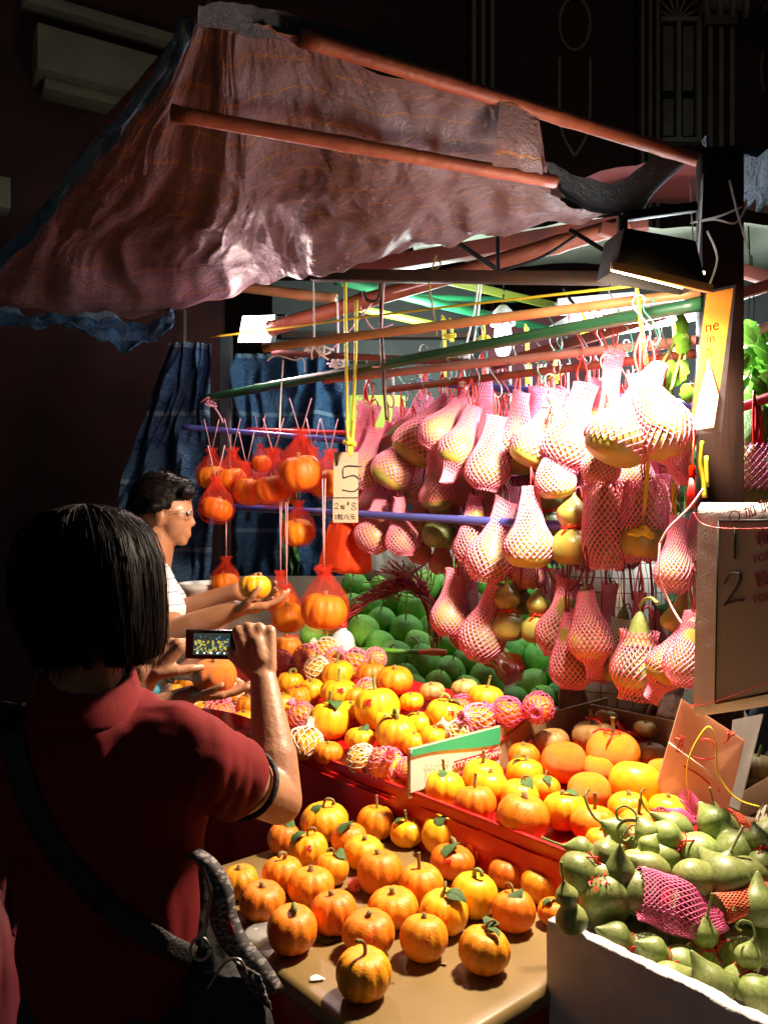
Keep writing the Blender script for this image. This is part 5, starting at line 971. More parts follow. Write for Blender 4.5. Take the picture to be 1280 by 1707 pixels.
BX = [  # px, py, width of belly, tilt deg in picture (0 up, 90 neck to the right), lean towards viewer, stem, waist ribbon, red mark
 (968,1456,66,62,10,None,1,0),(1008,1430,56,-74,0,2,1,0),(1030,1462,52,0,-10,0,0,0),(1008,1498,78,-20,70,None,1,1),(952,1530,42,-12,0,2,0,0),(1062,1408,56,-58,0,0,1,0),(1128,1386,50,-55,0,0,0,0),(1102,1428,54,-30,20,1,0,0),(1088,1456,56,-60,0,1,0,0),(1160,1426,72,-62,10,1,1,1),(1226,1422,74,-30,45,None,0,0),(1206,1385,46,-20,0,2,0,0),(1214,1470,70,-40,60,None,0,0),(1072,1590,60,-62,0,None,1,0),(1130,1612,56,-60,0,None,1,0),(1196,1560,62,-75,0,1,1,0),(1230,1586,66,-70,20,2,1,0),(1210,1540,54,60,0,None,0,0),(1268,1580,60,20,30,None,0,0),(1165,1600,50,10,0,2,1,0),(1190,1650,52,-30,20,None,0,0),(1236,1636,48,15,0,1,1,0),(1266,1660,54,60,0,None,0,0),(1274,1400,44,20,0,2,0,0),(1060,1500,60,30,20,None,0,0),(1045,1550,60,-50,10,None,0,0),(1090,1550,60,60,0,None,0,0),(1140,1560,60,0,30,None,0,0),(1180,1500,60,30,10,2,0,0),(1250,1465,56,-50,0,None,0,0),(1150,1470,60,70,10,None,0,0),(1004,1460,50,20,30,None,0,0),(1270,1440,50,0,30,None,1,0),(1110,1640,50,70,0,None,0,0),(1060,1440,46,40,10,None,0,0),(1262,1520,50,10,20,None,0,0)]
ro = rows(BX, [1415, 1450, 1485, 1545, 1595]); RN = ['rearmost', 'second', 'third', 'fourth', 'fifth', 'nearest']
def layz(py): return .99 if py < 1480 else (.96 if py < 1540 else .90)
for i, (px, py, w, ti, ln, st, wa, mk) in enumerate(BX):
    Y = (py - CY) / F; d = (EYE - layz(py)) / Y; s = w * (1.12 if py < 1500 else 1.28) * d / F / (.62 if (wa or i % 3 == 1) else .74); k = 'twin' if wa or i % 3 == 1 else 'fat'
    E_ = Euler((R(-ln), R(ti), 0)).to_matrix() @ Euler((0, 0, rnd.uniform(-.4, .4))).to_matrix(); belly = at(px, py, d); r_, k_, n_ = ro[i]
    base = belly + E_ @ Vector((0, 0, .24 * s))
    lab = '%s green gourd%s, %s from tan table, %s row of the box' % (('upright' if abs(ti) < 30 else 'lying'), ' with red ribbon' if wa else (' with curling stem' if st in (0, 1) else ''), ORD[k_], RN[r_])
    r = thing_root('gourd', lab, 'gourd', 'green gourds in the styrofoam box', base, E_.to_euler(), s)
    part('gfruit_%s_gourdg' % k, fruit_fn(k, 'gourdg'), 'fruit', r)
    if st is not None: part('lstem%d' % st, longstem_fn(st), 'stem', r)
    if wa: part('waist_' + k, waist_fn(k), 'ribbon', r)
    if mk:
        mb = MB()
        for q in range(26):
            a = rnd.uniform(-.4, .4) - PI / 2; b = rnd.uniform(-.12, .12); rr_ = .325; c = Vector((rr_ * cos(a), rr_ * sin(a), -.27 + b)); mb.add([c + Vector((rnd.uniform(-.04, .04), rnd.uniform(-.01, .005), rnd.uniform(-.04, .04))) for _ in range(3)], [(0, 1, 2)])
        mb.build('sticker', M['sticker'], r)
def crumple_net(px, py, wpx, hpx, d, m, label, seed, rot, N=26):
    rn = random.Random(seed); mb = MB(); s = wpx * d / F
    def g(u, v):
        q = u * 2 * PI; x = (v - .45); r = .30 * (1 - max(0, (v - .62) * 1.9)) * (1 + .06 * noise.noise(Vector((u * 6, v * 4, seed)))); r = max(.07, r)
        return Vector((x, r * cos(q) * .9 * hpx / wpx * 1.5, .55 * r * sin(q))) + noise.noise_vector(Vector((u * 3 + seed, v * 3, 1))) * .07
    for fam in (1, -1):
        for k in range(N):
            mb.tube([g((k / N + fam * t / 26 * .42) % 1.0, t / 26) for t in range(27)], .0085, 4, cap=False)
    o = mb.build('foam_net', M[m], loc=at(px, py, d)); o.scale = (s, s, s); o.rotation_euler = rot; return tag(o, label, 'foam net')
crumple_net(1127, 1508, 142, 116, 1.30, 'deepnet', 'large crumpled pink foam net lying on the green gourds', 3, (R(35), R(14), R(-10)), 30)
crumple_net(1246, 1500, 110, 62, 1.30, 'rednet', 'reddish foam net at the edge of the box of gourds', 6, (R(30), R(-14), R(10)))
crumple_net(1130, 1366, 90, 50, 1.58, 'deepnet', 'pink foam net pushed between the price plate and green gourds', 8, (R(30), R(12), R(30)))
crumple_net(1160, 1352, 70, 45, 1.62, 'deepnet', 'upturned pink net corner standing up before the salmon price plate', 9, (R(10), R(55), R(0)), 20)
crumple_net(1226, 1366, 60, 36, 1.7, 'rednet', 'orange-red net behind the green gourds near the frame edge', 11, (R(20), R(25), R(20)), 20)
o = sheet('dry_husk', [[at(1262, 1350, 1.6), at(1276, 1345, 1.6), at(1295, 1350, 1.6)], [at(1250, 1390, 1.55), at(1268, 1385, 1.5), at(1285, 1390, 1.55)], [at(1252, 1412, 1.55), at(1262, 1415, 1.5), at(1275, 1412, 1.55)]], 12, 14, M['sack'], .03, 5); tag(o, 'pale dry husk lying behind the box of green gourds', 'husk')

# ---------------------------------------------------------------- signs
def strokes(mb, glyph, o, x, y, s, r):
    G_ = {'5': [[(.9, 1), (.2, 1), (.15, .55)], [(.15, .55), (.6, .65), (.85, .35), (.6, .02), (.1, .08)]], '2': [[(.1, .75), (.35, 1), (.75, .85), (.6, .5), (.1, .05)], [(.1, .05), (.5, .08), (.9, .02)]], '$': [[(.85, .8), (.4, .9), (.2, .68), (.7, .45), (.75, .2), (.2, .12)], [(.4, 1.1), (.35, -.1)], [(.62, 1.1), (.57, -.1)]],
         '8': [[(.8, .85), (.45, 1), (.2, .8), (.5, .5), (.8, .2), (.45, 0), (.15, .2), (.5, .5), (.8, .85)]], '1': [[(.5, 1), (.5, 0)]], '7': [[(.05, .95), (.9, 1)], [(.9, 1), (.5, .5), (.45, 0)]], '.': [[(.4, .02), (.5, .04), (.5, 0)]], ',': [[(.5, .1), (.35, -.1)]], '人': [[(.5, 1), (.4, .5), (.05, 0)], [(.45, .55), (.7, .2), (.95, 0)]], '-': [[(.1, .5), (.9, .5)]]}
    for st in G_[glyph]:
        p = [o + x * (s * a) + y * (s * b) for a, b in st]; mb.tube(cv(*p, n=4) if len(p) > 2 else p, r, 5, flat=.5)
# $5 price card
pc = empty('price_card', 'brown card reading $5 hanging between red bags and pink gourds', 'price card', loc=at(577, 812, 2.75)); b = pc.location
def cardpt(x, y, d=2.75): return at(x, y, d)
def slab(root, name, q, m, th=.003, label=None):
    nrm = (q[1] - q[0]).cross(q[3] - q[0]).normalized() * th; a = [p - root.location for p in q]; c = [p + nrm for p in a]
    return MB().add(a + c, [(0, 1, 2, 3), (7, 6, 5, 4), (0, 4, 5, 1), (1, 5, 6, 2), (2, 6, 7, 3), (3, 7, 4, 0)]).build(name, M[m], root, smooth=False, label=label)
slab(pc, 'upper_card', [cardpt(556, 829), cardpt(597, 829), cardpt(597, 754), cardpt(556, 754)], 'paper'); slab(pc, 'lower_card', [cardpt(555, 871), cardpt(597, 871), cardpt(597, 831), cardpt(555, 831)], 'paper')
X = Vector((1, 0, 0)); Z = Vector((0, 0, 1)); k_ = 2.746 / F; mb = MB(); z_ = Vector((0, -.0045, 0)) - b
strokes(mb, '5', cardpt(566, 820) + z_, X, Z, 42 * k_, .0034); strokes(mb, '$', cardpt(558, 776) + z_, X, Z, 7 * k_, .0012); mb.build('lettering', M['ink'], pc); mb = MB(); strokes(mb, '2', cardpt(557, 848) + z_, X, Z, 9 * k_, .0013); strokes(mb, '8', cardpt(584, 850) + z_, X, Z, 12 * k_, .0014); strokes(mb, '$', cardpt(578, 842) + z_, X, Z, 5 * k_, .0008); strokes(mb, '.', cardpt(592, 848) + z_, X, Z, 5 * k_, .0015)
mb.build('lettering', M['ink'], pc)
bf = basis((1, 0, 0), (0, 0, 1)); text('粒', 'ink', 8 * k_, cardpt(572, 846) + Vector((0, -.005, 0)), bf, pc); text('粒八元', 'ink', 10 * k_, cardpt(578, 862) + Vector((0, -.005, 0)), bf, pc); text('2', 'ink', 9 * k_, cardpt(560, 862) + Vector((0, -.005, 0)), bf, pc)
MB().tube([at(577, 752, 2.75) - b, at(577, 735, 2.78) - b], .001, 4).build('string', M['whitestring'], pc)
# big styrofoam lid used as a sign
sg = empty('styrofoam_sign', 'large styrofoam lid hung as a price board marked 1 and 2', 'sign', loc=at(1215, 1020, 1.5)); b = sg.location
q = [at(1150, 1196, 1.56), at(1330, 1168, 1.36), at(1330, 838, 1.36), at(1158, 838, 1.56)]
def sgp(u, v, off=0):
    a = q[0].lerp(q[1], u); c = q[3].lerp(q[2], u); n_ = (q[1] - q[0]).cross(q[3] - q[0]).normalized(); return a.lerp(c, v) + n_ * off
mb = MB(); N = 30; ring = []
def sec(u, v):  # rounded slab wrapped round its left edge
    s = [(1, 0), (.03, 0), (0, -.018), (0, -.05), (.03, -.07), (1, -.07)]
    i = min(4, int(u * 5)); w = u * 5 - i; x = s[i][0] + (s[i + 1][0] - s[i][0]) * w; o_ = s[i][1] + (s[i + 1][1] - s[i][1]) * w
    vv = v; e = .03 - min(v, 1 - v, .03); p = sgp(x, vv, o_ - e * .3 * (1 if o_ > -.03 else -1)); return p + noise.noise_vector(p * 70) * .0012 - b
mb.grid(60, 40, sec)
mb.add([sec(i / 60, 0) for i in range(61)], [tuple(range(61))]); mb.add([sec(i / 60, 1) for i in range(61)], [tuple(range(61))[::-1]]); mb.build('board', M['foam'], sg, smooth='auto')
ntc = [sgp(.27, .05, .003), sgp(.99, .07, .003), sgp(.99, .91, .003), sgp(.27, .915, .003)]; slab(sg, 'notice', ntc, 'greypaper', .0015)
mb = MB(); 
for a, c in zip(ntc, ntc[1:] + ntc[:1]): mb.prism(a - b, c - b, .004, .004, Vector((0, 1, 0)))
mb.build('notice_border', M['black'], sg)
sx = (q[1] - q[0]).normalized(); szz = (q[3] - q[0]).normalized(); mb = MB(); o_ = .0065
strokes(mb, '1', sgp(.32, .71, o_) - b, sx, szz, .058, .0032); strokes(mb, '2', sgp(.32, .50, o_) - b, sx, szz, .058, .0032); strokes(mb, '2', sgp(.78, .68, o_) - b, sx, szz, .070, .0032); strokes(mb, '5', sgp(.78, .50, o_) - b, sx, szz, .070, .0032)
mb.build('lettering', M['ink'], sg)
bs = basis(sx, szz)
for t_, u, v, s_ in (('粒', .71, .82, .030), ('FOR', .71, .73, .020), ('粒', .71, .62, .030), ('FOR', .71, .53, .020)): text(t_, 'darkred', s_, sgp(u, v, o_), bs, sg)
text('〇 加 加', 'darkred', .026, sgp(.58, .955, .004), bs, sg, align='CENTER')
MB().tube([p - b for p in cv(sgp(.0, .955, .004), sgp(.12, .9, .008), sgp(.4, .875, .008), sgp(.99, .875, .008))], .0012, 4).build('tie_wire', M['redpole'], sg)
MB().tube([p - b for p in cv(sgp(.0, .06, .004), sgp(.2, .05, .008), sgp(.6, .09, .008), sgp(.99, .16, .008))], .0012, 4).build('tie_wire', M['redpole'], sg)
# salmon price plate
sp = empty('price_plate', 'salmon pink card plate reading $2 and 1 tilted below the styrofoam sign', 'price card', loc=at(1165, 1270, 1.72)); b = sp.location
pts = [at(1093, 1311, 1.76), at(1143, 1360, 1.74), at(1200, 1400, 1.70), at(1241, 1234, 1.66), at(1136, 1165, 1.72)]
n_ = Vector((0, .004, 0)); a = [p - b for p in pts]; MB().add(a + [p + n_ for p in a], [tuple(range(5)), tuple(range(5, 10))[::-1]] + [(i, i + 5, (i + 1) % 5 + 5, (i + 1) % 5) for i in range(5)]).build('card', M['pinkcard'], sp, smooth=False)
mb = MB(); xx = (at(1241, 1234, 1.66) - at(1136, 1165, 1.72)).normalized(); yy = (at(1136, 1165, 1.72) - at(1093, 1311, 1.76)).normalized(); px2 = 1.72 / F
def spt(x, y): 
    p = at(x, y, 1.70); nn = xx.cross(yy).normalized(); dd = (at(1136, 1165, 1.72) - Vector((0, 0, EYE))).dot(nn) / (p - Vector((0, 0, EYE))).dot(nn); return Vector((0, 0, EYE)) + (p - Vector((0, 0, EYE))) * (dd * .9965) - b
for st in ([(1137, 1234), (1124, 1230), (1127, 1240), (1140, 1246), (1138, 1254), (1126, 1252)], [(1136, 1226), (1127, 1254)], [(1141, 1228), (1132, 1256)], [(1167, 1233), (1180, 1232), (1190, 1242), (1192, 1255)], [(1155, 1262), (1175, 1266), (1192, 1262)], [(1139, 1277), (1162, 1290), (1184, 1308)], [(1196, 1316), (1199, 1320)], [(1210, 1222), (1224, 1226)], [(1215, 1217), (1212, 1236)], [(1225, 1220), (1205, 1240)]):
    mb.tube(cv(*[spt(*p) for p in st], n=3), .0022, 5, flat=.5)
mb.build('lettering', M['redink'], sp)
mb = MB(); mb.tube([spt(1114, 1238), spt(1204, 1303)], .0022, 4); mb.build('fold_line', M['cardwhite'], sp)
MB().tube(cv(at(1148, 1340, 1.68) - b, at(1146, 1270, 1.64) - b, at(1178, 1212, 1.62) - b, at(1192, 1240, 1.62) - b, at(1196, 1290, 1.62) - b, at(1225, 1330, 1.62) - b, at(1265, 1345, 1.62) - b), .0018, 4).build('tie', M['yellowstring'], sp)
tag(slab(empty('clear_plate', 'frosted plastic plate standing behind the salmon price plate', 'plate', loc=at(1245, 1260, 1.8)), 'sheet', [at(1208, 1340, 1.84), at(1232, 1350, 1.8), at(1272, 1190, 1.78), at(1222, 1200, 1.82)], 'glasscard', .003))
# yellow banner in a plastic sleeve
bn = empty('banner', 'glowing yellow paper banner with painted white lamp glare, in clear sleeve on brown post', 'banner', loc=at(1185, 600, 1.84)); b = bn.location
slab(bn, 'paper', [at(1150, 720, 1.86), at(1190, 714, 1.82), at(1222, 480, 1.82), at(1177, 490, 1.86)], 'yellowpaper', .001)
slab(bn, 'glare_patch', [at(1151, 718, 1.852), at(1189, 712, 1.812), at(1197, 660, 1.812), at(1180, 600, 1.834)], 'bannerglare', .0006)  # blown-out lamp glare painted as a white patch on the yellow paper
pass
slab(bn, 'clear_sleeve', [at(1146, 726, 1.85), at(1202, 720, 1.81), at(1226, 474, 1.81), at(1174, 486, 1.85)], 'film', .0004)
bb = basis(at(1190, 714, 1.82) - at(1150, 720, 1.86), at(1177, 490, 1.86) - at(1150, 720, 1.86))
for t_, x, y, s_, m in (('ne', 1186, 544, .034, 'orangeink'), ('in', 1184, 564, .028, 'orangeink'), ('吉', 1181, 588, .022, 'orangeink'), ('祥', 1179, 616, .022, 'orangeink'), ('好', 1178, 642, .022, 'orangeink')): text(t_, m, s_, at(x, y, 1.802), bb, bn)
mb = MB(); c = at(1184, 691, 1.808) - b
for k in range(7): mb.tube([c + bb @ Vector((.011 * cos(a + k * .9), .011 * sin(a + k * .9), 0)) * (1 - .12 * k) for a in (0, .5, 1.1)], .0012, 4)
mb.build('seal_emblem', M['redink'], bn)
tl = empty('red_tassel', 'red tassel hanging between the yellow banner and the gourd tail', 'tassel', loc=at(1155, 800, 1.8)); b = tl.location
MB().tube([at(1156, 722, 1.82) - b, at(1153, 778, 1.8) - b], .0014, 4).build('cord', M['redribbon'], tl); MB().lathe([(0, .012), (.006, .01), (.007, 0), (.0065, -.008), (.007, -.016), (.004, -.018)], 12, M=Matrix.Translation(at(1153, 784, 1.8) - b)).build('bead', M['orangeink'], tl)
mb = MB()
for k in range(22): a = 2 * PI * k / 22; mb.tube([at(1153, 794, 1.8) - b + Vector((.004 * cos(a), .004 * sin(a), 0)), at(1152, 820, 1.8) - b + Vector((.009 * cos(a), .009 * sin(a), 0)), at(1151, 848, 1.8) - b + Vector((.010 * cos(a), .010 * sin(a), 0))], .0013, 3)
mb.build('fringe', M['redribbon'], tl)
o = MB().box(at(771, 648, 2.6), (.034, .004, .062)); o = o.build('red_tag', M['redpole']); tag(o, 'small red and cream lucky tag among the hooks over the gourds', 'tag')
text('丰', 'cardwhite', .026, at(771, 642, 2.594), bf, None, 'tag_lettering').parent = o; o2 = bpy.data.objects['tag_lettering']; o2.matrix_parent_inverse = Matrix.Identity(4); o2.location = Vector(o2.location) - o.location * 1.0
# ---------------------------------------------------------------- plants and fruit behind the post
def leaf_mesh(m, lobes=False):
    def f():
        mb = MB(); nu, nv = 6, 8
        def g(u, v):
            w = .34 * sin(PI * min(1, v * .97 + .03)) ** .65 * (1 - .25 * v) * (1 + (.14 * sin(v * 22) if lobes else 0)); x = (u - .5) * 2 * w; return (x, v, .10 * sin(v * 3) - .5 * x * x - .18 * v * v)
        mb.grid(nu, nv, g); mb.tube([g(.5, v / 8) for v in range(9)], .012, 4); return mb, M[m]
    return f
def plant(name, label, base, tips, leafs, m, cat='plant', lob=True, spread=1):
    r = empty(name, label, cat, None, base); mb = MB()
    for t in tips: mb.tube(cv((0, 0, 0), (t - base) * .5 + Vector((.02, 0, .03)), t - base), .004, 5)
    mb.build('stem', M['gstem'], r)
    for (p, s, rot) in leafs: o = part('leafm_%s_%d' % (m, lob), leaf_mesh(m, lob), 'leaf', r, p - base, rot, s)
    return r
rn = random.Random(5); L_ = []
for (x, y, s, a) in ((1118, 600, .085, 180), (1132, 560, .075, 20), (1100, 615, .07, 120), (1140, 600, .07, 200), (1112, 640, .09, 190), (1140, 640, .06, 160), (1125, 585, .06, 60), (1098, 650, .05, 220), (1138, 575, .05, 330)): L_.append((at(x, y, 2.0 + rn.uniform(-.03, .06)), s, (R(75 + rn.uniform(-15, 15)), R(a), R(rn.uniform(-25, 25)))))
plant('vine', 'bright green vine leaves between the glaring gourds and the yellow banner', at(1125, 560, 2.1), [at(1118, 650, 2.0), at(1140, 600, 2.0), at(1095, 620, 2.05)], L_, 'vineleaf')
L_ = [(at(rn.uniform(1238, 1290), rn.uniform(560, 720), 2.5 + rn.uniform(-.2, .3)), rn.uniform(.05, .11), (R(rn.uniform(30, 120)), R(rn.uniform(0, 360)), R(rn.uniform(-40, 40)))) for _ in range(70)]
plant('vine', 'leafy vine against the strip light behind the brown post', at(1262, 560, 2.6), [at(1250, 700, 2.5), at(1275, 720, 2.5), at(1240, 640, 2.5)], L_, 'vineleaf')
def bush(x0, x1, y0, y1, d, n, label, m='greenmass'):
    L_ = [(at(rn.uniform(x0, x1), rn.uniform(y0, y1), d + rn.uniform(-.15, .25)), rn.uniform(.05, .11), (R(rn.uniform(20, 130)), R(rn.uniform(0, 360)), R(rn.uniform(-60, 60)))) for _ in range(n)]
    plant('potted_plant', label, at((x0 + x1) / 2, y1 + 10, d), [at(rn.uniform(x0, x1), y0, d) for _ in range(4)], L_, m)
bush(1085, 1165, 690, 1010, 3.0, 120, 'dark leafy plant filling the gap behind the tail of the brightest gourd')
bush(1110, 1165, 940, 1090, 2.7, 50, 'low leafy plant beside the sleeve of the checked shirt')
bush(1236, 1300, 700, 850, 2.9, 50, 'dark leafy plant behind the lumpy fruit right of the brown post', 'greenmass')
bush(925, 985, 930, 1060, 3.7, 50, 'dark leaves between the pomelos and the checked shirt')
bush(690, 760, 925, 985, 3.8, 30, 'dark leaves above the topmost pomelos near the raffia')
def lumpy_fn(k):
    def f():
        mb = MB(); n = 32; kk = 20; vs = []
        for j in range(kk + 1):
            ph = PI * j / kk
            for i in range(n):
                q = 2 * PI * i / n; r = .5 * sin(ph) ** .8 * (1 + .10 * abs(sin(q * 3 + k + ph * 2)) + .06 * noise.noise(Vector((cos(q) * 4, sin(q) * 4, ph * 4 + k)))); vs.append((r * cos(q) * .8, r * sin(q) * .8, .62 * cos(ph)))
        mb.add(vs, [(j * n + i, (j + 1) * n + i, (j + 1) * n + (i + 1) % n, j * n + (i + 1) % n) for j in range(kk) for i in range(n)]); mb.tube([(0, 0, .58), (.02, 0, .75)], .03, 5); return mb, M['chayote'] if k % 3 else M['gourdy']
    return f
for i, (x, y, w, d, k, lab) in enumerate([(1257, 708, 60, 2.3, 1, 'large wrinkled green fruit hanging just under the red rail'), (1262, 745, 40, 2.4, 2, 'green ridged fruit low behind the hanging red ribbon'), (1245, 755, 34, 2.5, 4, 'darker ridged fruit touching the brown post edge'), (1172, 745, 32, 2.05, 3, 'yellow lumpy fruit hanging just under the yellow banner'), (1152, 655, 26, 2.2, 3, 'small yellow fruit beside the banner edge')]):
    r = thing_root('hanging_fruit', lab, 'fruit', 'lumpy fruit near the brown post', at(x, y, d), (0, .1, i), w * d / F); part('lumpy%d' % k, lumpy_fn(k), 'fruit', r)
gourd(1256, 805, 120, 2.15, 'wide pink foam net hanging behind the top of the styrofoam sign', 'gourds hanging from the poles', 'cyl', 'pear', 'gourdb', 'deepnet', up=.15)
knot_pole('hanging_pole', 'thick red rail behind the brown post', at(1236, 678, 2.2), at(1320, 650, 2.1), .014, 'redpole', node=0)
knot_pole('hanging_pole', 'bamboo pole end high behind the brown post', at(1236, 560, 2.4), at(1320, 530, 2.3), .013, 'pinkpole')
string('ribbon', 'red ribbons hanging from the rail behind the brown post', [[at(1262, 675, 2.15), at(1260, 740, 2.15), at(1256, 790, 2.15)], [at(1264, 676, 2.15), at(1268, 720, 2.15), at(1262, 780, 2.15)]], .006, 'redribbon', cat='ribbon')
string('dried_stalk', 'pale curling stalk hanging down beside the brown post', [[at(1170, 735, 1.85), at(1166, 770, 1.85), at(1172, 800, 1.85), at(1174, 830, 1.85)], [at(1176, 760, 1.85), at(1178, 812, 1.85)]], .006, 'yellowstring', cat='stalk')
string('dried_stalk', 'orange-yellow stalks tied above the pear-shaped gourd near the sign', [[at(1122, 805, 1.95), at(1124, 850, 1.95), at(1124, 885, 1.95)]], .006, 'yellowstring', cat='stalk')
# fruit on the ground display past the price plate
for i, (x, y, w, m, lab) in enumerate([(1262, 1278, 60, 'squash', 'olive pumpkin with long stem beyond the frosted plate'), (1245, 1302, 44, 'squash', 'small dark ribbed squash touching the frosted plate'), (1280, 1310, 44, 'squash', 'dark orange squash cut by the frame edge beyond the plate')]):
    pumpkin(at(x, y, 2.1), w * 2.1 / F, lab, 'squashes beyond the price plate', m, 's' if i == 1 else 'd', 'straight' if i == 0 else 'stub', 'gstem')
pt = tn(1.2, 1.0, 0); o = MB().box((1.35, 2.2, .43), (.9, .7, .86)).build('display_table', M['wood'], bev=.01); tag(o, 'dark table under the squashes beyond the price plate', 'table')
o = MB().prism(at(1222, 1352, 1.9), at(1330, 1290, 1.8), .03, .05).build('wooden_rail', M['wood'], bev=.003); tag(o, 'slanting wooden rail beyond the frosted plate', 'rail')
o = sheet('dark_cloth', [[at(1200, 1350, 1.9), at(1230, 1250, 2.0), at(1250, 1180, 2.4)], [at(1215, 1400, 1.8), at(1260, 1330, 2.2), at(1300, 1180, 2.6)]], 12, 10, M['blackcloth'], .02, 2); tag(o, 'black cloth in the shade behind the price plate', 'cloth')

# ---------------------------------------------------------------- people
def cap(mb, p0, r0, p1, r1, n=14, k=5, sq=1.0):
    p0 = Vector(p0); p1 = Vector(p1); ax = p1 - p0; L = ax.length; m = ax.to_track_quat('Z', 'Y').to_matrix().to_4x4() if L > 1e-6 else Matrix.Identity(4); m.translation = p0
    pr = [(r0 * sin(PI / 2 * i / k) + 1e-5, -r0 * cos(PI / 2 * i / k)) for i in range(k + 1)] + [(r1 * cos(PI / 2 * i / k) + 1e-5, L + r1 * sin(PI / 2 * i / k)) for i in range(k + 1)]
    mb.lathe(pr, n, M=m); b = len(mb.v); mb.f += [tuple(b - len(pr) * n + q for q in range(n))[::-1], tuple(b - n + q for q in range(n))]
def ell(mb, c, r, rot=(0, 0, 0), n=20, k=12):
    m = Matrix.Translation(Vector(c)) @ Euler([R(a) for a in rot]).to_matrix().to_4x4() @ Matrix.Diagonal((*r, 1))
    mb.lathe([(sin(PI * i / k) + 1e-4, -cos(PI * i / k)) for i in range(k + 1)], n, M=m); b = len(mb.v); mb.f += [tuple(b - (k + 1) * n + q for q in range(n))[::-1], tuple(b - n + q for q in range(n))]
def flesh(mb, name, m, parent, vox, smooth=6, disp=None, label=None):
    o = mb.build('tmp', M[m]); md = o.modifiers.new('r', 'REMESH'); md.mode = 'VOXEL'; md.voxel_size = vox; md.adaptivity = 0
    sm = o.modifiers.new('s', 'SMOOTH'); sm.iterations = smooth; sm.factor = .5
    me = evaluated(o, name); bpy.data.objects.remove(o, do_unlink=True)
    if disp:
        for v in me.vertices: v.co += disp(v.co.copy(), v.normal.copy())
    me.materials.clear(); me.materials.append(M[m]); me.polygons.foreach_set('use_smooth', [True] * len(me.polygons)); me.update()
    return link(name, me, parent, -parent.location, label)
def hand(mb, wrist, up, side, pn, L=.17, curl=(1.1, .6, .4), spread=.10, thumb=(.5, .5), wr=.027, thumbcurl=.5, curls=None):
    """palm and five separate jointed fingers; up: wrist to knuckles, side: towards the thumb, pn: direction the palm faces"""
    up = Vector(up).normalized(); pn = Vector(pn); pn = (pn - up * pn.dot(up)).normalized(); sd = Vector(side); sd = (sd - up * sd.dot(up) - pn * sd.dot(pn)).normalized(); w = Vector(wrist); s = L / .17
    offs = [.030, .010, -.010, -.029]; kl = [.088, .092, .087, .078]; fl = [.068, .075, .070, .054]; fr = [.0088, .0090, .0086, .0076]
    tips = []
    for i in range(4):
        kn = w + up * kl[i] * s + sd * offs[i] * s; cap(mb, w + sd * offs[i] * .55 * s + up * .008, .0135 * s, kn, .0125 * s, 10, 4)
        a = 0; p = kn; cu = curls[i] if curls else curl; seg = [.44, .32, .24]
        for j in range(3):
            a += cu[j]; d = (up * cos(a) + pn * sin(a) + sd * spread * (1.2 - i * .8) * (1 if j == 0 else .6)).normalized(); q = p + d * fl[i] * s * seg[j]; r0 = fr[i] * s * (1.10 - .08 * j); cap(mb, p, r0 * 1.04, q, r0 * .94, 10, 4); p = q
        tips.append(p)
    cap(mb, w + up * .03 * s, .020 * s, w + up * .06 * s, .019 * s)
    t0 = w + up * .018 * s + sd * .022 * s; t1 = t0 + (sd * thumb[0] + up * .75 + pn * thumb[1]).normalized() * .040 * s; t2 = t1 + (sd * thumb[0] * .6 + up * .9 + pn * (thumb[1] + thumbcurl * .4)).normalized() * .030 * s; t3 = t2 + (sd * .1 * thumb[0] + up * .9 + pn * (thumb[1] + thumbcurl)).normalized() * .024 * s
    cap(mb, t0, .015 * s, t1, .0115 * s, 10, 4); cap(mb, t1, .0112 * s, t2, .0098 * s, 10, 4); cap(mb, t2, .0098 * s, t3, .0082 * s, 10, 4)
    return tips, t3
def wrinkle(a, f, seed=0): return lambda co, no: no * (a * noise.noise(Vector((co.x * f + seed, co.y * f, co.z * f * .45))) + a * .5 * abs(noise.noise(Vector((co.x * f * 2.2, co.y * f * 2.2, co.z * f + seed)))) )

# --- woman taking a picture, seen from behind
wm_ = empty('person', 'person seen from behind in a red polo shirt photographing the stall with a phone', 'person', loc=at(180, 1707, 1.22))
mb = MB(); S_R = at(318, 1262, 1.20); E_R = at(466, 1335, 1.40); W_R = at(440, 1136, 1.50); S_L = at(60, 1240, 1.24); E_L = at(118, 1325, 1.50); W_L = at(243, 1130, 1.56)
ell(mb, at(150, 965, 1.20), (.075, .092, .105)); cap(mb, at(140, 1020, 1.2), .052, at(150, 1190, 1.2), .055); ell(mb, at(190, 1045, 1.27), (.05, .05, .06))
cap(mb, at(75, 1245, 1.22), .055, at(290, 1250, 1.20), .055); ell(mb, at(170, 1340, 1.22), (.14, .095, .17)); ell(mb, at(185, 1560, 1.23), (.125, .09, .2)); ell(mb, at(185, 1760, 1.23), (.135, .10, .17))
cap(mb, S_R, .052, E_R, .040); cap(mb, E_R, .040, E_R.lerp(W_R, .35), .042); cap(mb, E_R.lerp(W_R, .3), .042, W_R, .0255)
cap(mb, S_L, .050, E_L, .040); cap(mb, E_L, .040, E_L.lerp(W_L, .35), .040); cap(mb, E_L.lerp(W_L, .3), .040, W_L, .0255)
hand(mb, W_R + Vector((-.003, 0, .012)), at(424, 1050, 1.53) - W_R, (-1, .15, 0), (-.25, 1, -.1), .170, spread=.07, thumb=(.55, .5), thumbcurl=.3, curls=[(1.35, .5, .3), (1.25, .6, .4), (1.3, .6, .4), (1.15, .8, .4)])
tl_, th_ = hand(mb, W_L, at(300, 1062, 1.60) - W_L, (.25, -.05, 1), (.65, .7, -.3), .160, curls=[(.5, .6, .5), (.7, .7, .5), (.9, .7, .5), (1.0, .8, .5)], spread=.14, thumb=(.5, .55), thumbcurl=.5)
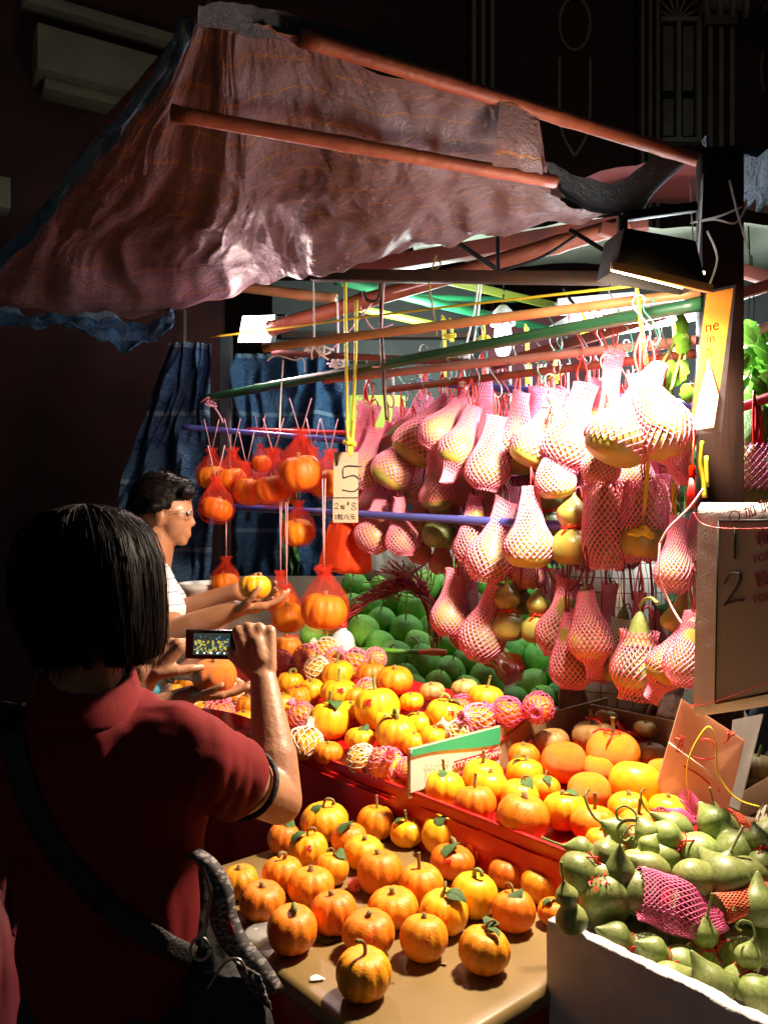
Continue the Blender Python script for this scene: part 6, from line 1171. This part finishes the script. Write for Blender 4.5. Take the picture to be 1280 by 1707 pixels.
for sgn in (-1, 1): cap(mb, at(185 + sgn * 55, 1800, 1.23), .085, at(185 + sgn * 60, 2350, 1.22), .05)
for sgn in (-1, 1): cap(mb, Vector((at(185 + sgn * 60, 2350, 1.22).x, 1.22, .08)), .045, Vector((at(185 + sgn * 60, 2350, 1.22).x, 1.38, .05)), .035)
flesh(mb, 'body', 'skin', wm_, .0042, 4)
mb = MB(); cap(mb, at(70, 1238, 1.22), .064, at(282, 1240, 1.20), .064); cap(mb, at(140, 1175, 1.2), .062, at(152, 1220, 1.2), .085); ell(mb, at(168, 1345, 1.22), (.155, .110, .19)); ell(mb, at(190, 1560, 1.23), (.138, .104, .22))
cap(mb, at(190, 1560, 1.23), .125, at(190, 1640, 1.23), .128); cap(mb, S_R, .066, S_R.lerp(E_R, .42), .062); cap(mb, S_L + Vector((.02, 0, 0)), .062, S_L.lerp(E_L, .45), .058); cap(mb, at(275, 1400, 1.2), .05, at(262, 1560, 1.2), .075)
shirt = flesh(mb, 'polo_shirt', 'redshirt', wm_, .007, 5, wrinkle(.011, 11))
mb = MB(); cap(mb, at(188, 1665, 1.23), .132, at(188, 1790, 1.23), .14)
for sgn in (-1, 1): cap(mb, at(188 + sgn * 55, 1800, 1.23), .095, Vector((at(188 + sgn * 60, 2350, 1.22).x, 1.22, .12)), .065)
flesh(mb, 'trousers', 'denim', wm_, .010, 4, wrinkle(.008, 9, 4))
mb = MB(); nck = at(141, 1150, 1.2) - wm_.location
for r0, z0, r1, z1 in ((.067, .02, .072, -.022),):
    n = 40; mb.lathe([(.066, .024), (.072, .022), (.082, -.02), (.084, -.03), (.078, -.028)], 40, lambda v, q, i: v + Vector((.0, .0, -.020 * cos(q - PI / 2) * -1 + .004 * sin(q * 3))), Matrix.Translation(nck))
mb.build('collar', M['redshirt'], wm_)
ax = (E_R - S_R).normalized(); c = S_R.lerp(E_R, .42) + ax * .052; a1 = ax.orthogonal().normalized(); a2 = ax.cross(a1)
mb = MB(); mb.tube([c + (a1 * cos(q) + a2 * sin(q)) * .052 - wm_.location for q in [PI * i / 14 for i in range(29)]], .0055, 6); mb.build('sleeve_trim', M['blackcloth'], wm_)
# hair: bob with a fringe of strands
mb = MB(); hc = at(150, 965, 1.20) - wm_.location
lv = [(840, 0, 142), (842, 26, 142), (850, 58, 143), (866, 84, 144), (892, 106, 146), (930, 118, 148), (975, 123, 150), (1025, 120, 154), (1062, 110, 163), (1086, 98, 170), (1092, 84, 172), (1088, 56, 166), (1072, 20, 160)]
def hair_p(q, i, off=0):
    y, w, cx = lv[i]; p = at(cx, y, 1.20) - wm_.location; r = w * 1.2 / F; n_ = noise.noise(Vector((cos(q) * 3.5, sin(q) * 3.5, i * .35))); r = r * (1 + .022 * n_ + .004 * sin(q * 23 + i * .3)) + off
    dz = (.018 * noise.noise(Vector((cos(q) * 5, sin(q) * 5, 9))) + .012 * cos(q)) if i in (9, 10) else 0; return p + Vector((r * cos(q), r * sin(q) * .98, dz - (.014 if i >= 9 and cos(q) > .5 else 0)))
n = 96; mb.add([hair_p(2 * PI * k / n, i) for i in range(len(lv)) for k in range(n)], [(i * n + k, i * n + (k + 1) % n, (i + 1) * n + (k + 1) % n, (i + 1) * n + k)[::-1] for i in range(len(lv) - 1) for k in range(n)])
mb.build('hair', M['hair'], wm_)
mb = MB(); rn = random.Random(2)
for k in range(260):
    q = rn.uniform(PI, 2 * PI) if k < 110 else rn.uniform(0, 2 * PI); off = rn.uniform(.000, .004); i0 = rn.choice([0, 1, 1, 2, 3]); e = rn.choice([9, 9, 10]); pts = [hair_p(q + .05 * sin(i * .5 + k) * (1 if i > 2 else 0), i, off + .0015 * sin(i + k)) for i in range(i0, e + 1)]
    if rn.random() < .35: pts.append(pts[-1] + Vector((rn.uniform(-.008, .008), 0, -rn.uniform(.004, .022))))
    mb.tube(pts, .00055, 3, cap=False)
st_ = mb.build('hair_strands', M['hair'], wm_)
# shoulder strap laid on the shirt
dgh = bpy.context.evaluated_depsgraph_get(); bvh = BVHTree.FromObject(shirt, dgh)
def on_shirt(x, y, off):
    o_ = Vector((0, 0, EYE)) - wm_.location * 0; dr_ = (at(x, y, 1) - Vector((0, 0, EYE))).normalized()
    h = bvh.ray_cast(Vector((0, 0, EYE)), dr_); 
    return h[0] - dr_ * off if h[0] is not None else at(x, y, 1.13)
bvh = BVHTree.FromPolygons([v.co.copy() for v in shirt.data.vertices], [tuple(p.vertices) for p in shirt.data.polygons])
ctr = cv((22, 1172, 0), (20, 1230, 0), (50, 1340, 0), (110, 1440, 0), (190, 1520, 0), (270, 1572, 0), (330, 1600, 0), n=7); mb = MB(); vs = []
prev = None
for i, p in enumerate(ctr):
    t = (ctr[min(i + 1, len(ctr) - 1)] - ctr[max(i - 1, 0)]).normalized(); nn = Vector((-t.y, t.x, 0)) * 21
    for s in (-1, -.35, .35, 1): vs.append(on_shirt(p.x + nn.x * s, p.y + nn.y * s, .005) - wm_.location)
N_ = len(ctr); mb.add(vs, [(i * 4 + k, i * 4 + k + 1, (i + 1) * 4 + k + 1, (i + 1) * 4 + k) for i in range(N_ - 1) for k in range(3)]); mb.build('shoulder_strap', M['strap'], wm_, solid=.004)
# watch on the left wrist
wt = empty('wristwatch', 'brown leather wristwatch with silver links on the photographing person', 'watch', loc=E_L.lerp(W_L, .86)); ax = (W_L - E_L).normalized(); a1 = Vector((0, -1, 0)); a1 = (a1 - ax * a1.dot(ax)).normalized(); a2 = ax.cross(a1)
mb = MB(); mb.add([ax * h + (a1 * cos(q) + a2 * sin(q)) * rr_ for h in (-.011, .011) for rr_ in (.0285, .0325) for q in [2 * PI * i / 28 for i in range(28)]], []); 
for (a, b2) in ((0, 1), (3, 2), (2, 0), (1, 3)): mb.f += [(a * 28 + k, a * 28 + (k + 1) % 28, b2 * 28 + (k + 1) % 28, b2 * 28 + k) for k in range(28)]
mb.build('strap', M['leather'], wt); MB().box(a1 * .034, (.026, .008, .03), a1.to_track_quat('Y', 'Z').to_matrix(), ).build('case', M['silver'], wt, bev=.003)
MB().tube([a1 * .034 + a2 * x for x in (-.016, .016)], .006, 6).build('link', M['silver'], wt)
# phone
ph = empty('smartphone', 'black smartphone in the raised hands with the fruit stall on its screen', 'phone', loc=at(352, 1074, 1.53)); rm = basis((1, .10, -.035), (.035, -.06, 1))
def php(x, y, z=0): return rm @ Vector((x, y, z))
MB().box((0, 0, 0), (.094, .056, .009), rm).build('case', M['screenbody'], ph, bev=.003)
scr = MB().add([php(-.032, -.019, .0056), php(.036, -.019, .0056), php(.036, .022, .0056), php(-.032, .022, .0056)], [(0, 1, 2, 3)]).build('screen', None or mat('phone_screen', (.01, .03, .03), .2, emit=(.06, .16, .14), es=.35), ph, smooth=False)
cols = [mat('screen_yellow', (.02, .02, .0), .3, emit=(.85, .75, .10), es=.75), mat('screen_blue', (0, 0, .02), .3, emit=(.15, .5, .8), es=.7), mat('screen_pink', (.02, 0, .01), .3, emit=(.8, .55, .6), es=.7), mat('screen_dark', (0, .01, 0), .3, emit=(.03, .08, .05), es=.4)]
rn = random.Random(4); mbs = [MB() for _ in cols]
for k in range(150):
    x = rn.uniform(-.030, .034); y = rn.uniform(-.015, .020); c = 3 if y > .008 else (0 if rn.random() < .72 else rn.choice([1, 2, 3])); r_ = rn.uniform(.0012, .0026)
    if c == 3 and rn.random() < .15: c = 1
    z = .0058 + k * .0000015; mbs[c].add([php(x + r_ * cos(a), y + r_ * .9 * sin(a), z) for a in [2 * PI * i / 8 for i in range(8)]], [tuple(range(8))])
for c, b_ in zip(cols, mbs): b_.build('screen_picture', c, ph, smooth=False)
mb = MB()
for k in range(5): mb.box(php(-.024 + .0125 * k, -.0155, .0062), (.002, .002, .0003), rm)
mb.build('screen_icons', M['bulb'], ph, smooth=False)

# --- handbag
hb = empty('handbag', 'black shoulder bag with newsprint pattern hanging at the hip of the photographer', 'handbag', loc=at(385, 1600, 1.2)); b = hb.location
M['print'] = mat('newsprint_fabric', (.42, .38, .36), .7); n = M['print'].node_tree.nodes; l = M['print'].node_tree.links
v1 = n.new('ShaderNodeTexVoronoi'); v1.inputs['Scale'].default_value = 95; w1 = n.new('ShaderNodeTexNoise'); w1.inputs['Scale'].default_value = 55; tc = n.new('ShaderNodeTexCoord'); mp = n.new('ShaderNodeMapping'); mp.inputs['Scale'].default_value = (1, 1, 2.2); l.new(tc.outputs['Object'], mp.inputs[0]); l.new(mp.outputs[0], v1.inputs[0]); l.new(mp.outputs[0], w1.inputs[0])
mm = n.new('ShaderNodeMath'); mm.operation = 'MULTIPLY'; l.new(v1.outputs[0], mm.inputs[0]); l.new(w1.outputs[0], mm.inputs[1]); rr = n.new('ShaderNodeMapRange'); rr.inputs[1].default_value = .16; rr.inputs[2].default_value = .24; l.new(mm.outputs[0], rr.inputs[0]); mx = n.new('ShaderNodeMix'); mx.data_type = 'RGBA'; mx.inputs[6].default_value = (.20, .18, .18, 1); mx.inputs[7].default_value = (.035, .03, .035, 1); l.new(rr.outputs[0], mx.inputs[0]); l.new(mx.outputs[2], n['Principled BSDF'].inputs['Base Color'])
mb = MB(); ell(mb, at(372, 1690, 1.20), (.062, .05, .115), (0, -24, 0)); ell(mb, at(345, 1590, 1.20), (.034, .04, .08), (0, -14, 0)); ell(mb, at(350, 1720, 1.20), (.07, .05, .08)); cap(mb, at(335, 1440, 1.2), .008, at(348, 1560, 1.2), .022)
flesh(mb, 'pouch', 'blackcloth', hb, .006, 4, wrinkle(.012, 16, 3))
mb = MB(); path = cv(at(322, 1418, 1.18), at(348, 1440, 1.17), at(368, 1480, 1.165), at(374, 1530, 1.16), at(392, 1570, 1.155), at(425, 1610, 1.15), at(450, 1650, 1.15), n=6)
vs = []
for i, p in enumerate(path): 
    wd = .008 + .010 * min(1, i / 18)
    for s in range(5): u = s / 4 - .5; vs.append(p + Vector((u * wd * 2, -.012 * cos(u * PI) , u * wd * .5)) - b)
mb.add(vs, [(i * 5 + s, i * 5 + s + 1, (i + 1) * 5 + s + 1, (i + 1) * 5 + s) for i in range(len(path) - 1) for s in range(4)]); mb.build('printed_flap', M['print'], hb, solid=.003)
mb = MB(); mb.grid(14, 18, lambda u, v: at(338 + 95 * u + 18 * v, 1618 + 18 * u + 110 * v, 1.135 - .01 * sin(PI * u) + .006 * noise.noise(Vector((u * 5, v * 6, 2)))) - b); mb.build('side_pocket', M['denim'], hb, solid=.004)
mb = MB(); mb.grid(10, 12, lambda u, v: at(392 + 42 * u + 20 * v, 1600 + 24 * u + 60 * v, 1.128 + .008 * noise.noise(Vector((u * 6, v * 6, 5)))) - b); mb.build('printed_panel', M['print'], hb, solid=.003)
MB().tube([p - b for p in cv(at(335, 1432, 1.165), at(352, 1480, 1.15), at(345, 1530, 1.15), at(338, 1580, 1.14))], .0032, 6).build('zip', M['chrome'], hb)
mb = MB(); c = at(334, 1582, 1.13) - b; mb.tube([c + Vector((.013 * cos(q), 0, .016 * sin(q))) for q in [PI * i / 10 for i in range(21)]], .0022, 6); mb.build('ring', M['chrome'], hb)
mb = MB(); mb.tube([p - b for p in cv(at(345, 1650, 1.125), at(375, 1605, 1.12), at(400, 1600, 1.12), at(412, 1625, 1.12))], .0022, 6); mb.build('zip', M['chrome'], hb)
slab(hb, 'red_tag', [at(384, 1536, 1.135), at(392, 1556, 1.135), at(388, 1560, 1.135), at(379, 1540, 1.135)], 'redpole', .001)

# --- man with glasses holding a bagged pumpkin
mn = empty('person', 'person with short dark hair and wire glasses in a striped white shirt holding a pumpkin', 'person', loc=Vector((at(230, 1300, 2.62).x, 2.62, 0)))
mb = MB(); D = 2.62; H = lambda x, y, dd=0: at(x, y, D + dd)
ell(mb, H(272, 842), (.092, .075, .098), (0, 14, 0)); ell(mb, H(294, 862), (.052, .062, .082), (0, 8, 0)); cap(mb, H(276, 888), .040, H(302, 897), .024); cap(mb, H(306, 880), .026, H(310, 890), .018); cap(mb, H(313, 855), .010, H(322, 872), .0095); cap(mb, H(316, 873), .012, H(321, 873), .0095); cap(mb, H(304, 842, -.03), .013, H(304, 842, .03), .013)
cap(mb, H(312, 886, -.012), .0075, H(312, 886, .012), .0075); cap(mb, H(311, 892, -.010), .008, H(311, 892, .010), .008); ell(mb, H(305, 903), (.016, .02, .014)); cap(mb, H(298, 858, -.046), .016, H(306, 862, -.036), .012)
for s in (-1, 1): ell(mb, H(310, 857, s * .030), (.010, .012, .010))
ell(mb, H(266, 862, -.078), (.018, .010, .032), (0, 10, 0)); ell(mb, H(268, 862, -.086), (.010, .006, .018), (0, 10, 0)); ell(mb, H(266, 862, .078), (.018, .010, .032), (0, 10, 0))
cap(mb, H(264, 890), .058, H(248, 960), .066)
cap(mb, H(215, 1000), .14, H(205, 1200), .13); cap(mb, H(205, 1200), .13, H(205, 1330), .12)
SN = H(262, 985, -.12); EN = H(288, 1056, -.22); WN = H(392, 1016, -.26); SF = H(262, 985, .15); EF = H(300, 1020, .12); WF = H(396, 985, .0)
cap(mb, SN, .052, EN, .042); cap(mb, EN, .042, EN.lerp(WN, .4), .040); cap(mb, EN.lerp(WN, .4), .040, WN, .028); cap(mb, SF, .050, EF, .042); cap(mb, EF, .042, WF, .028)
hand(mb, WN, (1, .05, .12), (0, -.6, .4), (-.1, .1, 1), .175, curls=[(.25, .3, .3)] * 4, spread=.05, thumb=(.8, .5)); hand(mb, WF, (1, -.2, -.1), (0, .4, .6), (0, -1, .2), .175, curls=[(.5, .4, .3)] * 4, thumb=(.6, .5))
for s in (-1, 1): cap(mb, Vector((mn.location.x - .02, D + s * .09, .80)), .085, Vector((mn.location.x - .02, D + s * .10, .1)), .05); cap(mb, Vector((mn.location.x - .02, D + s * .10, .05)), .045, Vector((mn.location.x + .16, D + s * .10, .04)), .035)
flesh(mb, 'body', 'skinm', mn, .0052, 3)
mb = MB(); cap(mb, H(215, 1005), .155, H(205, 1200), .145); cap(mb, H(205, 1200), .145, H(205, 1300), .14); cap(mb, H(252, 965, -.09), .070, SN.lerp(EN, .45), .066); cap(mb, H(252, 965, .09), .070, SF.lerp(EF, .5), .066); cap(mb, H(246, 945), .075, H(230, 980), .12)
M['stripeshirt'] = mat('striped_white_shirt', (.70, .66, .60), .8)
def stripes(m, c1, c2, dirs, scale, width):
    n = m.node_tree.nodes; l = m.node_tree.links; tc = n.new('ShaderNodeTexCoord'); sp = n.new('ShaderNodeSeparateXYZ'); l.new(tc.outputs['Object'], sp.inputs[0]); acc = None
    for ax_ in dirs:
        a = n.new('ShaderNodeMath'); a.operation = 'MULTIPLY'; a.inputs[1].default_value = scale; l.new(sp.outputs[ax_], a.inputs[0]); f_ = n.new('ShaderNodeMath'); f_.operation = 'FRACT'; l.new(a.outputs[0], f_.inputs[0]); t = n.new('ShaderNodeMath'); t.operation = 'LESS_THAN'; t.inputs[1].default_value = width; l.new(f_.outputs[0], t.inputs[0])
        if acc is None: acc = t.outputs[0]
        else: q = n.new('ShaderNodeMath'); q.operation = 'MAXIMUM'; l.new(acc, q.inputs[0]); l.new(t.outputs[0], q.inputs[1]); acc = q.outputs[0]
    x = n.new('ShaderNodeMix'); x.data_type = 'RGBA'; x.inputs[6].default_value = (*c1, 1); x.inputs[7].default_value = (*c2, 1); l.new(acc, x.inputs[0]); l.new(x.outputs[2], n['Principled BSDF'].inputs['Base Color'])
stripes(M['stripeshirt'], (.72, .68, .62), (.22, .24, .42), [2], 28, .12)
flesh(mb, 'striped_shirt', 'stripeshirt', mn, .009, 4, wrinkle(.012, 9, 2))
mb = MB(); cap(mb, H(205, 1330), .13, Vector((mn.location.x, D, .85)), .13)
for s in (-1, 1): cap(mb, Vector((mn.location.x, D + s * .08, .85)), .10, Vector((mn.location.x - .02, D + s * .10, .12)), .065)
flesh(mb, 'trousers', 'denim', mn, .012, 3)
mb = MB(); ell(mb, H(268, 832), (.098, .082, .092), (0, 14, 0)); 
for (x, y, dd, r_) in ((300, 812, 0, .040), (312, 822, -.02, .022), (246, 868, 0, .045), (262, 845, -.06, .03)): ell(mb, H(x, y, dd), (r_, .055, r_ * .8))
def hair_cut(co, no): return no * (.0025 * noise.noise(Vector((co.x * 30, co.y * 90, co.z * 90))))
hr = flesh(mb, 'hair', 'hair', mn, .006, 2, hair_cut)
# cut the hairline so that the face and ear stay free
bm = bmesh.new(); bm.from_mesh(hr.data); L0 = mn.location
def face_zone(co):
    p = co + Vector((0, 0, 0)); x = CX + p.x / p.y * F; y = CY - (p.z - EYE) / p.y * F
    return (x > 288 + (y - 835) * -.3 and y > 836) or (x > 256 and x < 290 and y > 852) or y > 888
geom = [f for f in bm.faces if face_zone(f.calc_center_median())]; bmesh.ops.delete(bm, geom=geom, context='FACES'); bm.to_mesh(hr.data); bm.free()
mb = MB(); rn = random.Random(6); hv = [v for v in hr.data.vertices]
for k in range(900):
    v = rn.choice(hv); d_ = (v.normal * .5 + Vector((rn.uniform(-.3, .6), rn.uniform(-.4, .4), rn.uniform(-.2, .3)))).normalized(); mb.tube([v.co + L0 * 0, v.co + d_ * .005, v.co + d_ * .009 + Vector((.006, 0, -.004))], [.0011, .0009, .0005], 3, cap=False)
o = mb.build('hair_tufts', M['hair'], mn); o.location = -mn.location
gl = empty('eyeglasses', 'thin wire eyeglasses on the face of the person in the striped shirt', 'glasses', loc=H(316, 856)); b = gl.location
mb = MB()
for s in (-1, 1):
    c = H(317, 858, s * .032) - b; mb.tube([c + Vector((.004 * cos(q) * 0 - s * 0 + .003 * sin(q), .022 * cos(q), .016 * sin(q))) for q in [PI * i / 10 for i in range(21)]], .0012, 5)
    mb.tube([H(316, 853, s * .056) - b, H(296, 853, s * .074) - b, H(266, 855, s * .080) - b], .0012, 5)
mb.tube([H(318, 857, -.010) - b, H(319, 856, 0) - b, H(318, 857, .010) - b], .0012, 5); mb.build('frame', M['silver'], gl)
mb = MB()
for s in (-1, 1): mb.add([H(317, 858, s * .032) - b + Vector((.003 * sin(q), .0205 * cos(q), .0145 * sin(q))) for q in [2 * PI * i / 20 for i in range(20)]], [tuple(range(20))])
mb.build('lens', M['film'], gl, smooth=False)
for s in (-1,): 
    o = MB(); ell(o, H(314, 857, s * .034), (.006, .010, .007)); o = o.build('eye', M['black'], mn); o.location = -mn.location
pumpkin(at(425, 978, 2.36), 55 * 2.36 / F, 'yellow-orange pumpkin held up in the hands of the man with glasses', 'held pumpkins', 'yellowp', 'b', 'stub')

# --- person hidden behind the photographer, holding out a pumpkin
p3 = empty('person', 'person mostly hidden behind the photographer reaching out a pumpkin in a light blue sleeve', 'person', loc=Vector((at(150, 1300, 2.05).x, 2.05, 0)))
mb = MB(); D = 2.02; ell(mb, H(150, 1005), (.075, .09, .105)); cap(mb, H(150, 1040), .05, H(150, 1110), .055); cap(mb, H(150, 1180), .13, H(150, 1400), .13)
S1 = H(190, 1140, -.10); E1 = H(228, 1196, -.10); W1 = H(318, 1158, -.10); S2 = H(190, 1130, .12); E2 = H(232, 1150, .16); W2 = H(285, 1118, .14)
cap(mb, S1, .042, E1, .034); cap(mb, E1, .035, E1.lerp(W1, .4), .034); cap(mb, E1.lerp(W1, .4), .034, W1, .023); cap(mb, S2, .040, E2, .034); cap(mb, E2, .034, W2, .022)
hand(mb, W1, (1, .05, .05), (0, -1, .25), (0, 0, 1), .155, curls=[(.12, .2, .25)] * 4, spread=.03, thumb=(.7, .3), thumbcurl=.2); hand(mb, W2, (1, .0, .1), (0, -.3, 1), (.1, -1, 0), .150, curls=[(.3, .35, .3)] * 4, thumb=(.6, .4))
for s in (-1, 1): cap(mb, Vector((p3.location.x + s * .08, D, .8)), .08, Vector((p3.location.x + s * .09, D, .1)), .05)
flesh(mb, 'body', 'skin', p3, .0052, 3)
mb = MB(); ell(mb, H(150, 998), (.09, .10, .115)); flesh(mb, 'hair', 'hair', p3, .008, 2)
mb = MB(); cap(mb, H(150, 1190), .145, H(150, 1400), .14); cap(mb, H(165, 1150, -.05), .07, S1.lerp(E1, .75), .052); cap(mb, H(165, 1140, .08), .07, S2.lerp(E2, .95), .046); cap(mb, E2, .046, E2.lerp(W2, .35), .040)
flesh(mb, 'blue_shirt', 'bluecloth', p3, .008, 3, wrinkle(.014, 14, 6))
mb = MB(); cap(mb, Vector((p3.location.x, D, .95)), .14, Vector((p3.location.x, D, .85)), .14)
for s in (-1, 1): cap(mb, Vector((p3.location.x + s * .07, D, .82)), .095, Vector((p3.location.x + s * .09, D, .12)), .06)
flesh(mb, 'trousers', 'denim', p3, .012, 3)
pumpkin(at(357, 1126, 1.93), 76 * 1.93 / F, 'orange pumpkin resting on the open palm just below the phone', 'held pumpkins', 'orangep', 'b', 'stub', rot=(.12, 0, .4))
wt = empty('wristwatch', 'dark wristwatch on the far hand reaching behind the held pumpkin', 'watch', loc=E2.lerp(W2, .9)); ax = (W2 - E2).normalized(); a1 = ax.orthogonal().normalized(); a2 = ax.cross(a1)
MB().tube([(a1 * cos(q) + a2 * sin(q)) * .026 for q in [PI * i / 12 for i in range(25)]], .005, 6).build('strap', M['strap'], wt); MB().box(Vector((0, -.028, .004)), (.024, .008, .024)).build('case', M['black'], wt, bev=.003)

# --- seller in a checked shirt behind the gourds
sl = empty('person', 'person in a checked cream shirt and brown trousers standing behind the hanging gourds', 'person', loc=Vector((at(1035, 1100, 2.78).x, 2.78, 0)))
mb = MB(); D = 2.78; ell(mb, H(1030, 800), (.075, .09, .11)); cap(mb, H(1030, 840), .055, H(1035, 900), .06); cap(mb, H(1036, 985), .15, H(1040, 1160), .13)
S1 = H(965, 950, -.02); E1 = H(952, 1060, -.06); W1 = H(948, 1130, -.16); S2 = H(1105, 950, -.02); E2 = H(1130, 1070, 0); W2 = H(1120, 1150, -.15)
for a, c, e in ((S1, E1, W1), (S2, E2, W2)): cap(mb, a, .05, c, .042); cap(mb, c, .042, e, .028)
hand(mb, W1, (-.05, -.5, -1), (1, 0, 0), (0, 1, -.4), .17, curls=[(.6, .6, .4)] * 4, thumb=(.6, .4)); hand(mb, W2, (-.3, -.5, -1), (-1, 0, 0), (0, 1, -.4), .17, curls=[(.6, .6, .4)] * 4, thumb=(.6, .4))
for s in (-1, 1): cap(mb, Vector((sl.location.x + s * .09, D, .8)), .085, Vector((sl.location.x + s * .10, D, .1)), .05)
flesh(mb, 'body', 'skinm', sl, .006, 3)
mb = MB(); ell(mb, H(1030, 790), (.085, .10, .10)); flesh(mb, 'hair', 'hair', sl, .01, 2)
M['check'] = mat('checked_shirt_cloth', (.6, .55, .45), .8); stripes(M['check'], (.66, .62, .52), (.26, .17, .14), [0, 2], 21, .09)
mb = MB(); cap(mb, H(1000, 980, 0), .125, H(1070, 980, 0), .125); cap(mb, H(1036, 985), .165, H(1044, 1130), .15); cap(mb, S1 + Vector((.04, 0, .02)), .075, E1, .062); cap(mb, S2 + Vector((-.04, 0, .02)), .075, E2, .062); cap(mb, H(1000, 1140), .11, H(1085, 1135), .11)
flesh(mb, 'checked_shirt', 'check', sl, .010, 3, wrinkle(.02, 7, 5))
mb = MB(); cap(mb, H(1010, 1200), .12, H(1080, 1200), .12)
for s in (-1, 1): cap(mb, H(1045 + s * 40, 1230), .11, Vector((sl.location.x + s * .11, D, .12)), .07)
flesh(mb, 'trousers', 'khaki', sl, .012, 3, wrinkle(.02, 9, 5))
# red-clad passer-by at the frame edge, mostly out of view
o = sheet('red_cloth', [[at(-60, 1420, 1.5), at(0, 1428, 1.5), at(38, 1445, 1.5)], [at(-60, 1600, 1.45), at(0, 1600, 1.45), at(44, 1600, 1.5)], [at(-60, 1800, 1.45), at(0, 1800, 1.45), at(30, 1800, 1.5)]], 14, 20, M['maroon'], .03, 2); tag(o, 'dark red cloth hanging behind the hip of the photographer', 'cloth')
for me in [m for m in bpy.data.meshes if m.users == 0]: bpy.data.meshes.remove(me)
